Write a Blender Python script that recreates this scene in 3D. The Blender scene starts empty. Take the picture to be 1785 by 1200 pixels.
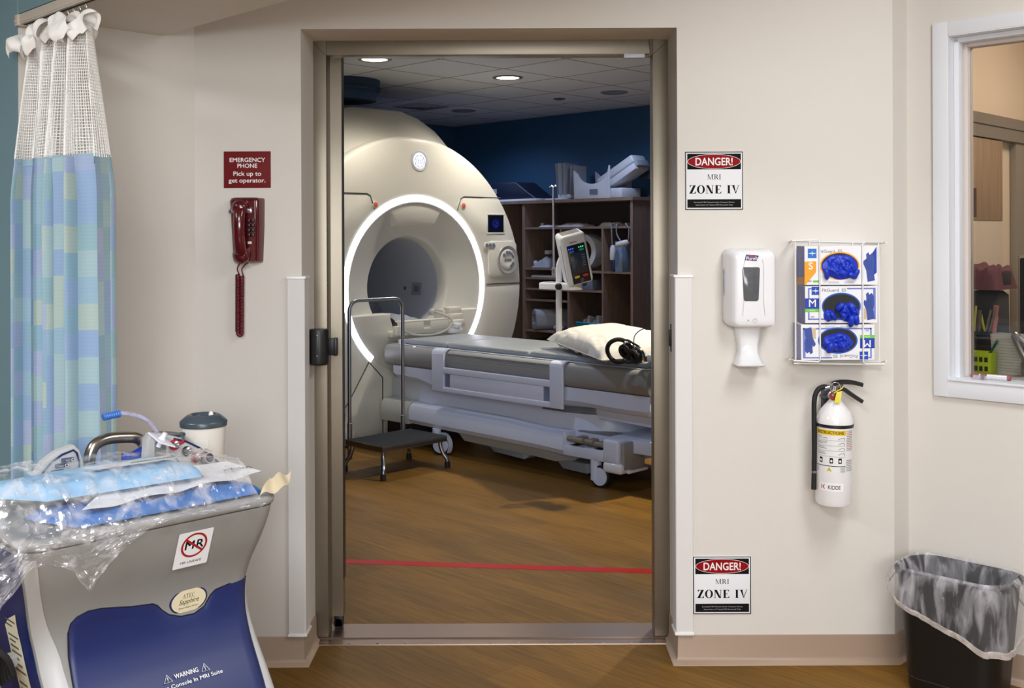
import bpy, bmesh, math, random
import numpy as np
from mathutils import Matrix, Vector, noise
random.seed(7)
R = math.radians
SC = bpy.context.scene
COL = SC.collection

# ---------------------------------------------------------------- camera, world, lights, exposure
FPX, CX, CY, CD, CH, ROLL = 1870.0, 905.0, 415.0, 3.74, 1.486, 0.004
cam = bpy.data.cameras.new('camera'); camo = bpy.data.objects.new('camera', cam); COL.objects.link(camo)
cam.sensor_width = 36.0; cam.lens = 36.0 * FPX / 1785.0
cam.shift_x = (892.5 - CX) / 1785.0; cam.shift_y = -(600.0 - CY) / 1785.0
cam.clip_start = 0.05; cam.clip_end = 60
camo.matrix_world = Matrix.Translation((0, -CD, CH)) @ Matrix.Rotation(R(90), 4, 'X') @ Matrix.Rotation(-ROLL, 4, 'Z')
SC.camera = camo
wd = bpy.data.worlds.new('world'); SC.world = wd; wd.use_nodes = True
wd.node_tree.nodes['Background'].inputs[0].default_value = (0.9, 0.95, 1.0, 1)
wd.node_tree.nodes['Background'].inputs[1].default_value = 0.15
SC.view_settings.view_transform = 'Standard'; SC.view_settings.look = 'None'
SC.view_settings.gamma = 1.0; SC.view_settings.use_curve_mapping = False
SC.view_settings.exposure = 0.0

# the building is set out on two axes at 45 degrees to the door wall: U comes forward and right, V goes back and right
TH = math.atan2(0.700, 0.714)
U = Vector((math.cos(TH), -math.sin(TH), 0)); V = Vector((math.sin(TH), math.cos(TH), 0))
ROT = -TH
ORG = Vector((-0.77, 4.348, 0))               # floor point below the ring of the scanner
RW0 = Vector((1.382, 0.077, 0))               # corner where the window wall starts
LW0 = Vector((-1.13, 0.0, 0))                 # corner where the curtain wall starts
def loc(u, v, z=0.0): return ORG + U * u + V * v + Vector((0, 0, z))

def lamp(kind, name, at, aim, power, color, **kw):
    d = bpy.data.lights.new(name, kind); d.energy = power; d.color = color
    for k, x in kw.items(): setattr(d, k, x)
    o = bpy.data.objects.new(name, d); COL.objects.link(o); o.location = at
    o.rotation_euler = (Vector(aim) - Vector(at)).to_track_quat('-Z', 'Y').to_euler()
    return o
# ceiling panels of the front room
lamp('AREA', 'ceiling_panel_light', (1.25, -1.75, 2.66), (1.25, -1.75, 0), 38, (0.95, 0.975, 1.0), shape='RECTANGLE', size=0.6, size_y=1.2)
lamp('AREA', 'ceiling_panel_light', (-0.75, -3.9, 2.66), (-0.75, -3.9, 0), 84, (0.95, 0.975, 1.0), shape='RECTANGLE', size=0.6, size_y=1.2)
# unseen fill panel added behind the camera to brighten walls and scan room
lamp('AREA', 'rear_fill_light', (0.5, -6.4, 1.95), (0.4, 0, 1.5), 132, (0.95, 0.975, 1.0), shape='RECTANGLE', size=2.6, size_y=1.0)
# downlights of the scan room: the warm ones burn, the cool spots are added fill
DOWN = [(0.345, -0.664, 1), (0.385, 0.589, 1), (0.416, 1.837, 0), (-1.433, 1.80, 0), (2.95, 0.589, 2), (2.05, -1.95, 3)]
for u, v, on in DOWN:
    p = loc(u, v, 2.69)
    if on == 2: lamp('SPOT', 'downlight_or_fill_lamp', p, p - Vector((0, 0, 1)), 340, (1.0, 0.89, 0.68), spot_size=R(116), spot_blend=0.5, shadow_soft_size=0.06)
    elif on == 1: lamp('SPOT', 'downlight_or_fill_lamp', p, p - Vector((0, 0, 1)), (40 if v < 0 else 66), (1.0, 0.93, 0.83), spot_size=R(150), spot_blend=1.0, shadow_soft_size=0.07)
    else: lamp('SPOT', 'downlight_or_fill_lamp', p, p - Vector((0, 0, 1)), (60 if on else 55), (0.52, 0.66, 1.0), spot_size=R(160), spot_blend=0.9, shadow_soft_size=0.09)  # cool fill added at the unlit downlights and just inside the door
# hallway ceiling panel on the left, behind the curtain line
lamp('AREA', 'hall_panel_light', (-2.75, -2.35, 2.66), (-2.75, -2.35, 0), 52, (0.97, 0.985, 1.0), shape='RECTANGLE', size=0.6, size_y=1.2)
# control room ceiling light behind the window
p = RW0 + U * 0.75 + V * 0.85 + Vector((0, 0, 2.6))
lamp('AREA', 'control_room_light', p, p - Vector((0, 0, 1)), 17, (1.0, 0.88, 0.76), shape='SQUARE', size=0.5)

# ---------------------------------------------------------------- measuring: pixel of the photograph -> point of the place
def unpx(px, py): return ((px - CX - ROLL * (py - CY)) / FPX, (py - CY + ROLL * (px - CX)) / FPX)
def W(px, py, y=0.0):                          # on a plane parallel to the door wall
    a, b = unpx(px, py); Z = CD + y
    return Vector((a * Z, y, CH - b * Z))
def onplane(px, py, n, p0):
    a, b = unpx(px, py); d = n.x * p0.x + n.y * p0.y
    Z = (d + n.y * CD) / (n.x * a + n.y)
    return Vector((a * Z, Z - CD, CH - b * Z))
def Lv(px, py, v):                             # scan room frame, on the plane v = const
    p = onplane(px, py, V, ORG + V * v); r = p - ORG; return (r.dot(U), p.z)
def Lu(px, py, u):
    p = onplane(px, py, U, ORG + U * u); r = p - ORG; return (r.dot(V), p.z)
def Wz(px, py, z):
    a, b = unpx(px, py); Z = (CH - z) / b
    return Vector((a * Z, Z - CD, z))

# ---------------------------------------------------------------- materials
def lin(c):
    return tuple((x / 255.0 / 12.92) if x <= 10.3 else ((x / 255.0 + 0.055) / 1.055) ** 2.4 for x in c[:3]) + (1.0,)
MATS = {}
def mat(name, col=(200, 200, 200), rough=0.5, metal=0.0, bump=0.0, bscale=200.0, var=0.0, vscale=6.0, emit=0.0, spec=0.5, coat=0.0, alpha=1.0, trans=0.0, stretch=None, sheen=0.0):
    if name in MATS: return MATS[name]
    m = bpy.data.materials.new(name); m.use_nodes = True; MATS[name] = m
    nt = m.node_tree; b = nt.nodes['Principled BSDF']; L = nt.links.new
    c = lin(col)
    b.inputs['Base Color'].default_value = c; b.inputs['Roughness'].default_value = rough; b.inputs['Metallic'].default_value = metal
    b.inputs['Specular IOR Level'].default_value = spec; b.inputs['Coat Weight'].default_value = coat
    b.inputs['Alpha'].default_value = alpha; b.inputs['Transmission Weight'].default_value = trans
    b.inputs['Sheen Weight'].default_value = sheen
    if emit:
        b.inputs['Emission Color'].default_value = c; b.inputs['Emission Strength'].default_value = emit
    tc = nt.nodes.new('ShaderNodeTexCoord'); src = tc.outputs['Object']
    if stretch:
        mp = nt.nodes.new('ShaderNodeMapping'); mp.inputs['Scale'].default_value = stretch; L(src, mp.inputs['Vector']); src = mp.outputs['Vector']
    n = nt.nodes.new('ShaderNodeTexNoise'); n.inputs['Scale'].default_value = vscale; n.inputs['Detail'].default_value = 4; L(src, n.inputs['Vector'])
    v = max(var, 0.012)
    mx = nt.nodes.new('ShaderNodeMix'); mx.data_type = 'RGBA'
    mx.inputs[6].default_value = tuple(min(1, x * (1 - v)) for x in c[:3]) + (1,)
    mx.inputs[7].default_value = tuple(min(1, x * (1 + v)) for x in c[:3]) + (1,)
    L(n.outputs['Fac'], mx.inputs[0]); L(mx.outputs[2], b.inputs['Base Color'])
    if bump:
        n2 = nt.nodes.new('ShaderNodeTexNoise'); n2.inputs['Scale'].default_value = bscale; L(src, n2.inputs['Vector'])
        bp = nt.nodes.new('ShaderNodeBump'); bp.inputs['Strength'].default_value = bump; bp.inputs['Distance'].default_value = 0.002
        L(n2.outputs['Fac'], bp.inputs['Height']); L(bp.outputs['Normal'], b.inputs['Normal'])
    return m
def film(name, col, opacity, rough=0.2, gloss=0.5, scale=(30, 30, 30), lo=0.35, hi=0.7, lo_k=0.55, hi_k=1.5):
    """thin clear sheet: part see-through, part glossy film, its creases caught by a fine noise"""
    m = bpy.data.materials.new(name); m.use_nodes = True; MATS[name] = m; nt = m.node_tree; L = nt.links.new
    b = nt.nodes['Principled BSDF']; b.inputs['Base Color'].default_value = lin(col); b.inputs['Roughness'].default_value = rough
    b.inputs['Specular IOR Level'].default_value = gloss
    if gloss >= 1: b.inputs['IOR'].default_value = 2.2; b.inputs['Coat Weight'].default_value = 1.0; b.inputs['Coat Roughness'].default_value = 0.05
    tr = nt.nodes.new('ShaderNodeBsdfTransparent'); ms = nt.nodes.new('ShaderNodeMixShader')
    tc = nt.nodes.new('ShaderNodeTexCoord'); n = nt.nodes.new('ShaderNodeTexNoise'); n.inputs['Scale'].default_value = 1; n.inputs['Detail'].default_value = 5; n.inputs['Distortion'].default_value = 0.7
    mp = nt.nodes.new('ShaderNodeMapping'); mp.inputs['Scale'].default_value = scale; L(tc.outputs['Object'], mp.inputs['Vector']); L(mp.outputs['Vector'], n.inputs['Vector'])
    bp = nt.nodes.new('ShaderNodeBump'); bp.inputs['Strength'].default_value = 0.6; bp.inputs['Distance'].default_value = 0.01
    L(n.outputs['Fac'], bp.inputs['Height']); L(bp.outputs['Normal'], b.inputs['Normal'])
    r = nt.nodes.new('ShaderNodeMapRange'); r.inputs[1].default_value = lo; r.inputs[2].default_value = hi
    r.inputs[3].default_value = opacity * lo_k; r.inputs[4].default_value = min(1, opacity * hi_k); L(n.outputs['Fac'], r.inputs[0])
    L(r.outputs[0], ms.inputs[0]); L(tr.outputs[0], ms.inputs[1]); L(b.outputs[0], ms.inputs[2])
    L(ms.outputs[0], nt.nodes['Material Output'].inputs['Surface'])
    return m
def wood_floor(name):
    m = bpy.data.materials.new(name); m.use_nodes = True; MATS[name] = m; nt = m.node_tree; L = nt.links.new
    b = nt.nodes['Principled BSDF']; b.inputs['Roughness'].default_value = 0.5; b.inputs['Specular IOR Level'].default_value = 0.22
    tc = nt.nodes.new('ShaderNodeTexCoord'); mp = nt.nodes.new('ShaderNodeMapping'); mp.inputs['Rotation'].default_value = (0, 0, TH)
    L(tc.outputs['Object'], mp.inputs['Vector'])
    br = nt.nodes.new('ShaderNodeTexBrick'); br.inputs['Scale'].default_value = 1.0; br.inputs['Brick Width'].default_value = 1.2
    br.inputs['Row Height'].default_value = 0.18; br.inputs['Mortar Size'].default_value = 0.0008; br.inputs['Bias'].default_value = 0.0
    br.inputs['Color1'].default_value = lin((134, 97, 38)); br.inputs['Color2'].default_value = lin((119, 87, 33)); br.inputs['Mortar'].default_value = lin((104, 76, 32))
    br.offset = 0.37; L(mp.outputs['Vector'], br.inputs['Vector'])
    m2 = nt.nodes.new('ShaderNodeMapping'); m2.inputs['Scale'].default_value = (2.2, 52, 1); L(mp.outputs['Vector'], m2.inputs['Vector'])
    n = nt.nodes.new('ShaderNodeTexNoise'); n.inputs['Scale'].default_value = 1.6; n.inputs['Detail'].default_value = 7; n.inputs['Roughness'].default_value = 0.62; n.inputs['Distortion'].default_value = 0.6
    L(m2.outputs['Vector'], n.inputs['Vector'])
    cr = nt.nodes.new('ShaderNodeValToRGB'); cr.color_ramp.elements[0].position = 0.32; cr.color_ramp.elements[0].color = (0.66, 0.63, 0.60, 1)
    cr.color_ramp.elements[1].position = 0.68; cr.color_ramp.elements[1].color = (1.14, 1.13, 1.1, 1); L(n.outputs['Fac'], cr.inputs['Fac'])
    n3 = nt.nodes.new('ShaderNodeTexNoise'); n3.inputs['Scale'].default_value = 1.3; n3.inputs['Detail'].default_value = 2
    m3 = nt.nodes.new('ShaderNodeMapping'); m3.inputs['Scale'].default_value = (1, 5, 1); L(mp.outputs['Vector'], m3.inputs['Vector']); L(m3.outputs['Vector'], n3.inputs['Vector'])
    c3 = nt.nodes.new('ShaderNodeValToRGB'); c3.color_ramp.elements[0].position = 0.35; c3.color_ramp.elements[0].color = (0.82, 0.82, 0.82, 1); c3.color_ramp.elements[1].position = 0.65; c3.color_ramp.elements[1].color = (1.1, 1.08, 1.05, 1); L(n3.outputs['Fac'], c3.inputs['Fac'])
    a = nt.nodes.new('ShaderNodeMix'); a.data_type = 'RGBA'; a.blend_type = 'MULTIPLY'; a.inputs[0].default_value = 1; L(br.outputs['Color'], a.inputs[6]); L(cr.outputs['Color'], a.inputs[7])
    a2 = nt.nodes.new('ShaderNodeMix'); a2.data_type = 'RGBA'; a2.blend_type = 'MULTIPLY'; a2.inputs[0].default_value = 1; L(a.outputs[2], a2.inputs[6]); L(c3.outputs['Color'], a2.inputs[7])
    L(a2.outputs[2], b.inputs['Base Color'])
    bp = nt.nodes.new('ShaderNodeBump'); bp.inputs['Strength'].default_value = 0.25; bp.inputs['Distance'].default_value = 0.001; L(n.outputs['Fac'], bp.inputs['Height']); L(bp.outputs['Normal'], b.inputs['Normal'])
    return m
def tile_ceiling(name):
    m = bpy.data.materials.new(name); m.use_nodes = True; MATS[name] = m; nt = m.node_tree; L = nt.links.new
    b = nt.nodes['Principled BSDF']; b.inputs['Roughness'].default_value = 0.9
    tc = nt.nodes.new('ShaderNodeTexCoord'); mp = nt.nodes.new('ShaderNodeMapping'); L(tc.outputs['Object'], mp.inputs['Vector'])
    br = nt.nodes.new('ShaderNodeTexBrick'); br.inputs['Scale'].default_value = 1.0; br.inputs['Brick Width'].default_value = 0.61; br.inputs['Row Height'].default_value = 0.61
    br.offset = 0.0; br.inputs['Mortar Size'].default_value = 0.009; br.inputs['Mortar Smooth'].default_value = 0.0
    br.inputs['Color1'].default_value = lin((212, 217, 226)); br.inputs['Color2'].default_value = lin((204, 209, 218)); br.inputs['Mortar'].default_value = lin((140, 128, 116))
    L(mp.outputs['Vector'], br.inputs['Vector']); L(br.outputs['Color'], b.inputs['Base Color'])
    n = nt.nodes.new('ShaderNodeTexNoise'); n.inputs['Scale'].default_value = 160; L(tc.outputs['Object'], n.inputs['Vector'])
    bp = nt.nodes.new('ShaderNodeBump'); bp.inputs['Strength'].default_value = 0.4; bp.inputs['Distance'].default_value = 0.003; L(n.outputs['Fac'], bp.inputs['Height']); L(bp.outputs['Normal'], b.inputs['Normal'])
    return m
def wood_grain(name, c1, c2, rough=0.5, axis=(30, 30, 2.0)):
    m = bpy.data.materials.new(name); m.use_nodes = True; MATS[name] = m; nt = m.node_tree; L = nt.links.new
    b = nt.nodes['Principled BSDF']; b.inputs['Roughness'].default_value = rough
    tc = nt.nodes.new('ShaderNodeTexCoord'); mp = nt.nodes.new('ShaderNodeMapping'); mp.inputs['Scale'].default_value = axis; L(tc.outputs['Object'], mp.inputs['Vector'])
    n = nt.nodes.new('ShaderNodeTexNoise'); n.inputs['Scale'].default_value = 2; n.inputs['Detail'].default_value = 6; L(mp.outputs['Vector'], n.inputs['Vector'])
    cr = nt.nodes.new('ShaderNodeValToRGB'); cr.color_ramp.elements[0].position = 0.35; cr.color_ramp.elements[0].color = lin(c1); cr.color_ramp.elements[1].position = 0.65; cr.color_ramp.elements[1].color = lin(c2)
    L(n.outputs['Fac'], cr.inputs['Fac']); L(cr.outputs['Color'], b.inputs['Base Color'])
    return m
def check_cloth(name):
    m = bpy.data.materials.new(name); m.use_nodes = True; MATS[name] = m; nt = m.node_tree; L = nt.links.new
    b = nt.nodes['Principled BSDF']; b.inputs['Roughness'].default_value = 0.75; b.inputs['Sheen Weight'].default_value = 0.25
    uv = nt.nodes.new('ShaderNodeUVMap'); mp = nt.nodes.new('ShaderNodeVectorMath'); mp.operation = 'DIVIDE'; mp.inputs[1].default_value = (0.066, 0.074, 1); L(uv.outputs['UV'], mp.inputs[0])
    fl = nt.nodes.new('ShaderNodeVectorMath'); fl.operation = 'FLOOR'; L(mp.outputs[0], fl.inputs[0])
    wn = nt.nodes.new('ShaderNodeTexWhiteNoise'); wn.noise_dimensions = '2D'; L(fl.outputs[0], wn.inputs['Vector'])
    cr = nt.nodes.new('ShaderNodeValToRGB'); cr.color_ramp.interpolation = 'CONSTANT'
    cols = [(142, 168, 202), (160, 186, 192), (136, 172, 192), (162, 174, 204), (170, 188, 182), (146, 178, 196), (154, 170, 202), (142, 176, 186)]
    while len(cr.color_ramp.elements) < len(cols): cr.color_ramp.elements.new(0.5)
    for i, c in enumerate(cols):
        cr.color_ramp.elements[i].position = i / len(cols); cr.color_ramp.elements[i].color = lin(c)
    L(wn.outputs['Value'], cr.inputs['Fac'])
    ws = nt.nodes.new('ShaderNodeTexWave'); ws.bands_direction = 'Y'; ws.inputs['Scale'].default_value = 2.2; ws.inputs['Distortion'].default_value = 1.5; L(mp.outputs[0], ws.inputs['Vector'])
    n = nt.nodes.new('ShaderNodeTexNoise'); n.inputs['Scale'].default_value = 2.5; n.inputs['Detail'].default_value = 3; L(mp.outputs[0], n.inputs['Vector'])
    mx = nt.nodes.new('ShaderNodeMix'); mx.data_type = 'RGBA'; mx.blend_type = 'SOFT_LIGHT'; mx.inputs[0].default_value = 0.04; L(cr.outputs['Color'], mx.inputs[6]); L(ws.outputs['Color'], mx.inputs[7])
    L(mx.outputs[2], b.inputs['Base Color'])
    bp = nt.nodes.new('ShaderNodeBump'); bp.inputs['Strength'].default_value = 0.3; bp.inputs['Distance'].default_value = 0.004; L(n.outputs['Fac'], bp.inputs['Height']); L(bp.outputs['Normal'], b.inputs['Normal'])
    return m

M_wall = mat('painted_wall_cream', (218, 213, 206), 0.6, bump=0.12, bscale=260, var=0.015)
M_teal = mat('painted_wall_teal', (112, 142, 152), 0.6, bump=0.12, bscale=260, var=0.02)
M_blue = mat('painted_wall_blue', (50, 90, 126), 0.6, bump=0.1, bscale=260, var=0.02)
M_trimw = mat('white_trim', (226, 228, 234), 0.35)
M_guard = mat('corner_guard_plastic', (222, 219, 218), 0.45, bump=0.05, bscale=500)
M_base = mat('taupe_vinyl', (166, 143, 124), 0.45)
M_steel = mat('brushed_steel', (152, 144, 130), 0.44, metal=0.9, var=0.10, vscale=9, stretch=(1, 1, 0.5))
M_sill = mat('brushed_sill', (150, 130, 116), 0.34, metal=0.95, var=0.10, vscale=6, stretch=(0.6, 20, 1))
M_chrome = mat('chrome', (205, 205, 208), 0.14, metal=1.0)
M_satin = mat('satin_metal', (170, 170, 172), 0.30, metal=1.0)
M_black = mat('black_plastic', (22, 22, 24), 0.42)
M_rubber = mat('black_rubber', (20, 20, 22), 0.65)
M_white = mat('white_plastic', (232, 231, 230), 0.32)
M_gloss = mat('white_gloss', (235, 235, 238), 0.18, coat=0.3)
M_ink = mat('black_print', (17, 17, 19), 0.7, spec=0.12)
M_grayink = mat('grey_print', (96, 98, 104), 0.5)
M_whiteink = mat('white_print', (238, 236, 236), 0.45)
M_paper = mat('white_paper', (234, 236, 240), 0.7)
M_signred = mat('sign_red', (112, 22, 26), 0.6, spec=0.2)
M_ovalred = mat('oval_red', (146, 6, 16), 0.6, spec=0.15)
M_gant = mat('scanner_cover', (226, 222, 208), 0.34, var=0.01)
M_gant2 = mat('scanner_cover_cool', (208, 210, 212), 0.4)
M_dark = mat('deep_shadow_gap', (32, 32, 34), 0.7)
M_tabw = mat('table_white', (214, 220, 236), 0.36)
M_tabg = mat('table_grey', (150, 150, 148), 0.42)
M_cush = mat('cushion_vinyl', (150, 156, 160), 0.42, bump=0.06, bscale=60)
M_cream = mat('cream_plastic', (228, 222, 206), 0.4)
M_blueprint = mat('blue_print', (20, 60, 170), 0.45)
M_nitrile = mat('blue_nitrile', (20, 52, 186), 0.42, var=0.1, vscale=30)
M_floor = wood_floor('oak_vinyl_planks')
M_ceil = tile_ceiling('ceiling_tiles')
M_shelf = wood_grain('shelf_laminate', (124, 102, 90), (142, 118, 102), 0.5)
M_cab = wood_grain('cabinet_laminate', (150, 122, 96), (166, 138, 110), 0.5)
M_curt = check_cloth('curtain_check_cloth')

# ---------------------------------------------------------------- mesh building
def Tm(x, y, z): return Matrix.Translation((x, y, z))
def Rx(a): return Matrix.Rotation(R(a), 4, 'X')
def Ry(a): return Matrix.Rotation(R(a), 4, 'Y')
def Rz(a): return Matrix.Rotation(R(a), 4, 'Z')
UP = Rx(90)                                   # flat drawing (x right, y up) -> standing and facing -y
def FACEU(x, y, z):                            # flat drawing -> standing and facing +x, reading along +y
    return Tm(x, y, z) @ Matrix(((0, 0, 1, 0), (1, 0, 0, 0), (0, 1, 0, 0), (0, 0, 0, 1)))

class MB:
    def __init__(s): s.bm = bmesh.new()
    def box(s, x0, x1, y0, y1, z0, z1, bev=0.0, seg=2, M=None):
        m = Matrix.Translation(((x0 + x1) / 2, (y0 + y1) / 2, (z0 + z1) / 2)) @ Matrix.Diagonal((abs(x1 - x0), abs(y1 - y0), abs(z1 - z0), 1))
        if M is not None: m = M @ m
        vs = bmesh.ops.create_cube(s.bm, size=1.0, matrix=m)['verts']
        if bev > 0:
            es = list({e for v in vs for e in v.link_edges})
            bmesh.ops.bevel(s.bm, geom=es, offset=min(bev, 0.49 * min(abs(x1 - x0), abs(y1 - y0), abs(z1 - z0))), segments=seg, profile=0.5, affect='EDGES')
        return s
    def loft(s, rings, cap=True, closed=True, M=None):
        vv = [[s.bm.verts.new((M @ Vector(p)) if M is not None else p) for p in r] for r in rings]
        n = len(vv[0])
        for a, b in zip(vv[:-1], vv[1:]):
            for i in range(n if closed else n - 1):
                j = (i + 1) % n
                try: s.bm.faces.new((a[i], a[j], b[j], b[i]))
                except ValueError: pass
        if cap and closed:
            for r in (vv[0], vv[-1]):
                try: s.bm.faces.new(r)
                except ValueError: pass
        return s
    def tube(s, pts, r, n=10, closed=False, M=None):
        P = [Vector(p) for p in pts]; rs = r if isinstance(r, (list, tuple)) else [r] * len(P)
        rings = []; up = None
        for i, p in enumerate(P):
            if closed: t = P[(i + 1) % len(P)] - P[i - 1]
            else: t = (P[min(i + 1, len(P) - 1)] - P[max(i - 1, 0)])
            t.normalize()
            if up is None: up = t.orthogonal().normalized()
            up = (up - t * up.dot(t))
            if up.length < 1e-6: up = t.orthogonal()
            up.normalize(); w = t.cross(up)
            rings.append([p + (up * math.cos(2 * math.pi * k / n) + w * math.sin(2 * math.pi * k / n)) * rs[i] for k in range(n)])
        if closed: rings.append(rings[0])
        return s.loft(rings, cap=not closed, M=M)
    def lathe(s, prof, n=32, M=None, a0=0.0, a1=360.0, cap=True):
        full = abs(a1 - a0) >= 359.9; k = n if full else n + 1
        rings = [[(rr * math.cos(R(a0 + (a1 - a0) * i / n)), rr * math.sin(R(a0 + (a1 - a0) * i / n)), z) for i in range(k)] for rr, z in prof]
        return s.loft(rings, cap=cap and full, closed=full, M=M)
    def prism(s, poly, h0, h1, M=None, bev=0.0, seg=2):
        vs = [s.bm.verts.new((x, y, h0)) for x, y in poly]; f = s.bm.faces.new(vs)
        ex = bmesh.ops.extrude_face_region(s.bm, geom=[f]); nv = [g for g in ex['geom'] if isinstance(g, bmesh.types.BMVert)]
        for v in nv: v.co.z = h1
        allv = set(vs) | set(nv)
        if bev > 0:
            es = [e for e in {e for v in nv for e in v.link_edges} if all(v in nv for v in e.verts)]
            r = bmesh.ops.bevel(s.bm, geom=es, offset=bev, segments=seg, profile=0.5, affect='EDGES'); allv |= set(r['verts'])
        if M is not None:
            for v in allv:
                if v.is_valid: v.co = M @ v.co
        return s
    def grid(s, f, nu, nv, uv=None):
        vv = [[s.bm.verts.new(f(i / nu, j / nv)) for i in range(nu + 1)] for j in range(nv + 1)]
        lay = s.bm.loops.layers.uv.verify() if uv else None
        for j in range(nv):
            for i in range(nu):
                fc = s.bm.faces.new((vv[j][i], vv[j][i + 1], vv[j + 1][i + 1], vv[j + 1][i]))
                if uv:
                    for lp, (a, b) in zip(fc.loops, ((i, j), (i + 1, j), (i + 1, j + 1), (i, j + 1))): lp[lay].uv = uv(a / nu, b / nv)
        return s
    def ball(s, c, rad, M=None, n=16):
        if not isinstance(rad, (tuple, list)): rad = (rad,) * 3
        m = Matrix.Translation(c) @ Matrix.Diagonal(tuple(rad) + (1,))
        bmesh.ops.create_uvsphere(s.bm, u_segments=n, v_segments=max(6, n // 2), radius=1.0, matrix=(M @ m) if M is not None else m); return s
    def ngon(s, pts, M=None):
        s.bm.faces.new([s.bm.verts.new((M @ Vector(p)) if M is not None else p) for p in pts]); return s
    def disc(s, x, y, rx, ry, z=0.0, M=None, n=40):
        return s.ngon([(x + rx * math.cos(2 * math.pi * i / n), y + ry * math.sin(2 * math.pi * i / n), z) for i in range(n)], M)
    def rect(s, x0, x1, y0, y1, z=0.0, M=None): return s.ngon([(x0, y0, z), (x1, y0, z), (x1, y1, z), (x0, y1, z)], M)
    def poly(s, pts, M=None, z=0.0):
        n0 = len(s.bm.faces); s.ngon([(x, y, z) for x, y in pts], M); s.bm.faces.ensure_lookup_table()
        bmesh.ops.triangulate(s.bm, faces=[s.bm.faces[n0]]); return s
    def text(s, txt, size, M, align='CENTER', bold=0.0, shear=0.0, width=None, space=1.0):
        cu = bpy.data.curves.new('lettering', 'FONT'); cu.body = txt; cu.size = size; cu.align_x = align; cu.align_y = 'CENTER'
        cu.shear = shear; cu.resolution_u = 3; cu.space_character = space
        ob = bpy.data.objects.new('lettering', cu); me = bpy.data.meshes.new_from_object(ob)
        if width:
            xs = [v.co.x for v in me.vertices]
            if xs and max(xs) > min(xs):
                k = width / (max(xs) - min(xs)); M = M @ Matrix.Diagonal((k, 1, 1, 1))
        b_ = bold * size * .9; prev = Matrix()
        for k_, (dx, dy) in enumerate(((0, 0), (b_, 0), (-b_, 0), (0, b_), (0, -b_), (b_ * .7, b_ * .7), (-b_ * .7, b_ * .7), (b_ * .7, -b_ * .7), (-b_ * .7, -b_ * .7)) if bold else ((0, 0),)):
            c = me.copy(); c.transform(M @ Matrix.Translation((dx, dy, -1.2e-5 * k_))); s.bm.from_mesh(c); bpy.data.meshes.remove(c)
        bpy.data.objects.remove(ob); bpy.data.meshes.remove(me); bpy.data.curves.remove(cu); return s
    def build(s, name, m, parent=None, smooth=True, ang=38, weld=False, kind=None):
        if weld: bmesh.ops.remove_doubles(s.bm, verts=s.bm.verts, dist=1e-5)
        bmesh.ops.recalc_face_normals(s.bm, faces=s.bm.faces)
        me = bpy.data.meshes.new(name); s.bm.to_mesh(me); s.bm.free(); me.materials.append(m)
        if smooth:
            me.polygons.foreach_set('use_smooth', [True] * len(me.polygons)); me.set_sharp_from_angle(angle=R(ang))
        o = bpy.data.objects.new(name, me); COL.objects.link(o)
        if parent is not None: o.parent = parent
        if kind: o['kind'] = kind
        return o
def tag(o, label, cat, group=None, kind=None):
    o['label'] = label; o['category'] = cat
    if group: o['group'] = group
    if kind: o['kind'] = kind
    return o
def thing(name, label, cat, at=(0, 0, 0), rz=0.0, group=None, rot=None):
    o = bpy.data.objects.new(name, None); COL.objects.link(o); o.location = at
    o.rotation_euler = rot if rot else (0, 0, rz); o.empty_display_size = 0.05
    return tag(o, label, cat, group)
def structure(name, mb, m, **kw): return mb.build(name, m, kind='structure', **kw)
def copy_tree(o, parent=None):
    c = o.copy(); COL.objects.link(c)
    if parent is not None: c.parent = parent
    for ch in list(o.children): copy_tree(ch, c)
    return c
def arc(cx, cy, r, a0, a1, n): return [(cx + r * math.cos(R(a0 + (a1 - a0) * i / n)), cy + r * math.sin(R(a0 + (a1 - a0) * i / n))) for i in range(n + 1)]
def rrect(x0, x1, y0, y1, r, n=5):
    return arc(x1 - r, y1 - r, r, 0, 90, n) + arc(x0 + r, y1 - r, r, 90, 180, n) + arc(x0 + r, y0 + r, r, 180, 270, n) + arc(x1 - r, y0 + r, r, 270, 360, n)
def smoothpath(pts, k=6):
    P = [Vector(p) for p in pts]; out = []
    for i in range(len(P) - 1):
        a, b, c, d = P[max(i - 1, 0)], P[i], P[i + 1], P[min(i + 2, len(P) - 1)]
        for j in range(k):
            t = j / k
            out.append(0.5 * ((2 * b) + (c - a) * t + (2 * a - 5 * b + 4 * c - d) * t * t + (3 * b - a - 3 * c + d) * t ** 3))
    return out + [P[-1]]
# ================================================================ THE SETTING
XL, XR = W(525.8, 470).x, W(1181.3, 470).x              # edges of the recess in the door wall
ZT = W(853, 49.5).z                                     # its top
YF = 0.224                                              # steel frame stands back this far
ZC = 2.72                                               # scan room ceiling
def swept(path, prof):
    """a moulding swept along a floor path; the room lies on the right of the path; prof = [(out from wall, z)]"""
    P = [Vector((x, y, 0)) for x, y in path]; rings = []
    for i, p in enumerate(P):
        d0 = (P[i] - P[i - 1]).normalized() if i else (P[1] - P[0]).normalized()
        d1 = (P[i + 1] - P[i]).normalized() if i < len(P) - 1 else d0
        n0 = Vector((d0.y, -d0.x, 0)); n1 = Vector((d1.y, -d1.x, 0)); m = (n0 + n1).normalized(); m = m / max(0.3, m.dot(n0))
        rings.append([p + m * o + Vector((0, 0, z)) for o, z in prof])
    return MB().loft(rings)

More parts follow.
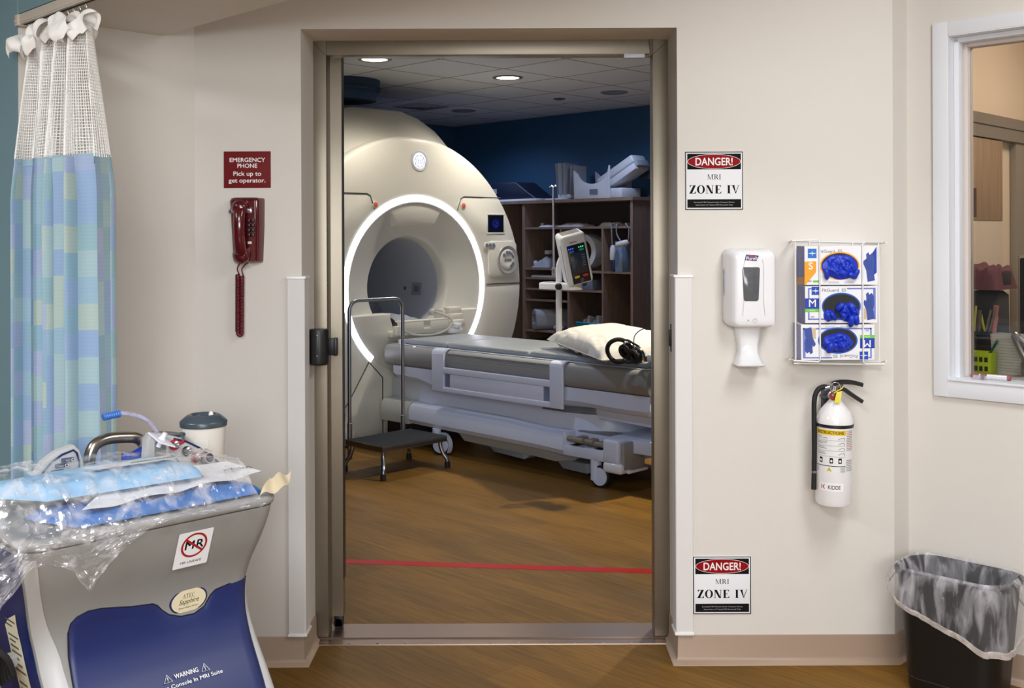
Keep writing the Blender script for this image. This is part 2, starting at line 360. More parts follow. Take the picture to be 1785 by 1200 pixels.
structure('floor', MB().box(-6, 6, -6.5, 10, -0.1, 0), M_floor, smooth=False)
structure('ceiling', MB().box(-6, 6, -6.5, 0.02, 2.70, 2.80), mat('ceiling_white', (226, 222, 214), 0.85, bump=0.2, bscale=180), smooth=False)
structure('wall_back', MB().box(LW0.x, XL, 0, 0.30, 0, 2.7).box(XR, 1.304, 0, 0.30, 0, 2.7).box(XL, XR, 0, 0.30, ZT, 2.7), M_wall, smooth=False)
structure('wall_rear', MB().box(-6, 6, -6.6, -6.5, 0, 2.7), M_wall, smooth=False)
def prismwall(name, pts, m, z0=0.0, z1=2.7): return structure(name, MB().prism([(p.x, p.y) for p in pts], z0, z1), m, smooth=False)
LWE = LW0 - V * 0.594                                   # far end of the short curtain wall
prismwall('wall_left', [LW0, LWE, LWE - U * 0.10, LW0 - U * 0.10 + Vector((0.0, 0.25, 0))], M_wall)
prismwall('wall_hall', [LWE - V * 0.003 - U * 0.001, LWE - V * 0.003 - U * 2.6, LWE - U * 2.6 + V * 0.1, LWE + V * 0.1 - U * 0.12, LWE - V * 0.0005 - U * 0.12, LWE - V * 0.0005 - U * 0.001], M_teal)
a, b = LW0 - V * 0.119, LW0 - V * 0.575
prismwall('ceiling_soffit', [a, b, b + U * 2.6, a + U * 2.6], M_wall, 2.18, 2.70)
b2 = LWE + U * 0.0
prismwall('wall_header', [LW0 - V * 0.576, LWE, LWE + U * 2.6, LW0 - V * 0.576 + U * 2.6], M_teal, 2.185, 2.70)
prismwall('wall_return', [Vector((1.304, 0.0005, 0)), RW0, RW0 + Vector((0, 0.2, 0)), Vector((1.304, 0.2, 0))], M_wall)

COVE = [(0.0, 0.0), (0.024, 0.0), (0.022, 0.003), (0.012, 0.010), (0.006, 0.024), (0.0045, 0.095), (0.003, 0.099), (0.0, 0.099)]
structure('baseboard_left', swept([(LWE.x - 0.714 * 2.5, LWE.y + 0.70 * 2.5), (LWE.x, LWE.y), (LW0.x, LW0.y), (XL, 0), (XL, YF - 0.004)], COVE), M_base, ang=50)
rw = RW0 + U * 4.0
structure('baseboard_right', swept([(XR, YF - 0.004), (XR, 0), (1.304, 0), (RW0.x, RW0.y), (rw.x, rw.y)], COVE), M_base, ang=50)

# window wall with its opening, in its own frame: x along the wall, y into the wall
def rframe(name, mb, m, **kw):
    o = mb.build(name, m, **kw); o.location = RW0; o.rotation_euler = (0, 0, ROT); return o
WX0, WX1, WZ0, WZ1 = 0.150, 1.75, 0.990, 2.180
rframe('wall_right', MB().box(0, WX0, 0, 0.14, 0, 2.7).box(WX1, 4.2, 0, 0.14, 0, 2.7).box(WX0, WX1, 0, 0.14, 0, WZ0).box(WX0, WX1, 0, 0.14, WZ1, 2.7), M_wall, smooth=False, kind='structure')
win = bpy.data.objects.new('window_1', None); COL.objects.link(win); win.location = RW0; win.rotation_euler = (0, 0, ROT); win['kind'] = 'structure'
MB().box(0.098, WX0 + .002, -0.016, 0, 0.931, 2.227, 0.002).box(WX0, WX1, -0.016, 0, 0.931, WZ0 + .001, 0.002).box(WX0, WX1, -0.016, 0, WZ1 - .001, 2.227, 0.002).box(WX1 - .002, WX1 + 0.052, -0.016, 0, 0.931, 2.227, 0.002).build('window_frame', M_trimw, win)
MB().box(WX0, WX0 + 0.004, -0.014, 0.14, WZ0, WZ1).box(WX0, WX1, -0.014, 0.14, WZ1 - 0.004, WZ1).box(WX0 + .004, WX0 + 0.022, 0.03, 0.07, WZ0, WZ1 - .004, 0.003).box(WX0, WX1, 0.03, 0.07, WZ1 - 0.022, WZ1 - .004, 0.003).build('window_stop', M_trimw, win)
MB().box(WX0 + 0.004, WX0 + 0.034, 0.075, 0.125, WZ0 + .006, WZ1 - .004, 0.002).box(WX0 + .034, WX1, 0.075, 0.125, WZ1 - 0.034, WZ1 - .004, 0.002).build('window_bead', mat('beige_frame', (214, 204, 198), 0.5), win)
MB().box(WX0, WX1, -0.022, 0.20, WZ0 - 0.002, WZ0 + 0.006, 0.002).build('window_sill', M_trimw, win)
gl = bpy.data.materials.new('tinted_glass'); gl.use_nodes = True
nt = gl.node_tree; g = nt.nodes.new('ShaderNodeBsdfGlossy'); g.inputs['Roughness'].default_value = 0.02; tr = nt.nodes.new('ShaderNodeBsdfTransparent'); tr.inputs[0].default_value = (0.86, 0.86, 0.84, 1)
fr = nt.nodes.new('ShaderNodeFresnel'); fr.inputs[0].default_value = 1.5; ms = nt.nodes.new('ShaderNodeMixShader')
nt.links.new(fr.outputs[0], ms.inputs[0]); nt.links.new(tr.outputs[0], ms.inputs[1]); nt.links.new(g.outputs[0], ms.inputs[2]); nt.links.new(ms.outputs[0], nt.nodes['Material Output'].inputs['Surface'])
MB().box(WX0 + 0.034, WX1 - 0.01, 0.098, 0.104, WZ0 + .006, WZ1 - 0.034).build('window_pane', gl, win, smooth=False)

# scan room shell
PA, PB = Vector((-1.33, 0.42, 0)), Vector((1.40, 0.42, 0))
PC, PD, PE = loc(4.3, 2.75), loc(-2.6, 2.75), loc(-2.6, -3.2)
def slab(name, p, q, m, out, t=0.1, z1=ZC): prismwall(name, [p, q, q + out * t, p + out * t], m, 0, z1)
slab('wall_scan_right', PB, PC, M_blue, U); slab('wall_scan_back', PC, PD, M_blue, V); slab('wall_scan_left', PD, PE, M_blue, -U); slab('wall_scan_near', PE, PA, M_blue, -V)
structure('wall_scan_front', MB().box(-1.45, -0.8, 0.395, 0.42, 0, ZC).box(0.62, 1.45, 0.305, 0.42, 0, ZC).box(-0.8, 0.62, 0.35, 0.42, 2.25, ZC), M_blue, smooth=False)
cc = W(768, 103, 5.99 * 1.237 - CD); cc = Wz(768, 103, ZC)
mi = Matrix.Translation(cc) @ Matrix.Rotation(ROT, 4, 'Z'); inv = mi.inverted()
poly = [PA - Vector((0, 0.1, 0)), PB - Vector((0, 0.1, 0)), PC, PD, PE]
o = MB().prism([((inv @ p).x, (inv @ p).y) for p in poly], 0, 0.06).build('ceiling_scan', M_ceil, smooth=False, kind='structure'); o.matrix_world = mi

# steel door frame, sill and the parked sliding leaf
XFL, XFR, ZFH = W(569.8, 470, YF).x, W(1138.8, 470, YF).x, W(853, 95.3, YF).z
d1 = bpy.data.objects.new('door_1', None); COL.objects.link(d1); d1['kind'] = 'structure'
DF = 0.082
MB().box(XL, XFL, YF, YF + DF, 0.012, ZT, 0.0015).build('door_jamb', M_steel, d1)
MB().box(XFR, XR, YF, YF + DF, 0.012, ZT, 0.0015).build('door_jamb', M_steel, d1)
MB().box(XFL, XFR, YF, YF + DF, ZFH, ZT, 0.0015).build('door_header', M_steel, d1)
MB().tube([(XFL - .003, YF - .0005, ZFH), (XL + .004, YF - .0005, ZT - .008)], 0.0007, 5).tube([(XFR + .003, YF - .0005, ZFH), (XR - .004, YF - .0005, ZT - .008)], 0.0007, 5).build('mitre_joint', M_dark, d1)
leaf = MB().box(-1.9, -0.6685, YF + DF + .002, YF + DF + 0.047, 0.06, ZFH + 0.10, 0.002).build('door_leaf', M_steel, d1)
MB().box(-0.6684, -0.6665, YF + DF + .004, YF + DF + 0.045, 0.20, ZFH + 0.06).build('edge_gasket', M_black, leaf)
MB().box(-0.705, -0.672, YF + DF + .008, YF + DF + 0.04, 0.016, 0.06, 0.004).lathe([(0.0, -.012), (0.018, -.012), (0.018, .012), (0, .012)], 16, M=Tm(-0.69, YF + DF + .02, 0.03) @ Rx(90)).build('door_roller', M_black, leaf)
y0, y1 = Wz(853, 1125.2, 0).y, Wz(853, 1087.5, 0.012).y
th = MB().loft([[(XL + .0, y, z) for y, z in ((y0, 0.0), (y0 + .001, 0.004), (YF - .005, 0.0055), (YF, 0.0105), (y1, 0.0125), (y1 + .004, 0.0))],
                [(XR - .0, y, z) for y, z in ((y0, 0.0), (y0 + .001, 0.004), (YF - .005, 0.0055), (YF, 0.0105), (y1, 0.0125), (y1 + .004, 0.0))]]).build('door_sill', M_sill, d1, ang=15)
for i in range(13):
    px = 559.5 + i * 49.2; p = Wz(px, 1121.5, 0.0056)
    MB().lathe([(0.0, 0.0012), (0.0022, 0.0012), (0.0034, 0.0008), (0.0044, 0.0)], 14, M=Tm(p.x, min(p.y, YF - .012), p.z)).build('screw', M_satin, th)
# little sensor with its conduit at the top of the frame
s = thing('door_sensor', 'small pale metal door sensor with bent conduit under the steel header', 'sensor', W(1105, 97, YF - .01))
zt = s.location.z
MB().box(-0.038, 0.039, -0.012, 0.008, -0.010, 0.006, 0.002).build('sensor_body', mat('grey_sensor', (190, 196, 206), 0.4), s)
p1 = W(1133, 55, YF - .01) - s.location
MB().tube(smoothpath([(0.036, -.002, -0.002), (0.055, -.002, 0.0), (0.066, -.002, 0.014), (0.062, -.002, 0.04), (p1.x + .004, -.002, 0.072), (p1.x, -.002, ZT - zt - .001)]), 0.0042, 8).build('conduit', M_steel, s)

# corner guards
def corner_guard(sgn, xe, label):
    g = thing('corner_guard', label, 'corner guard', (xe, 0, 0.103)); h = 1.356 - 0.103; t = 0.0035; o_ = 0.012
    f = lambda a, b: (min(a * sgn, b * sgn), max(a * sgn, b * sgn))
    m = MB()
    m.prism([(sgn * x, y) for x, y in (((-o_), 0.07), (-o_, -o_ + .003), (-o_ + .003, -o_), (0.047, -o_), (0.047, -0.0008), (-0.0008, -0.0008), (-0.0008, 0.07))], 0.008, h - 0.008)
    m.build('guard_body', M_guard, g)
    for z in (0.0, h - 0.009):
        MB().prism([(sgn * x, y) for x, y in ((-o_ - .004, 0.074), (-o_ - .004, -o_ - .001), (-o_ + .002, -o_ - .004), (0.050, -o_ - .004), (0.050, -0.0008), (-0.0008, -0.0008), (-0.0008, 0.074))], z, z + 0.009, bev=0.0015).build('end_cap', M_white, g)
corner_guard(-1, XL, 'white plastic corner guard on the wall corner at the phone side')
corner_guard(1, XR, 'white plastic corner guard on the wall corner beside the warning signs')
# red tape on the scan room floor
q = [Wz(575, 974, 0.0), Wz(1160, 997.5, 0.0), Wz(1160, 989, 0.0), Wz(575, 982, 0.0)]
a, b = Wz(560, 978.0, 0), Wz(1180, 998.0, 0); dv = (b - a).normalized(); nv = Vector((-dv.y, dv.x, 0)) * 0.031
MB().loft([[p - nv, p + nv, p + nv + Vector((0, 0, .0007)), p - nv + Vector((0, 0, .0007))] for p in (a + Vector((0, 0, .0002)), b + Vector((0, 0, .0002)))]).build('floor_tape', mat('red_tape', (176, 2, 8), 0.4, spec=0.25), smooth=False)
tag(bpy.data.objects['floor_tape'], 'strip of glossy red tape stuck across the scan room floor', 'tape')

# ceiling fittings of the scan room
M_lens = mat('lit_lens', (255, 240, 214), 0.4, emit=9.0); M_lensoff = mat('dim_lens', (120, 128, 150), 0.35, emit=0.02)
dl = ['lit round downlight nearest the steel door header', 'lit round downlight above the scanner table', 'unlit round downlight nearest the back wall on the right', 'unlit round downlight deep behind the scanner hump', 'lit round downlight above the foot end of the scanner table', 'added round ceiling fitting for a cool fill spot inside the scan room door']  # the last fitting is added to carry its fill spot
for (u, v, on), lb in zip(DOWN, dl):
    t = thing('downlight', lb, 'ceiling light', loc(u, v, ZC), ROT, 'downlights in the scan room ceiling')
    MB().lathe([(0.118, 0.0), (0.118, -0.004), (0.112, -0.007), (0.092, -0.008), (0.088, -0.003), (0.088, 0.0)], 40, cap=False).build('trim_ring', mat('downlight_trim', (120, 116, 112), 0.4), t)
    MB().lathe([(0.0, -0.0035), (0.06, -0.004), (0.0885, -0.0025)], 40, cap=False).build('lens', M_lens if on in (1, 2) else M_lensoff, t)
t = thing('ceiling_speaker', 'small dark round grille in the scan room ceiling', 'grille', loc(-0.186, 1.805, ZC), ROT)
MB().lathe([(0.055, 0), (0.055, -.004), (0.048, -.008), (0, -.010)], 28).build('grille', mat('grille_grey', (96, 98, 108), 0.6), t)
MB().lathe([(0.030, -.0105), (0.024, -.0125), (0, -.0125)], 24).build('grille_centre', mat('grille_dark', (70, 72, 84), 0.6), t)
t = thing('air_vent', 'square ceiling air vent behind the scanner hump', 'vent', loc(-1.437, 1.274, ZC), ROT)
for i, h in enumerate((0.20, 0.155, 0.11, 0.065)):
    MB().loft([[(sx * (h - k * .03), sy * (h - k * .03), -0.002 - k * 0.012) for sx, sy in ((1, 1), (-1, 1), (-1, -1), (1, -1))] for k in (0, 1)], cap=False).build('vent_ring', mat('vent_grey', (170, 168, 166), 0.6), t)
d = thing('quench_duct', 'dark blue duct collar hanging from the ceiling over the scanner', 'duct', loc(-0.62, -0.20, 0), ROT)
MB().lathe([(0.24, 2.56), (0.24, 2.63), (0.27, 2.635), (0.27, ZC - .001), (0.0, ZC - .001)], 40).build('collar', mat('duct_blue', (38, 66, 100), 0.5), d)
MB().lathe([(0.273, 2.648), (0.279, 2.652), (0.279, 2.660), (0.273, 2.664)], 40, cap=False).build('clamp_band', mat('band_dark', (28, 44, 70), 0.4), d)
# ================================================================ MRI SCANNER
M_ring = mat('light_ring_diffuser', (236, 238, 255), 0.4, emit=5.5)
zc = 1.118
mri = thing('mri_scanner', 'large round cream scanner with a glowing white ring around its bore', 'MRI scanner', ORG, ROT)
AX = Tm(0, 0, zc) @ Ry(90) @ Rz(180)             # lathe axis z -> local x
def face(v, z, x=0.0): return FACEU(x, v, z)
def clampz(mb, z=0.006):
    for vv in mb.bm.verts: vv.co.z = max(vv.co.z, z)
    return mb
# profile pairs are (radius, forward); forward is local x
cover = clampz(MB().lathe([(0.70, -0.02), (0.70, 0.004), (0.72, 0.006), (0.95, 0.002), (1.08, -0.010), (1.118, -0.022), (1.135, -0.045), (1.14, -0.08), (1.138, -0.14), (1.12, -0.20), (1.12, -0.205), (1.105, -0.22), (1.09, -0.5), (1.07, -1.62), (0.5, -1.66)], 128, M=AX, cap=False))
cover.build('front_cover', M_gant, mri, ang=30)
bore = clampz(MB().lathe([(0.642, 0.004), (0.636, -0.002), (0.60, -0.022), (0.54, -0.050), (0.47, -0.078), (0.425, -0.094), (0.405, -0.098), (0.392, -0.104), (0.380, -0.125), (0.372, -0.20)], 128, M=AX, cap=False))
bore.build('bore_funnel', mat('bore_funnel_cover', (214, 212, 202), 0.36), mri, ang=60)
bt = MB().lathe([(0.374, -0.195), (0.372, -0.25), (0.368, -1.66)], 96, M=AX, cap=False)
bt = bt.build('bore_tube', mat('bore_tube_grey', (190, 194, 206), 0.5), mri, ang=60)
# speaker panel and alignment light on the far side of the bore
def bore_pt(ang, x, r=0.366): return (x, r * math.cos(R(ang)), zc + r * math.sin(R(ang)))
for nm, a0, a1, x0, x1, mm, rr in (('bore_panel', -14, 2, -0.50, -0.38, mat('bore_panel_grey', (150, 154, 162), 0.5), 0.365), ('bore_panel_inset', -10, -2, -0.47, -0.41, mat('bore_inset_grey', (118, 122, 132), 0.5), 0.3635)):
    MB().grid(lambda s, t: bore_pt(a0 + (a1 - a0) * s, x0 + (x1 - x0) * t, rr), 8, 2).build(nm, mm, bt)
MB().grid(lambda s, t: bore_pt(-6 + 2.6 * t * math.cos(2 * math.pi * s), -0.585 + 0.018 * t * math.sin(2 * math.pi * s), 0.364), 16, 2).build('bore_marker', mat('marker_red', (150, 80, 90), 0.5), bt)
# the light ring: from -49 degrees round over the top to 229 degrees
def ringseg(r0, r1, x0, x1, a0, a1, n=110):
    rings = []
    for i in range(n + 1):
        a = R(a0 + (a1 - a0) * i / n); c, s_ = math.cos(a), math.sin(a)
        rings.append([(x, r * c, zc + r * s_) for r, x in ((r0, x0), (r0, x1), (r1, x1), (r1, x0))])
    return MB().loft(rings)
ringseg(0.647, 0.690, -0.02, 0.009, -49.4, 229.6).build('light_ring', M_ring, mri)
ringseg(0.634, 0.708, -0.03, 0.004, 229.9, 310.3, 40).build('ring_infill', M_gant, mri)
ringseg(0.636, 0.706, -0.03, 0.003, -49.6, 229.8).build('ring_channel', M_gant, mri)
# fixed lower front inside the ring, with level ledges and a channel for the cradle
P = [(-0.705 * math.cos(R(t)), 0.705 * math.sin(R(t))) for t in range(-16, -91, -6)]
zl = 0.932 - zc
pl = [(-0.640, zl), (-0.26, zl), (-0.26, zl - 0.03), (-0.225, zl - 0.13), (0.225, zl - 0.13), (0.26, zl - 0.03), (0.26, zl), (0.640, zl)]
arc_ = [(0.665 * math.cos(R(t)), 0.665 * math.sin(R(t))) for t in range(-17, -164, -6)]
MB().prism(pl + arc_, -0.10, 0.006, M=face(0, zc), bev=0.012, seg=3).build('lower_front_panel', M_gant, mri, ang=30)
base = MB().box(-1.55, -0.012, -0.80, 0.80, 0.004, 0.36, 0.02).build('pedestal', M_gant, mri)
# hood in the top of the funnel
MB().loft([[(x, s_ * w, zc + z) for s_, w, z in ((-1, wt, .632), (-1, wb, zb), (1, wb, zb), (1, wt, .632))] for x, wt, wb, zb in ((-0.10, .31, .205, .452), (-0.026, .295, .19, .466), (-0.012, .285, .185, .476), (-0.006, .28, .18, .488))]).build('bore_hood', M_gant, mri)
# top housing
def hump(x, dz, k): return [(x, v * k, max(z - dz, 1.78)) for v, z in ((-0.98, 1.78), (-0.90, 2.05), (-0.74, 2.27), (-0.60, 2.39), (-0.42, 2.48), (-0.24, 2.525), (0.24, 2.525), (0.42, 2.48), (0.60, 2.39), (0.74, 2.27), (0.90, 2.05), (0.98, 1.78))]
MB().loft([hump(-0.17, 0.30, .95), hump(-0.40, 0.085, .985), hump(-0.47, 0.03, .99)]).build('top_front_fairing', M_gant, mri, ang=30)
MB().loft([hump(-0.472, 0.032, .988), hump(-0.48, 0.022, .992), hump(-0.62, 0.0, 1), hump(-1.6, 0.0, 1)]).build('top_housing', M_gant2, mri, ang=30)
# glowing round badge above the ring
lg = MB().lathe([(0.064, 0.0), (0.056, 0.003), (0.0, 0.004)], 40, M=Tm(0.0, 0.025, 2.07) @ Ry(90)).build('badge_light', mat('badge_glow', (236, 240, 255), 0.4, emit=1.15), mri)
MB().lathe([(0.064, 0.0), (0.066, 0.008), (0.076, 0.008), (0.084, 0.001)], 40, M=Tm(0.0, 0.025, 2.07) @ Ry(90), cap=False).build('badge_bezel', M_gant2, mri)
m = MB(); FM = face(0.025, 2.07, 0.0046)
m.tube([FM @ Vector((x, y, 0)) for x, y in arc(0, 0, 0.047, 0, 360, 40)], 0.0016, 5)
for sx in (-1, 1):
    m.tube([FM @ Vector((x, y, 0)) for x, y in smoothpath([Vector((sx * .006, .0, 0)), Vector((sx * .02, .018, 0)), Vector((sx * .03, .004, 0)), Vector((sx * .016, -.02, 0)), Vector((sx * .006, -.012, 0)), Vector((sx * .014, .004, 0))], 6) for x, y in [(x, y)]] if False else [FM @ p for p in smoothpath([(sx * .006, .0, 0), (sx * .02, .018, 0), (sx * .03, .004, 0), (sx * .016, -.02, 0), (sx * .006, -.012, 0), (sx * .014, .004, 0)], 6)], 0.0016, 5)
for k in range(8):
    a = k * math.pi / 4 + .3
    m.tube([FM @ Vector((.038 * math.cos(a), .038 * math.sin(a), 0)), FM @ Vector((.044 * math.cos(a + .3), .044 * math.sin(a + .3), 0))], 0.0018, 5)
m.build('emblem', mat('emblem_grey', (96, 100, 150), 0.4), lg)
# side panels: raised plates left and right of the ring, so their joints read as seams
def panel(name, pts, h=0.010, m=M_gant, bev=0.004): return MB().prism(pts, 0, h, M=face(0, 0, -0.004), bev=bev).build(name, m, mri, ang=30)
def outer(v0, v1, n, sgn, top=True):
    return [(sgn * (v0 + (v1 - v0) * i / n), zc + math.sqrt(max(0, 1.105 ** 2 - (v0 + (v1 - v0) * i / n) ** 2))) for i in range(n + 1)]
for sg in (-1, 1):
    ro, rg = 1.098, 0.712
    aT, aM = math.asin((1.805 - zc) / ro), math.asin((1.118 - zc) / ro)
    edge = [(ro * math.cos(aT + (aM - aT) * i / 12), zc + ro * math.sin(aT + (aM - aT) * i / 12)) for i in range(13)]
    g0 = math.asin((1.735 - zc) / rg)
    inner = [(rg * math.cos(g0 * i / 10), zc + rg * math.sin(g0 * i / 10)) for i in range(0, 11)]
    pts = edge + [(rg + .004, 1.122)] + inner[1:] + [(0.45, 1.795), (0.475, 1.806)]
    panel('control_side_panel', [(sg * a, b) for a, b in pts])
    # lower panel
    aL = -math.asin(min(1, (zc - 0.16) / ro))
    edge = [(ro * math.cos(aL * i / 12), zc - 0.010 + ro * math.sin(aL * i / 12)) for i in range(13)]
    inner = [(rg * math.cos(R(-2 - 47 * i / 10)), zc + rg * math.sin(R(-2 - 47 * i / 10))) for i in range(11)]
    pts = edge + [(0.63, 0.34)] + inner[::-1]
    panel('lower_side_panel', [(sg * a, b) for a, b in pts])
    # toe panel below the end of the ring
    pts = [(0.462, 0.585), (0.345, 0.468), (0.345, 0.03), (0.60, 0.03), (0.70, 0.10), (0.64, 0.325)]
    panel('toe_panel', [(sg * a, b) for a, b in pts], 0.016)
    pts = [(0.79, 0.02), (0.60, 0.02), (0.60, 0.11), (0.79, 0.21)]
    panel('kick_panel', [(sg * a, b) for a, b in pts], 0.018)
    # dark joints between the covers
    def seam(pts): MB().tube([face(0, 0, 0.0065) @ Vector((sg * a, b, 0)) for a, b in pts], 0.0042, 5).build('cover_seam', mat('seam_shadow', (70, 68, 64), .7), mri)
    seam([(rg + .001, 1.1165), (ro + .006, 1.1165)])
    seam([(ro * math.cos(aT) + .02, 1.8115), (0.474, 1.8115), (0.445, 1.798), (0.405, zc + math.sqrt(.712 ** 2 - .405 ** 2))])
    seam([(0.462, 0.594), (0.63, 0.342), (0.79, 0.15)]); seam([(0.455, 0.585), (0.3385, 0.470), (0.3385, 0.02)])
    # stop button
    v, z = (0.469, 1.742) if sg > 0 else (-0.398, 1.732)
    bz = MB().lathe([(0.026, 0), (0.026, 0.004), (0.020, 0.005)], 28, M=Tm(0.006, v, z) @ Ry(90), cap=False).build('button_rim', M_gant, mri)
    MB().lathe([(0.020, 0.0), (0.018, 0.007), (0.012, 0.010), (0, 0.010)], 24, M=Tm(0.006, v, z) @ Ry(90)).build('stop_button', mat('orange_button', (204, 96, 74), 0.35, emit=0.15), bz)
    # screen
    v0, z0 = Lu(850.5, 405.5, 0.008); v1, z1 = Lu(878, 375.5, 0.008)
    cv, hw, hz = (v0 + v1) / 2, (v1 - v0) / 2, (z1 - z0) / 2; zm = (z0 + z1) / 2
    f = MB(); x0, x1 = sorted((sg * (cv - hw), sg * (cv + hw)))
    for a_, b_, c_, d_ in ((x0 - .012, x1 + .012, zm + hz, zm + hz + .012), (x0 - .012, x1 + .012, zm - hz - .012, zm - hz), (x0 - .012, x0, zm - hz, zm + hz), (x1, x1 + .012, zm - hz, zm + hz)):
        f.box(0.004, 0.010, a_, b_, c_, d_, 0.002)
    f = f.build('screen_bezel', M_gant, mri)
    sc = MB().box(0.004, 0.0068, x0, x1, zm - hz, zm + hz).build('screen', mat('screen_navy', (16, 20, 44), 0.15), f)
    MB().tube([face((x0 + x1) / 2, zm, 0.0072) @ Vector((x, y, 0)) for x, y in arc(0, 0, 0.030, 0, 360, 30)], 0.0012, 4).tube([face((x0 + x1) / 2, zm, 0.0072) @ Vector(p) for p in smoothpath([(-.012, .012, 0), (.01, .014, 0), (.012, 0, 0), (-.008, -.004, 0), (-.006, -.018, 0), (.014, -.014, 0)], 5)], 0.0012, 4).build('screen_emblem', mat('screen_blue', (40, 60, 210), 0.4, emit=0.5), sc)
    # raised control area with three small buttons and the round pad
    v0, z0 = Lu(845, 484, 0); v1, z1 = Lu(893, 420, 0)
    pa = MB().prism([(sg * a, b) for a, b in rrect(0.735, 1.055, z0, z1, 0.05, 6)], 0, 0.012, M=face(0, 0, 0.004), bev=0.006).build('control_area', M_gant, mri)
    bv, bz_ = Lu(854, 427.5, 0.016)
    MB().prism([(sg * a, b) for a, b in rrect(bv - .062, bv + .062, bz_ - .024, bz_ + .024, .023, 6)], 0, 0.005, M=face(0, 0, 0.015), bev=0.002).build('button_strip', M_gant, pa)
    for k in (-1, 0, 1):
        MB().lathe([(0.016, 0.0), (0.015, 0.004), (0, 0.005)], 18, M=Tm(0.0195, sg * (bv + k * .037), bz_) @ Ry(90)).build('button', mat('button_greyblue', (120, 128, 150), 0.35), pa)
    pv, pz = Lu(885, 453, 0.016)
    MB().lathe([(0.118, 0.0), (0.114, 0.006), (0.100, 0.004), (0.084, -0.001)], 48, M=Tm(0.0165, sg * pv, pz) @ Ry(90), cap=False).build('pad_ring', mat('pad_ring_grey', (168, 168, 164), 0.4), pa)
    MB().lathe([(0.086, 0.0), (0.080, 0.004), (0.044, 0.005), (0.040, 0.003), (0, 0.003)], 48, M=Tm(0.0165, sg * pv, pz) @ Ry(90)).build('round_pad', M_gant, pa)
    for a_ in (100, 75, 50, 25, 140, -30, -55):
        MB().lathe([(0.014, 0.0), (0.013, 0.003), (0, 0.004)], 16, M=Tm(0.021, sg * pv + .062 * math.cos(R(a_)), pz + .062 * math.sin(R(a_))) @ Ry(90)).build('button', MATS['button_greyblue'], pa)
    for k in (-1, 0, 1):
        MB().lathe([(0.012, 0.0), (0.011, 0.003), (0, 0.004)], 16, M=Tm(0.0195, sg * pv + k * .028, pz) @ Ry(90)).build('button', MATS['button_greyblue'], pa)

# cradle head standing in the mouth of the bore
cr = MB().box(-0.9, 0.05, -0.255, 0.255, 0.775, 0.800, 0.006).box(-0.04, 0.056, -0.29, 0.30, 0.757, 0.802, 0.012).box(0.05, 0.105, -0.28, 0.22, 0.775, 0.845, 0.008)
cr.build('cradle', M_cream, mri)
h = MB().box(0.06, 0.112, -0.245, -0.03, 0.800, 0.872, 0.006).box(0.06, 0.112, 0.035, 0.215, 0.800, 0.872, 0.006).box(0.06, 0.09, -0.03, 0.035, 0.800, 0.872).box(0.06, 0.112, -0.03, 0.035, 0.800, 0.818, 0.002).box(0.03, 0.112, -0.245, 0.215, 0.868, 0.878, 0.004)
h.build('cradle_handle_block', M_cream, mri)
for k, (z0, z1, w) in enumerate(((0.80, 0.86, .15), (0.855, 0.905, .13), (0.90, 0.955, .11))):
    MB().box(0.0 - k * .01, 0.10 - k * .02, 0.25 + .012 * k, 0.25 + w + .02 * k, z0, z1, 0.012).build('latch_step', M_cream, mri)
MB().box(0.05, 0.125, 0.215, 0.36, 0.757, 0.80, 0.02).box(0.03, 0.14, 0.27, 0.33, 0.80, 0.835, 0.008).build('latch_foot', M_gloss, mri)
MB().tube(smoothpath([(0.122, -0.23, 0.81), (0.128, -0.14, 0.775), (0.128, 0.0, 0.764), (0.128, 0.13, 0.775), (0.125, 0.23, 0.82), (0.10, 0.25, 0.87), (0.03, 0.17, 0.92), (-.02, .12, 0.90)], 8), 0.008, 8).ball((0.02, 0.13, .925), (.028, .028, .028)).build('coil_cable', mat('cable_grey', (178, 178, 172), 0.5), mri)
# dock that joins table and scanner
a0, b0 = Lv(672, 700, -0.36), Lv(713, 737, -0.36)
dk = MB().loft([[(x, -0.365, 0.17), (x, -0.372, 0.22), (x, -0.368, 0.285), (x, -0.345, 0.318), (x, -0.26, 0.325), (x, 0.26, 0.325), (x, 0.345, 0.318), (x, 0.368, 0.285), (x, 0.372, 0.22), (x, 0.365, 0.17)] for x in (0.022, 0.03, 0.325, 0.328)]).build('dock_fairing', mat('dock_cover', (202, 204, 192), 0.4), mri)
MB().box(0.016, 0.328, -0.255, 0.255, 0.325, 0.47, 0.004).build('dock_column', M_gant2, mri)
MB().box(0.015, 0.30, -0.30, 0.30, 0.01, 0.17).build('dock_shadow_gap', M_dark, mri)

# ================================================================ PATIENT TABLE
tab = thing('patient_table', 'grey padded scanner table with white side rail on casters', 'MRI table', ORG, ROT)
UE = 2.455
def sect(x, k=0.0): return [(x, s_ * v, z) for s_, pr in ((-1, 1), (1, -1)) for v, z in [((0.300), .722), (.338, .716), (.358, .700), (.366, .672), (.366, .630), (.356, .595), (.336, .575), (.30, .570)][::pr]]
MB().loft([sect(0.062), sect(0.075), sect(UE - .02), sect(UE)]).build('table_deck', M_tabg, tab, ang=50)
MB().box(0.16, UE - .02, -0.318, 0.318, 0.7215, 0.7245, 0.001).box(0.135, 0.195, -0.30, -0.16, .7215, 0.752, 0.008).box(0.145, 0.195, 0.18, 0.30, .7215, 0.752, 0.008).build('deck_strip', M_tabw, tab)
dk = bpy.data.objects['table_deck']
for i, dz in enumerate((0.0, 0.006, 0.012, 0.019)):
    MB().box(0.74, 1.735, -0.3625 - i * .0012, -0.352, 0.697 - dz * 1.6, 0.698 - dz * 1.6).build('deck_groove', M_dark, dk)
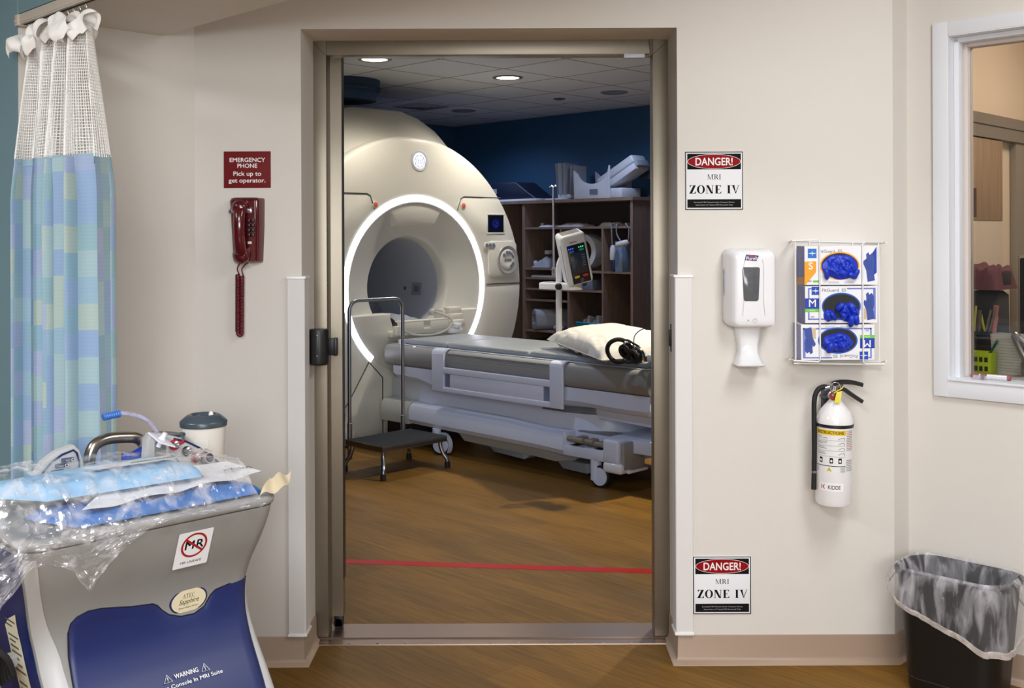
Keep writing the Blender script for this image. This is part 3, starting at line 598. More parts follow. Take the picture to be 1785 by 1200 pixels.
for x0, x1 in ((0.20, 0.652), (0.662, 1.445), (1.455, UE - .05)):
    MB().box(x0, x1, -0.295, 0.295, 0.7245, 0.762, 0.018, 5).build('cushion', M_cush, tab)
MB().lathe([(0.012, 0), (0.010, 0.003), (0, 0.004)], 16, M=Tm(0.36, -0.334, 0.7175)).build('deck_light', mat('deck_led', (255, 240, 255), 0.3, emit=1.0), tab)
# apron under the deck
MB().loft([[(x, -w, zt), (x, -w, zb + .03), (x, -w + .03, zb), (x, w - .03, zb), (x, w, zb + .03), (x, w, zt)] for x, w, zt, zb in ((0.125, .335, .571, .49), (0.15, .340, .571, .478), (0.40, .340, .571, .470), (0.55, .34, .571, .44), (1.9, .34, .571, .462), (2.2, .34, .571, .452), (UE - .03, .34, .571, .452), (UE - .01, .33, .571, .46))]).build('apron', M_tabw, tab, ang=30)
MB().loft([[(x, -w, z), (x, w, z), (x, w, .455), (x, -w, .455)] for x, w, z in ((1.98, .26, .425), (2.02, .28, .40), (UE - .04, .28, .385))]).build('apron_tray', M_tabw, tab)
# side rails, near and far
def rail(sg):
    y0, y1 = -0.392, -0.370
    m = MB(); X0, X1 = 0.612, 1.825
    def seg(a, b, c, d, e=y0, f=y1, bev=.007): m.box(a, b, *sorted((sg * e, sg * f)), c, d, bev, 3)
    seg(X0, 0.735, 0.437, 0.700); seg(1.715, X1, 0.437, 0.700)
    seg(0.72, 1.73, 0.564, 0.608); seg(0.72, 1.73, 0.437, 0.474)
    o = m.build('side_rail', M_tabw, tab)
    m = MB(); m.box(0.795, 1.655, *sorted((sg * -0.3875, sg * -0.372)), 0.468, 0.572, 0.003); m.build('rail_panel', M_tabw, o)
    for a, b in ((0.725, 0.80), (1.65, 1.72)): MB().box(a, b, *sorted((sg * -0.3735, sg * -0.370)), 0.46, 0.58).build('grip_slot', mat('slot_bluegrey', (120, 128, 150), 0.5), o)
    for a, b in ((X0, 0.735), (1.715, X1)):
        MB().loft([[(x, sg * v, z) for v, z in ((-.392, .690), (-.386, .712), (-.366, .7265), (-.330, .7285), (-.30, .7275), (-.30, .7247), (-.345, .7225), (-.3705, .703), (-.3705, .690))] for x in (a + .002, b - .002)]).build('rail_arm', M_tabw, o, ang=50)
rail(1); rail(-1)
# column and bellows
MB().loft([[(x, -w, 0.30), (x, -w + .02, .38), (x, -w + .03, 0.47), (x, w - .03, 0.47), (x, w - .02, .38), (x, w, 0.30)] for x, w in ((0.331, .275), (1.45, .285), (1.75, .285), (1.92, .25), (2.05, .17), (2.10, .09))]).build('lift_column', M_tabw, tab, ang=40)
for i in range(4):
    z = 0.437 - i * 0.011
    MB().loft([[(x, -w, z - .004), (x, -w - .008, z), (x, -w, z + .004), (x, w, z + .004), (x, w + .008, z), (x, w, z - .004)] for x, w in ((1.55, .275), (1.75, .270), (1.92, .235), (2.06, .15), (2.11, .07))]).build('bellows_fold', mat('bellows_grey', (150, 150, 156), 0.6), tab, ang=40)
# chassis
def chs(x, w, zt, zb): return [(x, -w + .02, zb), (x, -w, zb + .03), (x, -w, zt - .055), (x, -w + .015, zt - .022), (x, -w + .05, zt - .004), (x, -w + .09, zt), (x, w - .09, zt), (x, w - .05, zt - .004), (x, w - .015, zt - .022), (x, w, zt - .055), (x, w, zb + .03), (x, w - .02, zb)]
MB().loft([chs(0.331, .366, .322, .180), chs(0.34, .372, .325, .178), chs(0.70, .372, .325, .172), chs(1.30, .372, .318, .168), chs(1.62, .372, .300, .164)]).build('chassis', M_tabw, tab, ang=30)
MB().loft([chs(1.62, .372, .300, .164), chs(1.74, .376, .302, .160), chs(1.80, .378, .302, .158), chs(1.815, .378, .302, .158)]).build('chassis_shoulder', M_tabw, tab, ang=30)
plt = MB().box(1.815, 2.26, -0.378, 0.378, 0.160, 0.228, 0.008).box(1.815, 2.56, -0.285, 0.285, 0.22, 0.300, 0.006).box(2.14, 2.262, -0.395, -0.29, 0.165, 0.302, 0.018, 3).box(2.14, 2.262, 0.29, 0.395, 0.165, 0.302, 0.018, 3).box(1.812, 1.838, -0.378, -0.285, 0.22, .302, .006).build('foot_platform', M_tabw, tab)
for sg in (-1, 1): MB().box(2.145, 2.285, *sorted((sg * 0.400, sg * 0.30)), 0.108, 0.168, 0.016, 3).box(2.20, 2.30, *sorted((sg * 0.34, sg * 0.16)), 0.108, 0.125, .006).build('bumper', M_gloss, tab)
for sg in (-1, 1): MB().box(2.262, 2.288, *sorted((sg * 0.375, sg * 0.17)), 0.127, 0.292, 0.012, 3).build('end_panel', M_tabg, tab)
MB().loft([[(x, -w, zt), (x, -w + .05, zb), (x, w - .05, zb), (x, w, zt)] for x, w, zt, zb in ((0.74, .30, .18, .16), (0.82, .33, .175, .105), (1.5, .33, .17, .092), (1.66, .33, .165, .085), (1.80, .30, .165, .105), (1.86, .28, .165, .15))]).build('underbody', mat('underbody_grey', (186, 184, 182), 0.5), tab, ang=30)
MB().loft([[(x, -w, .11), (x, -w + .02, zb), (x, w - .02, zb), (x, w, .11)] for x, w, zb in ((1.0, .24, .10), (1.08, .27, .062), (1.36, .27, .05), (1.42, .2, .10))]).loft([[(x, -w, .10), (x, -w + .02, zb), (x, w - .02, zb), (x, w, .10)] for x, w, zb in ((1.62, .24, .08), (1.70, .27, .042), (1.9, .27, .036), (1.98, .2, .09))]).build('belly_pan', mat('belly_grey', (150, 158, 168), 0.5), tab, ang=30)
# brake pedals on the near corner
pm = mat('pedal_taupe', (142, 132, 118), 0.38)
for x0, x1, y_, z_ in ((1.865, 1.985, -0.385, 0.268), (1.975, 2.045, -0.360, 0.262), (2.03, 2.125, -0.345, 0.252)):
    pd = MB().lathe([(0.0, x0), (0.014, x0), (0.016, x0 + .006), (0.016, x1 - .006), (0.013, x1), (0, x1)], 18, M=Tm(0, y_, z_) @ Ry(90)).build('pedal_bar', pm, tab)
    MB().box((x0 + x1) / 2 - .022, (x0 + x1) / 2 + .022, y_ + .008, -0.29, z_ - .006, z_ + .014, .005).build('pedal_arm', pm, pd)
MB().box(1.86, 2.13, -0.335, -0.288, 0.232, 0.262, 0.008).box(1.86, 2.12, -.29, -.17, .3005, .3035, .001).build('pedal_plate', mat('pedal_plate_grey', (128, 124, 122), 0.4), tab)
for a in (1.87, 2.06): MB().box(a, a + .055, -.372, -.31, .2285, .2295).build('pedal_slot', M_dark, tab)
# casters
def caster(x, y, ang, housing):
    c = MB().lathe([(0.034, housing), (0.034, 0.165), (0.034, 0.175)] if housing < .1 else [(0.03, housing), (0.03, 0.175)], 20, M=Tm(x - .035, y - .012, 0)).build('caster', M_tabw, tab)
    Q = Tm(x, y, 0.066) @ Rz(ang) @ Rx(90)
    w = MB()
    for s_ in (-1, 1): w.lathe([(0.0, s_ * .012), (0.064, s_ * .012), (0.0655, s_ * .018), (0.0655, s_ * .028), (0.060, s_ * .032), (0.0, s_ * .032)], 28, M=Q)
    w.build('wheel', M_rubber, c)
    w = MB()
    for s_ in (-1, 1): w.lathe([(0.054, s_ * .0315), (0.052, s_ * .0335), (0.0, s_ * .034)], 28, M=Q)
    w.build('wheel_cover', M_tabw, c)
    if housing > .1: MB().loft([[(x + .0 + r * math.cos(R(a)), y, 0.066 + r * math.sin(R(a))) for r, a in ((.072, a_), (.082, a_))] + [(x + r * math.cos(R(a_)), y + .03, .066 + r * math.sin(R(a_))) for r in (.082, .072)] for a_ in range(-40, 130, 17)]).build('wheel_guard', M_tabw, c)
caster(2.085, -0.33, 8, 0.040); caster(0.66, -0.345, 38, 0.12); caster(2.085, 0.33, 8, 0.04); caster(0.66, 0.33, 10, 0.12)
# foot-end bracket
MB().box(2.40, 2.60, -0.20, 0.2, 0.19, 0.222, .008).loft([[(2.36, y, .125), (2.36, y, .19), (2.60, y, .19), (2.60, y, .16), (2.46, y, .10), (2.40, y, .09)] for y in (-.12, -.10)]).box(2.28, 2.45, -.10, .1, .14, .22).build('foot_bracket', M_tabw, tab)
# ================================================================ THINGS IN THE SCAN ROOM
def at_local(u, v, z=0.0): return loc(u, v, z)
# pillow, lying across the foot end
def pillow_pts():
    m = MB()
    L_, Wd, H = 0.92, 0.54, 0.215
    def f(sgn):
        def g(s, t):
            x, y = (s - .5) * 2, (t - .5) * 2
            ed = (1 - abs(x) ** 3.2) * (1 - abs(y) ** 3.2)
            h = max(0, ed) ** 0.42
            k = 1 - 0.085 * (1 - abs(x) ** 2) * (abs(y) ** 3); k2 = 1 - 0.07 * (1 - abs(y) ** 2) * (abs(x) ** 3)
            w = noise.noise(Vector((x * 1.6, y * 1.8, sgn * 3.1))) * .010 + max(0, .16 - abs(noise.noise(Vector((x * 2.6 + y * 2.2, y * 2.4 - x * .8, 9))))) * -.07 * (0.3 + min(1, abs(y) + abs(x) * .4))
            return Vector((x * L_ / 2 * k, y * Wd / 2 * k2, sgn * H / 2 * h * (1.0 if sgn > 0 else .20) + w * (h > .05)))
        return g
    m.grid(f(1), 54, 40); m.grid(f(-1), 54, 40)
    return m
pil = thing('pillow', 'plump white pillow lying on the foot end of the scanner table', 'pillow', at_local(1.955, -0.06, 0.817), rot=(R(3.5), R(2.5), ROT + R(-27)))
pillow_pts().build('pillow_case', mat('pillow_cotton', (226, 222, 212), 0.8, bump=0.1, bscale=400, sheen=0.2), pil, ang=80, weld=True)
pts = []
for i in range(120):
    a = i / 120 * 4; s_, q = a % 1, int(a)
    x, y = ((s_ * 2 - 1, -1), (1, s_ * 2 - 1), (1 - s_ * 2, 1), (-1, 1 - s_ * 2))[q]
    k = 1 - 0.085 * (1 - abs(x) ** 2) * (abs(y) ** 3); k2 = 1 - 0.07 * (1 - abs(y) ** 2) * (abs(x) ** 3)
    pts.append((x * .46 * k, y * .27 * k2, 0.0))
MB().tube(pts, 0.0035, 6, closed=True).build('piping', MATS['pillow_cotton'], pil)
# headphones lying in front of the pillow
hp = thing('headphones', 'black over-ear headphones with silver trim lying against the white pillow', 'headphones', at_local(2.375, -0.445, 0.7645), ROT + R(28)); hp.scale = (.92, .92, .92)
band = [(-.050 + .070 * math.cos(R(a)) * 1.0, -.035 + .016 * math.sin(R(a * 2)), .085 + .070 * math.sin(R(a))) for a in range(60, 301, 12)]
MB().tube(band, 0.014, 8).build('headband', M_rubber, hp)
for k, (x, y, z, az) in enumerate(((0.0, 0.03, 0.085, 55), (0.07, -0.02, 0.062, 40))):
    Q = Tm(x, y, z) @ Rz(az) @ Ry(72)
    c = MB().lathe([(0, -.026), (.041, -.026), (.050, -.014), (.053, 0.005), (.048, .019), (.031, .029), (0, .029)], 28, M=Q).build('ear_cup', mat('headphone_black', (14, 14, 16), 0.3), hp)
    MB().lathe([(.0528, -.005), (.0548, 0.001), (.0534, .007)], 28, M=Q, cap=False).build('silver_trim', M_chrome, c)
    MB().tube([(Q @ Vector((.036 * math.cos(R(a)), .040 * math.sin(R(a)), -.030))) for a in range(0, 360, 20)], 0.014, 8, closed=True).build('ear_pad', M_rubber, c)
MB().tube(smoothpath([(-.02, -.02, .148), (0.0, .0, .148), (.04, -.01, .13), (.075, -.02, .112)], 6), .007, 8).tube(smoothpath([(-.02, -.05, .020), (.02, -.06, .016), (.06, -.05, .022)], 6), .007, 8).build('yoke', M_rubber, hp)
MB().tube(smoothpath([(.03, .05, .10), (.03, .09, .17), (.09, .11, .215), (.20, .10, .22), (.30, .08, .20)], 8), .0035, 6).build('audio_lead', M_rubber, hp)
cal = thing('hand_rest', 'pale rounded plastic block on the table edge behind the headphones', 'block', at_local(2.455, -0.262, 0.7632), ROT)
MB().box(-0.05, 0.04, -0.055, 0.055, 0.0005, 0.052, 0.018, 3).build('block_body', M_gant2, cal)
MB().box(-0.052, -.044, -0.038, 0.038, 0.008, 0.036, 0.003).build('block_pad', mat('pad_grey', (176, 176, 176), 0.5), cal)

# step stool with its handrail
st = thing('step_stool', 'steel step stool with black rubber tread and tall handrail', 'step stool', at_local(0.815, -0.865), ROT)
zt = 0.205; hx, hy = 0.188, 0.265
MB().box(-hx, hx, -hy, hy, zt - .034, zt - .004, 0.003).box(-hx, hx, -hy, -hy + .004, zt - .036, zt).box(-hx, hx, hy - .004, hy, zt - .036, zt).box(-hx, -hx + .004, -hy, hy, zt - .036, zt).box(hx - .004, hx, -hy, hy, zt - .036, zt).build('step_frame', M_satin, st)
MB().box(-hx + .006, hx - .006, -hy + .006, hy - .006, zt - .004, zt + .001).build('rubber_tread', mat('tread_rubber', (40, 43, 48), 0.85, spec=0.15, bump=0.6, bscale=220), st)
for sx in (-1, 1):
    for sy in (-1, 1):
        lg = MB().tube(smoothpath([(sx * (hx - .03), sy * (hy - .03), zt - .035), (sx * (hx - .028), sy * (hy - .03), zt - .07), (sx * (hx - .012), sy * (hy - .018), zt - .12), (sx * (hx + .004), sy * (hy - .004), .055), (sx * (hx + .006), sy * (hy - .002), .012)], 5), 0.0135, 12).build('leg', M_satin, st)
        MB().lathe([(0.0185, 0.0005), (0.0185, 0.01), (0.0165, 0.038), (0.0145, 0.040), (0, .040)], 16, M=Tm(sx * (hx + .006), sy * (hy - .002), 0)).build('rubber_foot', M_rubber, lg)
xr = -hx - .015; top = 1.085
MB().tube([(xr, -hy + .045, .085), (xr, -hy + .045, top - .07)] + [(xr, -hy + .045 + .07 - .07 * math.cos(R(a)), top - .07 + .07 * math.sin(R(a))) for a in range(15, 91, 15)] + [(xr, hy - .045 - .07 + .07 * math.sin(R(a)), top - .07 + .07 * math.cos(R(a))) for a in range(0, 91, 15)] + [(xr, hy - .045, .085)], 0.0125, 12).build('handrail', M_satin, st)
for sy in (-1, 1): MB().lathe([(0.0155, .07), (0.0155, .30), (.0127, .302)], 14, M=Tm(xr, sy * (hy - .045), 0)).build('rail_socket', M_satin, st)

# contrast injector on its post behind the table
inj = thing('contrast_injector', 'white injector with black touch panel on a post behind the scanner table', 'injector', at_local(0.715, 0.80), ROT)
MB().lathe([(0.0, 0.03), (0.20, 0.03), (0.21, 0.05), (0.06, 0.09), (0.03, 0.11)], 32).build('floor_base', M_white, inj)
for k in range(5): MB().ball((.17 * math.cos(k * 1.257), .17 * math.sin(k * 1.257), .026), (.025, .012, .0255)).build('caster', M_rubber, inj)
MB().tube(smoothpath([(0, 0, .10), (0, 0, .6), (0, 0, 1.15), (0.002, 0, 1.26), (0.03, 0, 1.33), (0.08, 0, 1.385), (.13, 0, 1.40)], 6), 0.0235, 16).build('post', M_white, inj)
tr = MB().prism(rrect(-0.165, 0.20, -0.075, 0.075, 0.05, 6), 1.095, 1.145, bev=0.012, seg=3).build('tray_ring', M_white, inj)
MB().box(-0.13, -0.04, -0.045, 0.045, 1.1455, 1.149, 0.001).build('tray_well', mat('tray_grey', (190, 188, 184), 0.5), tr)
MB().lathe([(0.0, .0), (.026, .0), (.026, .02), (.018, .03), (0, .03)], 10, M=Tm(0.075, -0.076, 1.12) @ Rx(90)).build('clamp_knob', M_black, inj)
HM = Tm(0.18, -0.03, 1.335) @ Rz(60) @ Rx(13) @ Ry(-15) @ Matrix.Scale(1.16, 4)
hd = MB().box(-0.085, 0.085, -0.075, 0.065, -0.165, 0.175, 0.028, 4, M=HM).build('injector_head', M_white, inj)
pn = MB().box(-0.055, 0.066, -0.0785, -0.072, -0.150, 0.110, 0.004, M=HM).build('touch_panel', mat('panel_black', (30, 32, 44), 0.18), hd)
FP = HM @ Tm(0, -0.0788, 0) @ UP
MB().box(-0.045, 0.056, -0.0792, -0.078, -0.085, 0.055, 0.001, M=HM).build('screen', mat('panel_screen', (44, 50, 66), 0.2, emit=0.05), pn)
for nm, col, xs, y_, r_ in (('blue_lamp', (70, 90, 255), (-.044, -.031, -.018), .088, .0045), ('green_lamp', (60, 220, 140), (.024, .037, .050), .088, .0045)):
    for x in xs: MB().disc(x, y_, r_, r_, 0.0006, FP, 14).build(nm, mat(nm, col, 0.4, emit=1.2), pn)
MB().prism(rrect(-.044, -.012, .062, .076, .006, 4), 0, .001, M=FP).build('blue_key', mat('key_blue', (30, 90, 150), .4, emit=.2), pn)
MB().prism(rrect(.022, .054, .062, .076, .006, 4), 0, .001, M=FP).build('green_key', mat('key_green', (40, 130, 90), .4, emit=.2), pn)
MB().prism(rrect(-.040, -.006, -.112, -.096, .007, 4), 0, .0012, M=FP).build('yellow_key', mat('key_yellow', (206, 190, 50), .4), pn)
MB().prism(rrect(.016, .052, -.112, -.096, .007, 4), 0, .0012, M=FP).build('red_key', mat('key_red', (196, 44, 52), .4), pn)
m = MB().tube([FP @ Vector((x + .006, y - .133, .0006)) for x, y in arc(0, 0, .012, 0, 360, 20)], .0009, 4)
m.box(-.0006 + .006, .0006 + .006, -.142, -.124, 0, .0008, M=FP).box(-.003, .015, -.1336, -.1324, 0, .0008, M=FP).build('round_mark', mat('panel_mark', (150, 156, 170), .4), pn)
for k in range(6):
    for xa_, xb_ in ((-.043, -.024), (.030, .053)): MB().box(xa_, xb_, -.04 + k * .014, -.034 + k * .014, .0009, .0012, M=FP).build('panel_marking', mat('panel_mark2', (104, 110, 124), .4), pn)
MB().box(-.032, .018, -.0757, -.0753, .125, .131, M=HM).build('red_mark', mat('red_print', (176, 70, 70), .5), hd)
for x in (-.035, .035): MB().lathe([(0.0, -.20), (.014, -.20), (.02, -.185), (.022, -.165)], 14, M=HM @ Tm(x, 0, 0)).build('syringe_port', mat('port_blue', (40, 70, 110), .4), hd)
MB().box(-.06, .06, -.04, .04, .1745, .1765, .001, M=HM).box(-.0865, -.084, -.05, -.043, -.13, .12, M=HM).build('vent_slot', mat('slot_grey', (120, 118, 114), .5), hd)
MB().lathe([(.0085, 0), (.0085, .64)], 12, M=Tm(-.052, 0, 1.235)).box(-.062, -.02, -.014, .014, 1.20, 1.26, .005).build('drip_pole', M_satin, inj)
MB().tube(smoothpath([(-.052, 0, 1.875), (-.075, 0, 1.885), (-.090, 0, 1.875), (-.094, 0, 1.895)], 5), .004, 6).tube(smoothpath([(-.052, 0, 1.875), (-.035, 0, 1.885), (-.022, 0, 1.88), (-.02, 0, 1.895)], 5), .004, 6).build('drip_hook', M_chrome, inj)

# ---------------------------------------------------------------- open shelving along the back wall
VS = 2.27
sh = thing('shelf_unit', 'brown laminate open shelving unit against the dark blue back wall', 'shelving', ORG, ROT)
uL, _ = Lv(912.5, 400, VS); uR, _ = Lv(1100, 400, VS); uM, _ = Lv(1050, 480, VS); uA, _ = Lv(990, 520, VS)
_, zT = Lv(1000, 347, VS); _, z2 = Lv(1000, 395.5, VS)
zz = lambda px, py: Lv(px, py, VS)[1]
T = 0.018; D0, D1 = VS, 2.742
def pl(name, x0, x1, z0, z1, d0=D0, d1=D1): return MB().box(x0, x1, d0, d1, z0, z1, 0.0008, 1).build(name, M_shelf, sh)
pl('side_panel', uL - T, uL + T, 0, zT - .03); pl('side_panel', uR - T / 2, uR + T, 0, zT - .03)
pl('top_panel', uL - .30, uR + .03, zT - .03, zT, D0 - .015)
pl('left_panel', uL - .30, uL - .282, 0, zT - .03)
pl('upper_shelf', uL + T, uR - T / 2, z2 - .02, z2)
pl('divider', uM - T / 2, uM + T / 2, 0, z2 - .02)
pl('divider', uA - T / 2, uA + T / 2, zz(990, 508), z2 - .02) if False else None
uB, _ = Lv(977, 420, VS)
pl('divider', uB - .008, uB + .008, zz(976, 473), z2 - .02)
pl('divider', uA - .008, uA + .008, 0.05, zz(990, 470) - .02)
for py in (469, 485.5, 504.5, 524, 578, 596): pl('small_shelf', uL + T, uA - .008, zz(950, py) - .012, zz(950, py) + .006)
for py in (474, 507.5): pl('small_shelf', uA + .008, uM - T / 2, zz(1020, py) - .012, zz(1020, py) + .006)
pl('small_shelf', uM + T / 2, uR - T / 2, zz(1075, 475.5) - .012, zz(1075, 475.5) + .006)
pl('small_shelf', uA + .008, uM - T / 2, zz(1020, 589) - .012, zz(1020, 589) + .004)
MB().box(uL - .28, uR, D1 - .006, D1, 0, zT - .03).build('back_panel', mat('shelf_back', (84, 66, 58), .6), sh)

def onshelf(px, py, name, label, cat, v=None, group=None, dz=0.0, rz=0.0, snap=None):
    v = VS + .16 if v is None else v
    u, z = Lv(px, py, v)
    return thing(name, label, cat, at_local(u, v, (snap if snap is not None else z) + dz), ROT + R(rz), group)
M_coil = mat('coil_white', (206, 206, 210), .45); M_coilg = mat('coil_grey', (150, 152, 160), .5); M_navy = mat('navy_vinyl', (16, 24, 46), .55)
M_cloth = mat('grey_cloth', (150, 152, 160), .9, bump=.3, bscale=120)
zTop = zT + .0006
wedge = onshelf(908, 345, 'foam_wedge', 'dark navy foam wedge on top of the shelving beside the scanner', 'foam wedge', VS + .2, snap=zTop + .022)
MB().prism([(-.34, 0), (.34, 0), (.22, .07), (.06, .17), (-.26, .17), (-.34, .10)], -.14, .14, M=Tm(0, 0, 0) @ UP, bev=.012).build('wedge_foam', M_navy, wedge)
MB().box(-.345, -.20, -.1432, -.141, .06, .11).build('care_label', mat('label_grey', (150, 150, 156), .6), wedge)
bd = onshelf(915, 345, 'transfer_board', 'thin pale board lying under the navy wedge on the shelving', 'board', VS + .2, snap=zTop)
MB().prism(rrect(-.33, .34, -.17, .17, .05, 5), 0, .021, bev=.006).build('board_panel', M_coil, bd)
bd = onshelf(1000, 345, 'thin_tray', 'thin pale tray on the shelving under the upright cradle', 'tray', VS + .2, snap=zTop)
MB().prism(rrect(-.235, .0, -.17, .17, .03, 5), 0, .014, bev=.005).build('tray_panel', M_coil, bd)
cra = onshelf(1000, 345, 'head_coil_base', 'white cradle with two fluted uprights on top of the shelving', 'coil', VS + .24, snap=zTop + .0146)
MB().box(-.12, .055, -.10, .10, .0, .04, .01).build('cradle_base', M_coil, cra)
for x0, x1, h_ in ((-.15, -.01, .34), (.04, .11, .31)):
    m = MB()
    rings = []
    for i in range(9):
        z = .03 + (h_ - .03) * i / 8; w = .03 * (1 - i / 8)
        rings.append([(x0 + w * (x0 < 0) + (x1 - x0 - w) * s_, -.10 + .018 * math.sin(s_ * 12) , z) for s_ in [j / 14 for j in range(15)]] + [(x1 - (x1 - x0 - w) * s_, .06, z) for s_ in (0, 1)])
    m.loft(rings).build('upright', M_coilg, cra, ang=50)
box_ = onshelf(1058, 345, 'coil_holder', 'large white holder with a scooped top on the shelving beside the door edge', 'coil', VS + .22, snap=zTop)
u0, u1 = -.26, .34
pts = [(u0, 0), (.16, 0), (.16, .30)] + [(-.04 + .155 * math.cos(R(a)) * 1.22, .265 - .13 * math.sin(R(a))) for a in range(10, 171, 12)] + [(u0 - .01, .27)]
MB().prism(pts, -.17, -.145, M=UP, bev=.004).prism(pts, .145, .17, M=UP, bev=.004).build('scooped_end', M_coil, box_)
MB().box(.15, .29, -.140, .140, 0.001, .09, .01).box(-.24, .15, -.15, .15, .0, .045, .005).build('holder_body', M_coil, box_)
MB().box(-.06, .035, -.1765, -.1745, .04, .085).build('label_recess', mat('recess_grey', (112, 114, 122), .5), box_)
top = onshelf(1085, 318, 'coil_half', 'tilted white coil half resting in the scooped holder', 'coil', VS + .22)
Q = Tm(.03, 0, .03) @ Ry(-27)
MB().box(-.25, .22, -.10, .10, -.02, .042, .008, M=Q).build('lower_shell', M_coil, top)
MB().box(-.24, .23, -.10, .10, .046, .125, .02, 3, M=Q).build('upper_shell', M_coil, top)
MB().box(.19, .25, -.085, .085, .0, .06, .01, M=Q).build('end_notch', M_coilg, top)
bk = onshelf(1147, 345, 'dark_coil', 'dark coil slanting behind the white holder at the door edge', 'coil', VS + .39, snap=zTop)
MB().box(-.08, .2, -.05, .05, .0, .02, .004).box(-.2, .25, -.05, .05, .16, .22, .01, M=Tm(0, 0, 0) @ Ry(8)).box(.0, .05, -.04, .04, .01, .2).build('coil_body', mat('coil_dark', (52, 54, 64), .5), bk)
# pads and leads on the upper shelf
zs = z2 + .0006
for (px, w, h_, lb, k) in ((962, .09, .028, 'long white strap pad on the left of the upper shelf', 0), (1004, .165, .045, 'flat crumpled white coil pad in the middle of the upper shelf', 1), (1068, .10, .05, 'white connector block with leads on the right of the upper shelf', 2)):
    t = onshelf(px, 394, 'coil_pad', lb, 'coil', VS + .16 + .03 * k, snap=zs, group='coils on the upper shelf')
    MB().grid(lambda a, b: Vector(((a - .5) * 2 * w, (b - .5) * .2, h_ * (0.05 + .9 * (max(0, 1 - abs(2 * a - 1) ** 4) * max(0, 1 - abs(2 * b - 1) ** 4)) ** .5 * (.75 + .45 * noise.noise(Vector((a * 5, b * 4, k))))))), 24, 10).grid(lambda a, b: Vector(((a - .5) * 2 * w, (b - .5) * .2, h_ * .05 * 0)), 2, 2).build('pad', M_coil, t, ang=60)
    if k == 0: MB().ball((-.125, 0, .024), .022).build('end_knob', M_coil, t)
cb = onshelf(1072, 392, 'coil_lead', 'grey coil lead with two plugs hanging over the right of the upper shelf', 'cable', VS - .03)
z0 = zs - cb.location.z
MB().tube(smoothpath([(-.10, .10, z0 + .01), (-.06, .02, z0 + .018), (-.03, -.012, z0 - .03), (-.02, -.012, -.20), (.0, -.012, -.24)], 8), .006, 8).tube(smoothpath([(.0, .08, z0 + .012), (.02, .0, z0 + .012), (.04, -.014, -.1), (.14, -.014, -.19), (.17, -.014, -.05), (.13, -.01, z0 + .02), (.12, .06, z0 + .012)], 8), .006, 8).build('lead', mat('lead_grey', (120, 124, 132), .5), cb)
for x, z, a in ((-.015, -.26, 4), (.09, -.17, 78)): MB().lathe([(0, -.06), (.022, -.055), (.026, -.02), (.026, .05), (.016, .075), (0, .078)], 16, M=Tm(x, -.016, z) @ Ry(a)).build('plug', M_coil, cb)
# folded cloth
cl = onshelf(951, 468, 'folded_wrap', 'crumpled grey fabric wrap heaped on the left middle shelf', 'wrap', VS + .14, snap=zz(950, 469) + .0066)
MB().grid(lambda a, b: Vector(((a - .5) * .24, (b - .5) * .2, .004 + .15 * max(0, math.sin(a * 3.14)) ** .8 * (.25 + .75 * a) * max(0, 1 - abs(2 * b - 1) ** 3) + .03 * noise.noise(Vector((a * 7, b * 5, 2))) * math.sin(a * 3.14) * math.sin(b * 3.14))), 30, 14).build('fabric', M_cloth, cl, ang=80)
MB().box(.0, .05, -.02, .05, .13, .17, .012).build('strap_end', M_coil, cl); MB().box(-.085, -.045, -.09, -.05, .02, .07, .015).build('strap_end', M_coil, cl)
# ring coil in its clear bag
rc = onshelf(1022, 473, 'ring_coil', 'white ring shaped coil leaning on the shelf behind the injector', 'coil', VS + .15, snap=zz(1020, 474) + .0066)
m = MB(); rings = []
for i in range(25):
    a = R(-115 + 250 * i / 24); c, s_ = math.cos(a), math.sin(a)
    rings.append([(r * c, y, .18 + r * s_) for r, y in ((.115, -.06), (.168, -.06), (.168, .08), (.115, .08))])
m.loft(rings).build('ring_body', M_coil, rc, ang=40)
bx = onshelf(1091, 475, 'blue_folder', 'pale blue box file standing on the shelf at the right', 'folder', VS + .12, snap=zz(1075, 475.5) + .0066)
MB().box(-.045, .040, -.10, .10, 0, .275, .004).build('folder_body', mat('folder_blue', (128, 146, 172), .6), bx)
f2 = onshelf(1082, 475, 'blue_pad', 'dark blue pad leaning beside the pale box file', 'pad', VS + .12, snap=zz(1075, 475.5) + .0066)
MB().box(-.04, .0, -.09, .09, 0, .20, .015).build('pad_body', mat('pad_darkblue', (40, 66, 104), .6), f2)
# bolster with a hole, small pads
bo = onshelf(946, 577, 'knee_bolster', 'pale roll bolster with a square hollow end on the lower left shelf', 'bolster', VS + .02, snap=zz(950, 578) + .0066)
pts = rrect(-.10, .10, 0, .20, .07, 6)
pin = rrect(-.055, .055, .055, .150, .02, 6)
o_ = [(x, y) for x, y in pts]; Q = Tm(-.10, .0, 0) @ Rz(-32)
m = MB(); m.loft([[(x, .34, y) for x, y in o_], [(x, .0, y) for x, y in o_], [(x * .93, -.012, .1 + (y - .1) * .93) for x, y in o_], [(x, -.012, y) for x, y in pin], [(x, .12, y) for x, y in pin]], M=Q).build('bolster_foam', M_cloth, bo, ang=50)
MB().prism([(x, y) for x, y in pin], -.10, -.098, M=Q @ UP).build('hollow', M_dark, bo)
for k, (px, w) in enumerate(((974, .06),)):
    t = onshelf(px, 577, 'foot_pad', ('rounded grey foot pad beside the hollow bolster', 'slim grey foot pad behind the injector post')[k], 'pad', VS + .05 + .13 * k, snap=zz(950, 578) + .0066, group='foot pads on the lower shelf')
    MB().ball((0, 0, .03 + .01 * k), (w, .05, .03 + .01 * k)).build('pad', M_cloth, t)
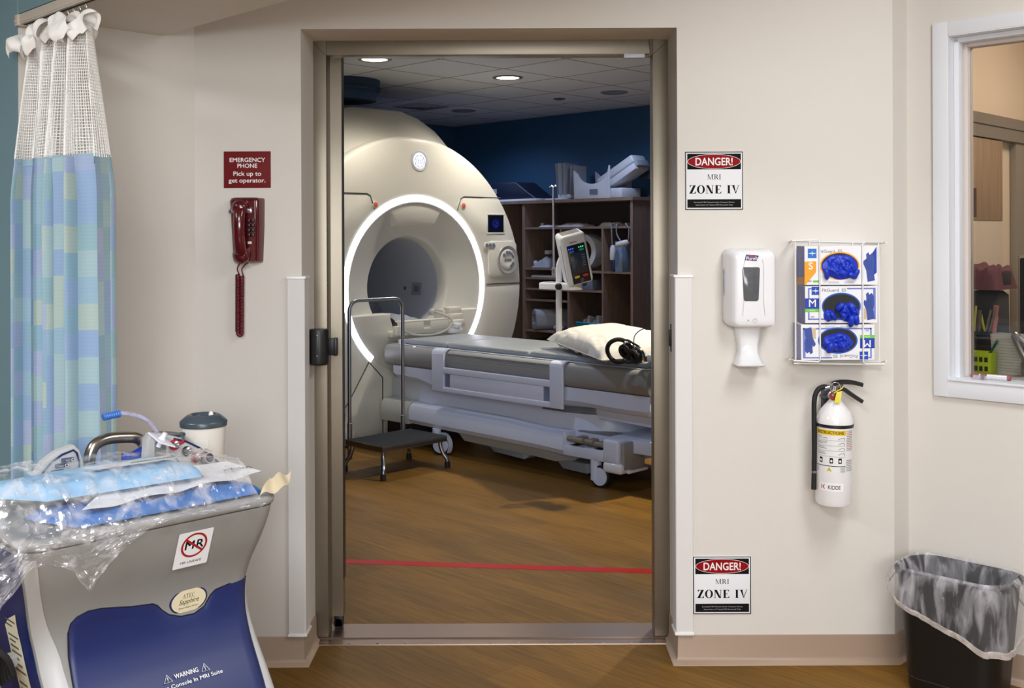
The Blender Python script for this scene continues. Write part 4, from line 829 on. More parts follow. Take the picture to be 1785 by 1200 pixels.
# flat books on the small shelves
for py, px, w, h_, lb in ((485.5, 958, .17, .018, 'flat pale tray on the narrow shelf left of the injector'), (507.5, 1025, .12, .09, 'white open carton on the shelf below the injector')):
    t = onshelf(px, py - 2, 'tray' if w > .15 else 'carton', lb, 'tray' if w > .15 else 'box', VS + .1, snap=zz(px, py) + .0066)
    MB().box(-w, w, -.08, .08, 0, h_, .004).build('body', M_coil if w > .15 else mat('carton_grey', (110, 116, 134), .6), t)
    MB().box(-w * .9, w * .9, -.07, .07, h_ + .0002, h_ + .004, .001).build('lid', M_coilg, t)
# teal basket with pads
bk = onshelf(1038, 588, 'plastic_basket', 'teal slatted plastic basket on the lowest visible shelf', 'basket', VS + .14, snap=zz(1020, 589) + .0046)
bk.scale = (.76, .80, .85)
mt = mat('teal_plastic', (30, 136, 160), .45)
def rim(w, d, z): return [(x, y, z) for x, y in rrect(-w, w, -d, d, .04, 5)]
MB().loft([rim(.175, .115, 0), rim(.18, .12, .012), rim(.172, .112, .012)]).build('basket_floor', mt, bk)
MB().tube(rim(.205, .142, .150), .009, 8, closed=True).tube(rim(.203, .14, .125), .005, 6, closed=True).build('basket_rim', mt, bk)
m = MB(); A, B_ = rim(.178, .118, .008), rim(.203, .140, .148)
def along(P_, t):
    n = len(P_); tot = [0]
    for i in range(n): tot.append(tot[-1] + (Vector(P_[(i + 1) % n]) - Vector(P_[i])).length)
    d = t * tot[-1]
    for i in range(n):
        if d <= tot[i + 1] + 1e-9:
            return Vector(P_[i]).lerp(Vector(P_[(i + 1) % n]), (d - tot[i]) / max(1e-9, tot[i + 1] - tot[i]))
    return Vector(P_[0])
for k in range(60): m.tube([along(A, k / 60), along(B_, k / 60)], .0042, 5)
m.build('basket_slats', mt, bk)
for k, (x, y, z, a, b) in enumerate(((-.125, 0, .10, 5, 10), (-.045, -.02, .12, -6, -14), (.035, .02, .10, 8, 16), (.115, -.01, .13, -12, -10))):
    p = at_local(0, 0); t = thing('foam_pad', 'grey foam positioning pad heaped in the teal basket', 'pad', bk.location + U * x * .7 + V * y * .7 + Vector((0, 0, z * .95)), rot=(R(b), R(a), ROT), group='pads in the teal basket')
    MB().box(-.017, .017, -.06, .06, -.07, .07, .012, 3).build('pad', M_cloth, t)
# dark padded mats lying in the bore
for k, (z, w, sx, lb) in enumerate(((.8785, .145, .0, 'grey folded body coil lying lowest in the mouth of the bore'), (.925, .155, -.10, 'darker grey padded coil lying on top inside the bore'))):
    t = thing('body_coil', lb, 'coil', at_local((-.19, -.62)[k], -.04, .803), ROT, 'coils lying in the bore')
    hh = .13 if k == 0 else .28
    def fz(a, b): return (.012 + (hh - .012) * (max(0, 1 - (2 * a - 1) ** 4)) * (.30 + .70 * max(0, 1 - abs(b - .42) * 2.2) if k else .55 + .45 * (1 - b)) * (1 - .3 * abs(2 * b - 1) ** 3))
    MB().grid(lambda a, b: Vector(((a - .5) * .42, (b - .5) * 2 * w, fz(a, b) + .012 * noise.noise(Vector((a * 4, b * 5, k + 4))))), 26, 26).grid(lambda a, b: Vector(((a - .5) * .42, (b - .5) * 2 * w, .002)), 3, 3).build('padded_shell', mat('coil_pad_grey' if k == 0 else 'coil_pad_dark', (150, 154, 160) if k == 0 else (110, 116, 128), .6), t, ang=60)
# ================================================================ ON THE DOOR WALL
# a few upright roman letters with serifs, drawn on a cap height of 1
def serif_letter(ch, T, t):
    P = []; s = 0.035; o = 0.09
    def rect(x0, x1, y0, y1): P.append([(x0, y0), (x1, y0), (x1, y1), (x0, y1)])
    def stem(x0, w, top=True, bot=True, k=o):
        rect(x0, x0 + w, 0, 1)
        if bot: rect(x0 - k, x0 + w + k, 0, s)
        if top: rect(x0 - k, x0 + w + k, 1 - s, 1)
    if ch == 'I': stem(o, T); w = T + 2 * o
    elif ch == 'M':
        stem(o, t); stem(.78, T); P.append([(o, 1), (o + T, 1), (.50 + t / 2, 0), (.50 - t, 0)]); P.append([(.50 - t * .6, 0), (.50 + t * .4, 0), (.80 + t * .4, 1), (.80 - t * .6, 1)]); w = .78 + T + o
    elif ch == 'N':
        stem(o, t); rect(.66 - o * .9, .66 + t + o * .9, 1 - s, 1); rect(.66, .66 + t, 0, 1); P.append([(o - .05, 1), (o + T, 1), (.66 + t, 0), (.66 + t - T * .95, 0)]); w = .66 + t + o
    elif ch == 'Z':
        rect(.05, .68, 1 - t, 1); rect(.0, .68, 0, t); P.append([(.44, 1), (.68, 1), (.28, 0), (.02, 0)] if T > .13 else [(.54, 1), (.67, 1), (.16, 0), (.02, 0)])
        P.append([(.05, 1), (.09, .74), (.115, .74), (.22, 1)]); P.append([(.68, 0), (.66, .28), (.635, .28), (.50, 0)]); w = .70
    elif ch == 'O':
        n = 40; a = [(.40 + .40 * math.cos(2 * math.pi * i / n), .5 + .52 * math.sin(2 * math.pi * i / n)) for i in range(n + 1)]
        b = [(.40 + (.40 - T) * math.cos(2 * math.pi * i / n), .5 + (.52 - t) * math.sin(2 * math.pi * i / n)) for i in range(n + 1)]
        for i in range(n): P.append([a[i], a[i + 1], b[i + 1], b[i]])
        w = .80
    elif ch == 'E':
        stem(o, T, k=.06); rect(o, .64, 0, t); rect(o, .62, 1 - t, 1); rect(o, .46, .5 - t / 2, .5 + t / 2)
        P.append([(.64, 0), (.67, .27), (.645, .27), (.50, 0)]); P.append([(.62, 1), (.625, .76), (.60, .76), (.48, 1)]); rect(.44, .465, .38, .62); w = .68
    elif ch == 'V':
        P.append([(.04, 1), (.04 + T * 1.1, 1), (.43, .02), (.38, 0)]); P.append([(.36, 0), (.43, 0), (.72, 1), (.72 - t, 1)]); rect(-.04, .04 + T + .1, 1 - s, 1); rect(.60, .80, 1 - s, 1); w = .76
    elif ch == 'R':
        stem(o, T, top=False); rect(0, .35, 1 - t, 1); rect(o, .38, .47, .47 + t); n = 14
        a = [(.36 + .25 * math.cos(R(-90 + 180 * i / n)), .735 + .265 * math.sin(R(-90 + 180 * i / n))) for i in range(n + 1)]
        b = [(.36 + (.25 - T) * math.cos(R(-90 + 180 * i / n)), .735 + (.265 - t) * math.sin(R(-90 + 180 * i / n))) for i in range(n + 1)]
        for i in range(n): P.append([a[i], a[i + 1], b[i + 1], b[i]])
        P.append([(.32, .5), (.32 + T * 1.15, .5), (.74, 0), (.74 - T * 1.15, 0)]); rect(.56, .80, 0, s); w = .74
    elif ch == 'A':
        P.append([(.33, 1), (.40, 1), (.10 + t, 0), (.10, 0)]); P.append([(.34, 1), (.40, 1), (.72, 0), (.72 - T * 1.1, 0)]); rect(.20, .58, .30, .30 + t); rect(0, .24, 0, s); rect(.5, .82, 0, s); w = .80
    elif ch == 'T': rect(0, .70, 1 - t, 1); rect(.35 - T / 2, .35 + T / 2, 0, 1); rect(.22, .48, 0, s); P.append([(0, 1), (0, .76), (.025, .76), (.12, 1)]); P.append([(.70, 1), (.70, .76), (.675, .76), (.58, 1)]); w = .70
    elif ch == 'C':
        n = 30; rng = [R(42 + 276 * i / n) for i in range(n + 1)]
        a = [(.40 + .40 * math.cos(q), .5 + .52 * math.sin(q)) for q in rng]; b = [(.40 + (.40 - T) * math.cos(q), .5 + (.52 - t) * math.sin(q)) for q in rng]
        for i in range(n): P.append([a[i], a[i + 1], b[i + 1], b[i]])
        w = .74
    else: w = .36
    return P, w
def serif(mb, txt, h, M, width, T, t, gap=.10):
    x = 0; items = []
    for ch in txt:
        P, w = serif_letter(ch, T, t); items.append((x, P)); x += w + gap
    x -= gap; k = width / x
    for dx, P in items:
        for i, p in enumerate(P): mb.ngon([((a + dx) * k - width / 2, b * h - h / 2, (i % 5) * 2e-6) for a, b in p], M)
    return mb

def wallthing(name, label, cat, cx, zb, depth=0.0, group=None): return thing(name, label, cat, (cx, -depth, zb), group=group)
# emergency phone sign
p0, p1 = W(390.5, 328), W(472, 264)
s = wallthing('emergency_sign', 'dark red sign with white lettering above the red wall telephone', 'sign', (p0.x + p1.x) / 2, (p0.z + p1.z) / 2)
w, h = (p1.x - p0.x), (p1.z - p0.z)
MB().box(-w / 2, w / 2, -0.003, -0.0003, -h / 2, h / 2, .0006).build('sign_panel', M_signred, s)
m = MB()
for txt, dz, wd, sz in (('EMERGENCY', .26 * h, .755 * w, .0205), ('PHONE', .10 * h, .42 * w, .0205), ('Pick up to', -.115 * h, .59 * w, .0215), ('get operator.', -.30 * h, .78 * w, .0215)):
    m.text(txt, sz, Tm(0, -0.0033, dz) @ UP, bold=.016, width=wd)
m.build('sign_lettering', M_whiteink, s)

# red wall telephone
M_tel = mat('phone_red', (84, 9, 20), 0.16, coat=0.4); M_tel2 = mat('phone_dark_key', (40, 24, 28), .35)
p0, p1 = W(401, 458, -.03), W(458, 344.5, -.03)
ph = wallthing('wall_telephone', 'glossy dark red wall telephone with handset and coiled cord', 'telephone', (p0.x + p1.x) / 2, p0.z)
w, h = p1.x - p0.x, p1.z - p0.z
def psec(z, w0, w1, d, r=.014): return [(x, y, z) for x, y in ((-w0, -.0005), (-w1, -d + .012), (-w1 + .006, -d + .003), (-w1 + .016, -d), (w1 - .016, -d), (w1 - .006, -d + .003), (w1, -d + .012), (w0, -.0005))]
MB().loft([psec(0, w / 2 - .008, w / 2 - .016, .034), psec(.006, w / 2 - .006, w / 2 - .012, .042), psec(h * .55, w / 2 - .001, w / 2 - .008, .052), psec(h - .012, w / 2, w / 2 - .007, .066), psec(h - .003, w / 2 - .001, w / 2 - .010, .060), psec(h, w / 2 - .006, w / 2 - .016, .05)]).build('phone_housing', M_tel, ph, ang=40)
hx = -.010
hs = MB()
rings = []
for i in range(15):
    t = i / 14; z = .022 + (h - .046) * t
    wd = .0215 - .003 * math.sin(math.pi * t); d0 = -.062 - .026 * math.sin(math.pi * t) ** .7 - .012 * t; th = .013
    rings.append([(hx + x * wd, d0 + y * th, z) for x, y in ((-1, .6), (-.9, -.5), (-.5, -1), (.5, -1), (.9, -.5), (1, .6), (.6, 1), (-.6, 1))])
hs.loft(rings)
for z, d, dy in ((h - .036, .027, -.072), (.026, .029, -.052)):
    hs.lathe([(0, -.020), (d * .6, -.020), (d, -.010), (d, .006), (d * .9, .012), (0, .013)], 26, M=Tm(hx, dy - .004, z) @ Rx(-90))
hs = hs.build('handset', M_tel, ph, ang=60)
cm = mat('chrome_hook', (170, 150, 160), .2, metal=.8)
for sx in (-1, 1): MB().box(hx + sx * .031 - .009, hx + sx * .031 + .009, -.074, -.060, h - .056, h - .038, .003).build('cradle_hook', cm, ph)
for k in range(4):
    for c in range(2):
        MB().box(.012 + c * .013, .022 + c * .013, -.068, -.052, h * .40 + k * .0165, h * .40 + k * .0165 + .011, .002).build('key', M_tel2, ph)
MB().box(.011, .024, -.0565, -.05, h * .285, h * .285 + .009, .001).build('number_slot', mat('slot_white', (216, 214, 214), .4), ph)
c = MB()
zc0, zc1 = W(421, 478).z - p0.z, W(421, 584).z - p0.z
xa = W(421, 530).x - ph.location.x
def coil(xa_, xb_, z0, z1, n, r, y):
    return [(xa_ + (xb_ - xa_) * i / (n * 12) + r * math.cos(2 * math.pi * i / 12), y + r * math.sin(2 * math.pi * i / 12), z0 + (z1 - z0) * i / (n * 12)) for i in range(n * 12 + 1)]
c.tube(coil(xa - .007, xa - .008, zc0, zc1 + .012, 40, .0068, -.022), .0024, 5).tube(coil(xa + .007, xa + .005, zc0 - .006, zc1 + .004, 40, .0068, -.020), .0024, 5)
c.tube(smoothpath([(xa - .002, -.022, zc0), (xa - .006, -.03, zc0 + .02), (hx - .006, -.045, .004)], 6), .0024, 6).tube(smoothpath([(xa + .012, -.022, zc0 - .006), (xa + .010, -.03, zc0 + .02), (hx + .016, -.03, .002)], 6), .0024, 6)
c.tube(smoothpath([(xa - .008, -.022, zc1 + .012), (xa - .006, -.022, zc1 + .002), (xa + .003, -.02, zc1), (xa + .006, -.02, zc1 + .006)], 5), .006, 8)
c.build('coiled_cord', mat('cord_red', (98, 16, 26), .4), ph)

# warning signs
def danger(px0, py0, px1, py1, label):
    p0, p1 = W(px0, py1), W(px1, py0); w, h = p1.x - p0.x, p1.z - p0.z
    s = wallthing('danger_sign', label, 'sign', (p0.x + p1.x) / 2, (p0.z + p1.z) / 2, group='danger signs by the scan room door')
    X = lambda f: (f - .5) * w
    Z = lambda f: (.5 - f) * h
    MB().box(-w / 2, w / 2, -.0035, -.0003, -h / 2, h / 2, .0004).build('sign_panel', M_paper, s)
    e = -.0037; FM = Tm(0, e, 0) @ UP
    m = MB(); b = .0028; d = .006
    for x0, x1, z0, z1 in ((-w / 2 + d * 0, w / 2, h / 2 - b, h / 2), (-w / 2, w / 2, -h / 2, -h / 2 + b), (-w / 2, -w / 2 + b, -h / 2, h / 2), (w / 2 - b, w / 2, -h / 2, h / 2)): m.rect(x0, x1, z0, z1, 0, FM)
    m.rect(X(.035), X(.965), Z(.305), Z(.035), 0, FM); m.rect(X(.035), X(.965), Z(.965), Z(.82), 0, FM)
    m.build('black_band', M_ink, s)
    MB().disc(0, Z(.17), .462 * w, .127 * h, 2e-4, FM, 64).build('oval_rim', M_whiteink, s)
    MB().disc(0, Z(.17), .455 * w, .120 * h, 3e-4, FM, 64).build('red_oval', M_ovalred, s)
    MB().text('DANGER!', .037, Tm(0, e - 5e-4, Z(.178)) @ UP, bold=.02, width=.64 * w).build('danger_lettering', M_whiteink, s)
    m = MB(); serif(m, 'MRI', .085 * h, Tm(0, e, Z(.435)) @ UP, .235 * w, .13, .055); m.build('title_lettering', M_ink, s); m = MB(); serif(m, 'ZONE IV', .143 * h, Tm(0, e, Z(.65)) @ UP, .87 * w, .21, .055, .09)
    m.build('zone_lettering', M_ink, s)
    MB().text('Screened MRI Patients Under Constant Direct', .0062, Tm(0, e - 2e-4, Z(.872)) @ UP, width=.70 * w).text('Supervision of Trained MRI Personnel Only', .0062, Tm(0, e - 2e-4, Z(.918)) @ UP, width=.645 * w).build('small_lettering', mat('grey_white_print', (176, 174, 176), .5), s)
danger(1194.5, 264.5, 1294.5, 366, 'black, red and white danger sign above the hand sanitizer dispenser')
danger(1208.5, 970, 1308.5, 1070.5, 'black, red and white danger sign low on the wall near the baseboard')

# hand sanitizer dispenser
p0, p1 = W(1260, 570, -.02), W(1344, 433, -.02)
sx0, sx1 = p0.x, p1.x; cx = (sx0 + sx1) / 2; hw = (sx1 - sx0) / 2
sd = wallthing('sanitizer_dispenser', 'white automatic hand sanitizer dispenser on the wall below the upper danger sign', 'dispenser', cx, p0.z)
h = p1.z - p0.z
def ds(y, w0, z0, z1, r, ox=0.0): return [(x + ox, y, z) for x, z in rrect(-w0, w0, z0, z1, r, 6)]
MB().loft([ds(-.0006, hw - .004, .012, h - .004, .022), ds(-.006, hw, .008, h, .024), ds(-.055, hw - .001, .004, h - .001, .024, .0), ds(-.080, hw - .009, .003, h - .006, .022, .008), ds(-.094, hw - .014, .006, h - .012, .02, .011), ds(-.0985, hw - .020, .014, h - .020, .018, .011), ds(-.100, hw - .030, .028, h - .032, .014, .010)]).build('dispenser_cover', M_gloss, sd, ang=50)
fy = -.1004; FM = Tm(-.003, fy, 0) @ UP
for sx in (-1, 1): MB().tube(smoothpath([(.006 + sx * .030, fy - .0004, h * .86), (.006 + sx * .0345, fy - .0004, h * .72), (.006 + sx * .033, fy - .0004, h * .4), (.006 + sx * .038, fy - .0002, h * .16)], 6), .0009, 5).build('cover_seam', mat('seam_grey', (178, 178, 182), .5), sd)
MB().prism([(x * (1 + .10 * (y - .145) / .06), y) for x, y in rrect(-.0275, .0275, h * .345, h * .77, .008, 5)], -.001, .0022, M=FM, bev=.001).build('view_window', mat('window_smoke', (92, 94, 98), .12, var=.25, vscale=60), sd)
m = MB()
m.prism([(-.022, -.008), (.018, -.011), (.026, .008), (-.018, .012)], 0, .0018, M=Tm(-.002, fy, h * .885) @ UP, bev=.001).build('logo_plate', mat('logo_navy', (28, 40, 110), .35), sd)
MB().prism([(-.008, -.004), (.018, -.005), (.013, .0035), (-.007, .004)], .0019, .0021, M=Tm(-.002, fy, h * .885 + .0065) @ UP).build('logo_swoosh', mat('logo_magenta', (150, 40, 90), .35), sd)
MB().text('Purell', .017, Tm(-.001, fy - .0024, h * .875) @ UP, bold=.012, width=.036).build('logo_lettering', M_whiteink, sd)
SM = Tm(-hw + .0006, -.048, h * .60) @ Matrix(((0, 0, -1, 0), (0, -1, 0, 0), (-1, 0, 0, 0), (0, 0, 0, 1)))
SM = Matrix.Translation((-hw - .0004, -.044, h * .58)) @ Rz(-90) @ UP @ Rz(-90)
MB().prism([(-.045, -.010), (.045, -.010), (.045, .010), (-.045, .010)], -.0006, .0003, M=SM, bev=.0002).build('side_plate', mat('logo_pale', (176, 174, 204), .4), sd)
MB().text('Purell', .018, SM @ Tm(0, 0, .0006), bold=.012, width=.07).build('side_lettering', mat('logo_navy', (28, 40, 110)), sd)
MB().rect(-.012, -.0095, h * .10, h * .112, .004, FM).build('sensor_dot', M_ink, sd)
m = MB().tube([FM @ Vector((x + .013, y + h * .105, .0035)) for x, y in arc(0, 0, .008, 160, 380, 10)], .0005, 4)
for a in (50, 90, 130): m.tube([FM @ Vector((.013 + r * math.cos(R(a)), h * .105 + r * math.sin(R(a)), .0035)) for r in (.002, .0085)], .0005, 4)
m.build('hand_mark', mat('mark_grey', (150, 150, 156), .5), sd)
zb = W(1302, 638, -.06).z - p0.z
tr = MB().loft([[(x + .000, y, z) for x, y in [(w_, 0 - .0006), (w_, -d + .01), (w_ * .7, -d), (-w_ * .7, -d), (-w_, -d + .01), (-w_, 0 - .0006)]] for w_, d, z in ((.043, .060, .010), (.040, .056, -.025), (.034, .054, -.060), (.033, .058, -.085), (.041, .082, zb + .014), (.0475, .105, zb + .005), (.046, .100, zb))]).build('drip_tray', M_gloss, sd, ang=60)
MB().lathe([(.009, 0), (.009, .0015), (0, .002)], 20, M=Tm(.012, -.0525, -.022) @ Rx(90)).box(.004, .006, -.0545, -.052, -.004, .006).box(.022, .024, -.0545, -.052, -.004, .006).build('tray_button', M_white, tr)

# glove boxes in their wire rack
FYB = -.118
M_carton = mat('carton_white', (232, 232, 236), .5); M_peri = mat('print_periwinkle', (112, 126, 198), .5); M_amber = mat('print_amber', (236, 160, 24), .5); M_azure = mat('print_azure', (22, 110, 196), .5); M_lime = mat('print_lime', (110, 196, 60), .5); M_handp = mat('print_glove', (54, 78, 156), .5); M_skin = mat('print_tan', (206, 184, 152), .5); M_mauve = mat('print_slate', (106, 110, 158), .5)
grp = 'glove boxes in the wire rack'
def glove_box(px0, px1, py0, py1, kind, label):
    p0, p1 = W(px0, py1, FYB), W(px1, py0, FYB); w, h = p1.x - p0.x, p1.z - p0.z
    b = thing('glove_box', label, 'glove box', ((p0.x + p1.x) / 2, FYB, p0.z), group=grp)
    D = .100
    MB().box(-w / 2, w / 2, 0, D, .0004, h - .0004, .0008, 1).build('carton', M_carton, b)
    fl = -1 if kind == 'flip' else 1
    Mf = Tm(0, -.0004, h / 2) @ UP @ (Rz(180) if fl < 0 else Matrix())
    X = lambda f: (f - .5) * w
    Y = lambda f: (.5 - f) * h
    def pr(nm, mm, *polys, z=0.0):
        m = MB()
        for q in polys: m.poly([(X(a), Y(b_)) for a, b_ in q], Mf, z)
        return m.build(nm, mm, b)
    R4 = lambda a, b_, c, d: [(a, b_), (c, b_), (c, d), (a, d)]
    hand = [(.86, .92), (.84, .62), (.80, .44), (.82, .36), (.85, .40), (.84, .20), (.87, .15), (.89, .22), (.92, .17), (.95, .26), (.955, .48), (.94, .62), (.96, .88)]
    if kind == 'S':
        pr('blue_corner', M_blueprint, [(.985, .02), (.985, .68), (.88, .86), (.80, .40), (.92, .20)])
        pr('amber_panel', M_amber, [(.0, .40), (.16, .39), (.16, .66), (.02, .98), (-.0, .98)], z=2e-5)
        pr('emblem_square', M_azure, R4(.045, .07, .165, .31), z=3e-5)
        pr('green_flash', M_lime, R4(.115, .875, .205, .93), z=3e-5); rimm, hole = M_amber, M_nitrile
        MB().text('S', .034, Mf @ Tm(X(.085), Y(.52), 5e-5), bold=.02).build('size_letter', M_whiteink, b)
        MB().text('FitGuard  ES', .0145, Mf @ Tm(X(.355), Y(.14), 5e-5), bold=.004, width=.315 * w).build('brand_lettering', M_grayink, b)
        MB().text('250', .0085, Mf @ Tm(X(.07), Y(.90), 5e-5), bold=.012).build('count_lettering', mat('ink_navy', (50, 56, 120), .5), b)
        ex, ey, erx, ery = .48, .51, .27, .36
    else:
        bw = .026
        for q_ in (R4(.04, .09, .04 + bw * .8, .90), R4(.94, .09, .975, .90), R4(.04, .86, .975, .90) if kind == 'flip' else R4(.04, .87, .30, .91), R4(.58, .05, .975, .09), R4(.04, .05, .12, .09)): pr('border_print', M_peri, q_, z=1e-5)
        pr('emblem_square', mat('emblem_blue', (20, 70, 180), .5), R4(.09, .02, .205, .24), z=3e-5)
        pr('blue_panel', M_blueprint, R4(.0, .33, .20, .61), z=4e-5)
        pr('green_flash', M_lime, R4(.0, .61, .20, .70), z=4e-5); rimm, hole = mat('print_blue_ring', (20, 90, 190), .5), M_dark
        MB().text('M', .036, Mf @ Tm(X(.10), Y(.47), 6e-5), bold=.02).build('size_letter', M_whiteink, b)
        MB().text('NITRILE', .0058, Mf @ Tm(X(.10), Y(.655), 6e-5), bold=.01).build('flash_lettering', M_whiteink, b)
        MB().text('FitGuard  ES', .0145, Mf @ Tm(X(.40), Y(.115), 6e-5), bold=.004, width=.33 * w).build('brand_lettering', M_grayink, b)
        MB().text('250', .0080, Mf @ Tm(X(.10), Y(.83), 6e-5), bold=.012).build('count_lettering', mat('ink_navy', (50, 56, 120), .5), b)
        pr('tan_photo', M_skin, R4(.80, .90, .945, .60), z=2e-5)
        ex, ey, erx, ery = .50, .55, .27, .37
    pr('glove_print', M_handp, [(a, .02 + b_ * .98) for a, b_ in hand], z=6e-5)
    m = MB()
    for a in (.845, .875, .905): m.tube([Mf @ Vector((X(a), Y(.35), 9e-5)), Mf @ Vector((X(a + .01), Y(.60), 9e-5))], .0006, 4)
    m.build('finger_lines', mat('print_deep_blue', (34, 50, 110), .5), b)
    m = MB()
    for k in range(2):
        for q in range(3): m.rect(X(.32 + .22 * k), X(.47 + .20 * k), Y(.915 + q * .02), Y(.907 + q * .02), 6e-5, Mf)
    m.build('fine_print', mat('print_pale', (172, 174, 206), .5), b)
    em = MB().tube([Mf @ Vector((X(.147 if kind != 'S' else .105) + a, Y(.13 if kind != 'S' else .19) + c, 1e-4)) for a, c in ((-.012, 0), (.012, 0))], .0011, 4).tube([Mf @ Vector((X(.147 if kind != 'S' else .105), Y(.13 if kind != 'S' else .19) + c, 1e-4)) for c in (-.008, .008)], .0011, 4)
    em.disc(X(.147 if kind != 'S' else .105), Y(.13 if kind != 'S' else .19), .009, .0022, 1e-4, Mf, 12).build('emblem_star', M_whiteink, b)
    MB().disc(X(ex), Y(ey), erx * w, ery * h, 8e-5, Mf, 48).build('opening_ring', rimm, b)
    MB().disc(X(ex), Y(ey), erx * w * .93, ery * h * .90, 1.1e-4, Mf, 48).build('opening', M_dark, b)
    # end of the box that faces the door
    Ms = Tm(-w / 2 - .0004, D / 2, h / 2) @ Rz(-90) @ UP
    MB().rect(-D * .5, D * .5, -h * .5 + .001, h * .5 - .001, 0, Ms).build('end_print', M_mauve if kind != 'flip' else mat('print_pale_end', (150, 152, 190), .5), b)
    MB().text('FitGuard ES', .011, Ms @ Tm(-.01, 0, 1e-4) @ Rz(-90), width=h * .55).build('end_lettering', mat('print_lilac', (170, 174, 216), .5), b)
    if kind == 'S': MB().poly([(-D * .5, -h * .5 + .001), (D * .5, -h * .5 + .001), (D * .5, -h * .28), (-D * .5, -h * .34)], Ms, 2e-4).build('end_amber', mat('print_dull_amber', (188, 134, 70), .5), b)
    return b, Mf, X(ex), Y(ey), erx * w, ery * h
def glove_lump(name, label, base, Mf, x, y, rx, ry, seed, fingers=(), depth=.02, group='blue gloves pulled from the boxes'):
    g = thing(name, label, 'glove', base.location, group=group)
    m = MB()
    def f(s, t):
        a = 2 * math.pi * s; r = t
        k = 1 + .16 * noise.noise(Vector((math.cos(a) * 1.5, math.sin(a) * 1.5, seed)))
        X_, Y_ = x + rx * r * k * math.cos(a), y + ry * r * k * math.sin(a)
        q1 = abs(noise.noise(Vector((X_ * 42 + Y_ * 18, Y_ * 24 - X_ * 12, seed)))); q2 = abs(noise.noise(Vector((X_ * 95, Y_ * 80, seed + 3)))); hgt = depth * (1 - r ** 5) * (1.0 - .95 * q1 ** .7 - .35 * q2)
        return Mf @ Vector((X_, Y_, .0009 + max(0.0, hgt)))
    m.grid(f, 64, 24); m.build('glove_bunch', M_nitrile, g, ang=45)
    for (x0, y0, x1, y1, r_) in fingers:
        d = Vector((x1 - x0, y1 - y0, 0)); n_ = 7
        MB().tube([Mf @ Vector((x0 + d.x * i / n_, y0 + d.y * i / n_, .006 + depth * .5 * math.sin(math.pi * (.35 + .65 * i / n_)))) for i in range(n_ + 1)], [r_ * k for k in (.8, 1, 1.05, .95, 1, .95, .8, .35)], 9, M=None).build('finger', M_nitrile, g, ang=80)
    return g
b1, Mf, x, y, rx, ry = glove_box(1402.5, 1530, 428.5, 497.5, 'S', 'white glove box with amber opening and letter S, topmost in the rack')
glove_lump('nitrile_glove', 'bunched blue gloves filling the amber ringed opening', b1, Mf, x, y - .003, rx * .92, ry * .88, 1.3, ((x - .05, y - .01, x - .045, y - .046, .009), (x + .025, y - .026, x + .055, y - .04, .010), (x + .056, y - .012, x + .044, y - .044, .009)), .018)
b2, Mf, x, y, rx, ry = glove_box(1403.5, 1529.5, 498.5, 564.0, 'M', 'white glove box with dark open mouth and letter M, middle of the rack')
glove_lump('nitrile_glove', 'blue glove spilling down out of the middle glove box', b2, Mf, x + .024, y - .020, .034, .034, 4.1, ((x + .03, y - .03, x + .028, y - .068, .011), (x + .042, y - .03, x + .05, y - .062, .010), (x + .0, y + .01, x - .02, y - .012, .010)), .024)
glove_lump('nitrile_glove', 'small blue glove tip hanging at the left of the middle glove box', b2, Mf, x - .040, y - .030, .022, .020, 7.7, ((x - .04, y - .02, x - .02, y - .046, .007), (x - .05, y - .02, x - .046, y - .05, .008)), .018)
b3, Mf, x, y, rx, ry = glove_box(1396.5, 1524.5, 565.5, 628.5, 'flip', 'upside-down white glove box at the bottom of the rack')
glove_lump('nitrile_glove', 'blue gloves bunched in the opening of the upside-down box', b3, Mf, x, y + .006, rx * .75, ry * .72, 9.4, ((x + .026, y + .008, x + .036, y + .040, .012),), .020)
rk = thing('wire_rack', 'white wire rack on the wall holding three glove boxes', 'rack', (W(1458, 500).x, 0, W(1458, 636, -.06).z))
O_ = rk.location; FY = -.1255
def wp(px, py, y): q = W(px, py, y); return (q.x - O_.x, y, q.z - O_.z)
wr = .0026
for pts in ([wp(1378, 421, -.004), wp(1376, 421.5, -.09), wp(1381, 420, FY), wp(1424, 418.5, FY), wp(1428.5, 422, FY), wp(1430, 627, FY), wp(1427, 631, FY), wp(1384, 629, FY), wp(1378, 625.5, -.09), wp(1381, 624, -.004)],
            [wp(1542, 423, -.03), wp(1508, 422, FY), wp(1503.5, 426, FY), wp(1505, 631, FY), wp(1508, 635, FY), wp(1543, 635.5, FY)]):
    MB().tube(pts, wr, 7).build('retaining_loop', M_white, rk)
for pts in ([wp(1386, 421, -.122), wp(1387, 627, -.122)], [wp(1531.5, 424, -.121), wp(1533, 631, -.121)]): MB().tube(pts, wr, 7).build('side_wire', M_white, rk)
for pts in ([wp(1411, 421, -.004), wp(1411, 428, -.004)], [wp(1486, 422, -.004), wp(1486, 430, -.004)]): MB().tube(pts, wr, 7).build('hanger', M_white, rk)
MB().tube([wp(1375, 420.5, -.1), wp(1388, 420, -.004), wp(1535, 424, -.004), wp(1545, 423, -.1)], wr, 7).build('back_wire', M_white, rk)
for yb in (-.02, -.06, -.10): MB().tube([wp(1384, 634 if yb < -.05 else 632, yb), wp(1540, 636 if yb < -.05 else 634, yb)], wr, 7).build('bottom_wire', M_white, rk)
MB().tube([wp(1545, 630, -.1), wp(1536, 631.5, -.004), wp(1380, 628, -.004), wp(1377, 627, -.1)], wr, 7).build('bottom_frame', M_white, rk)

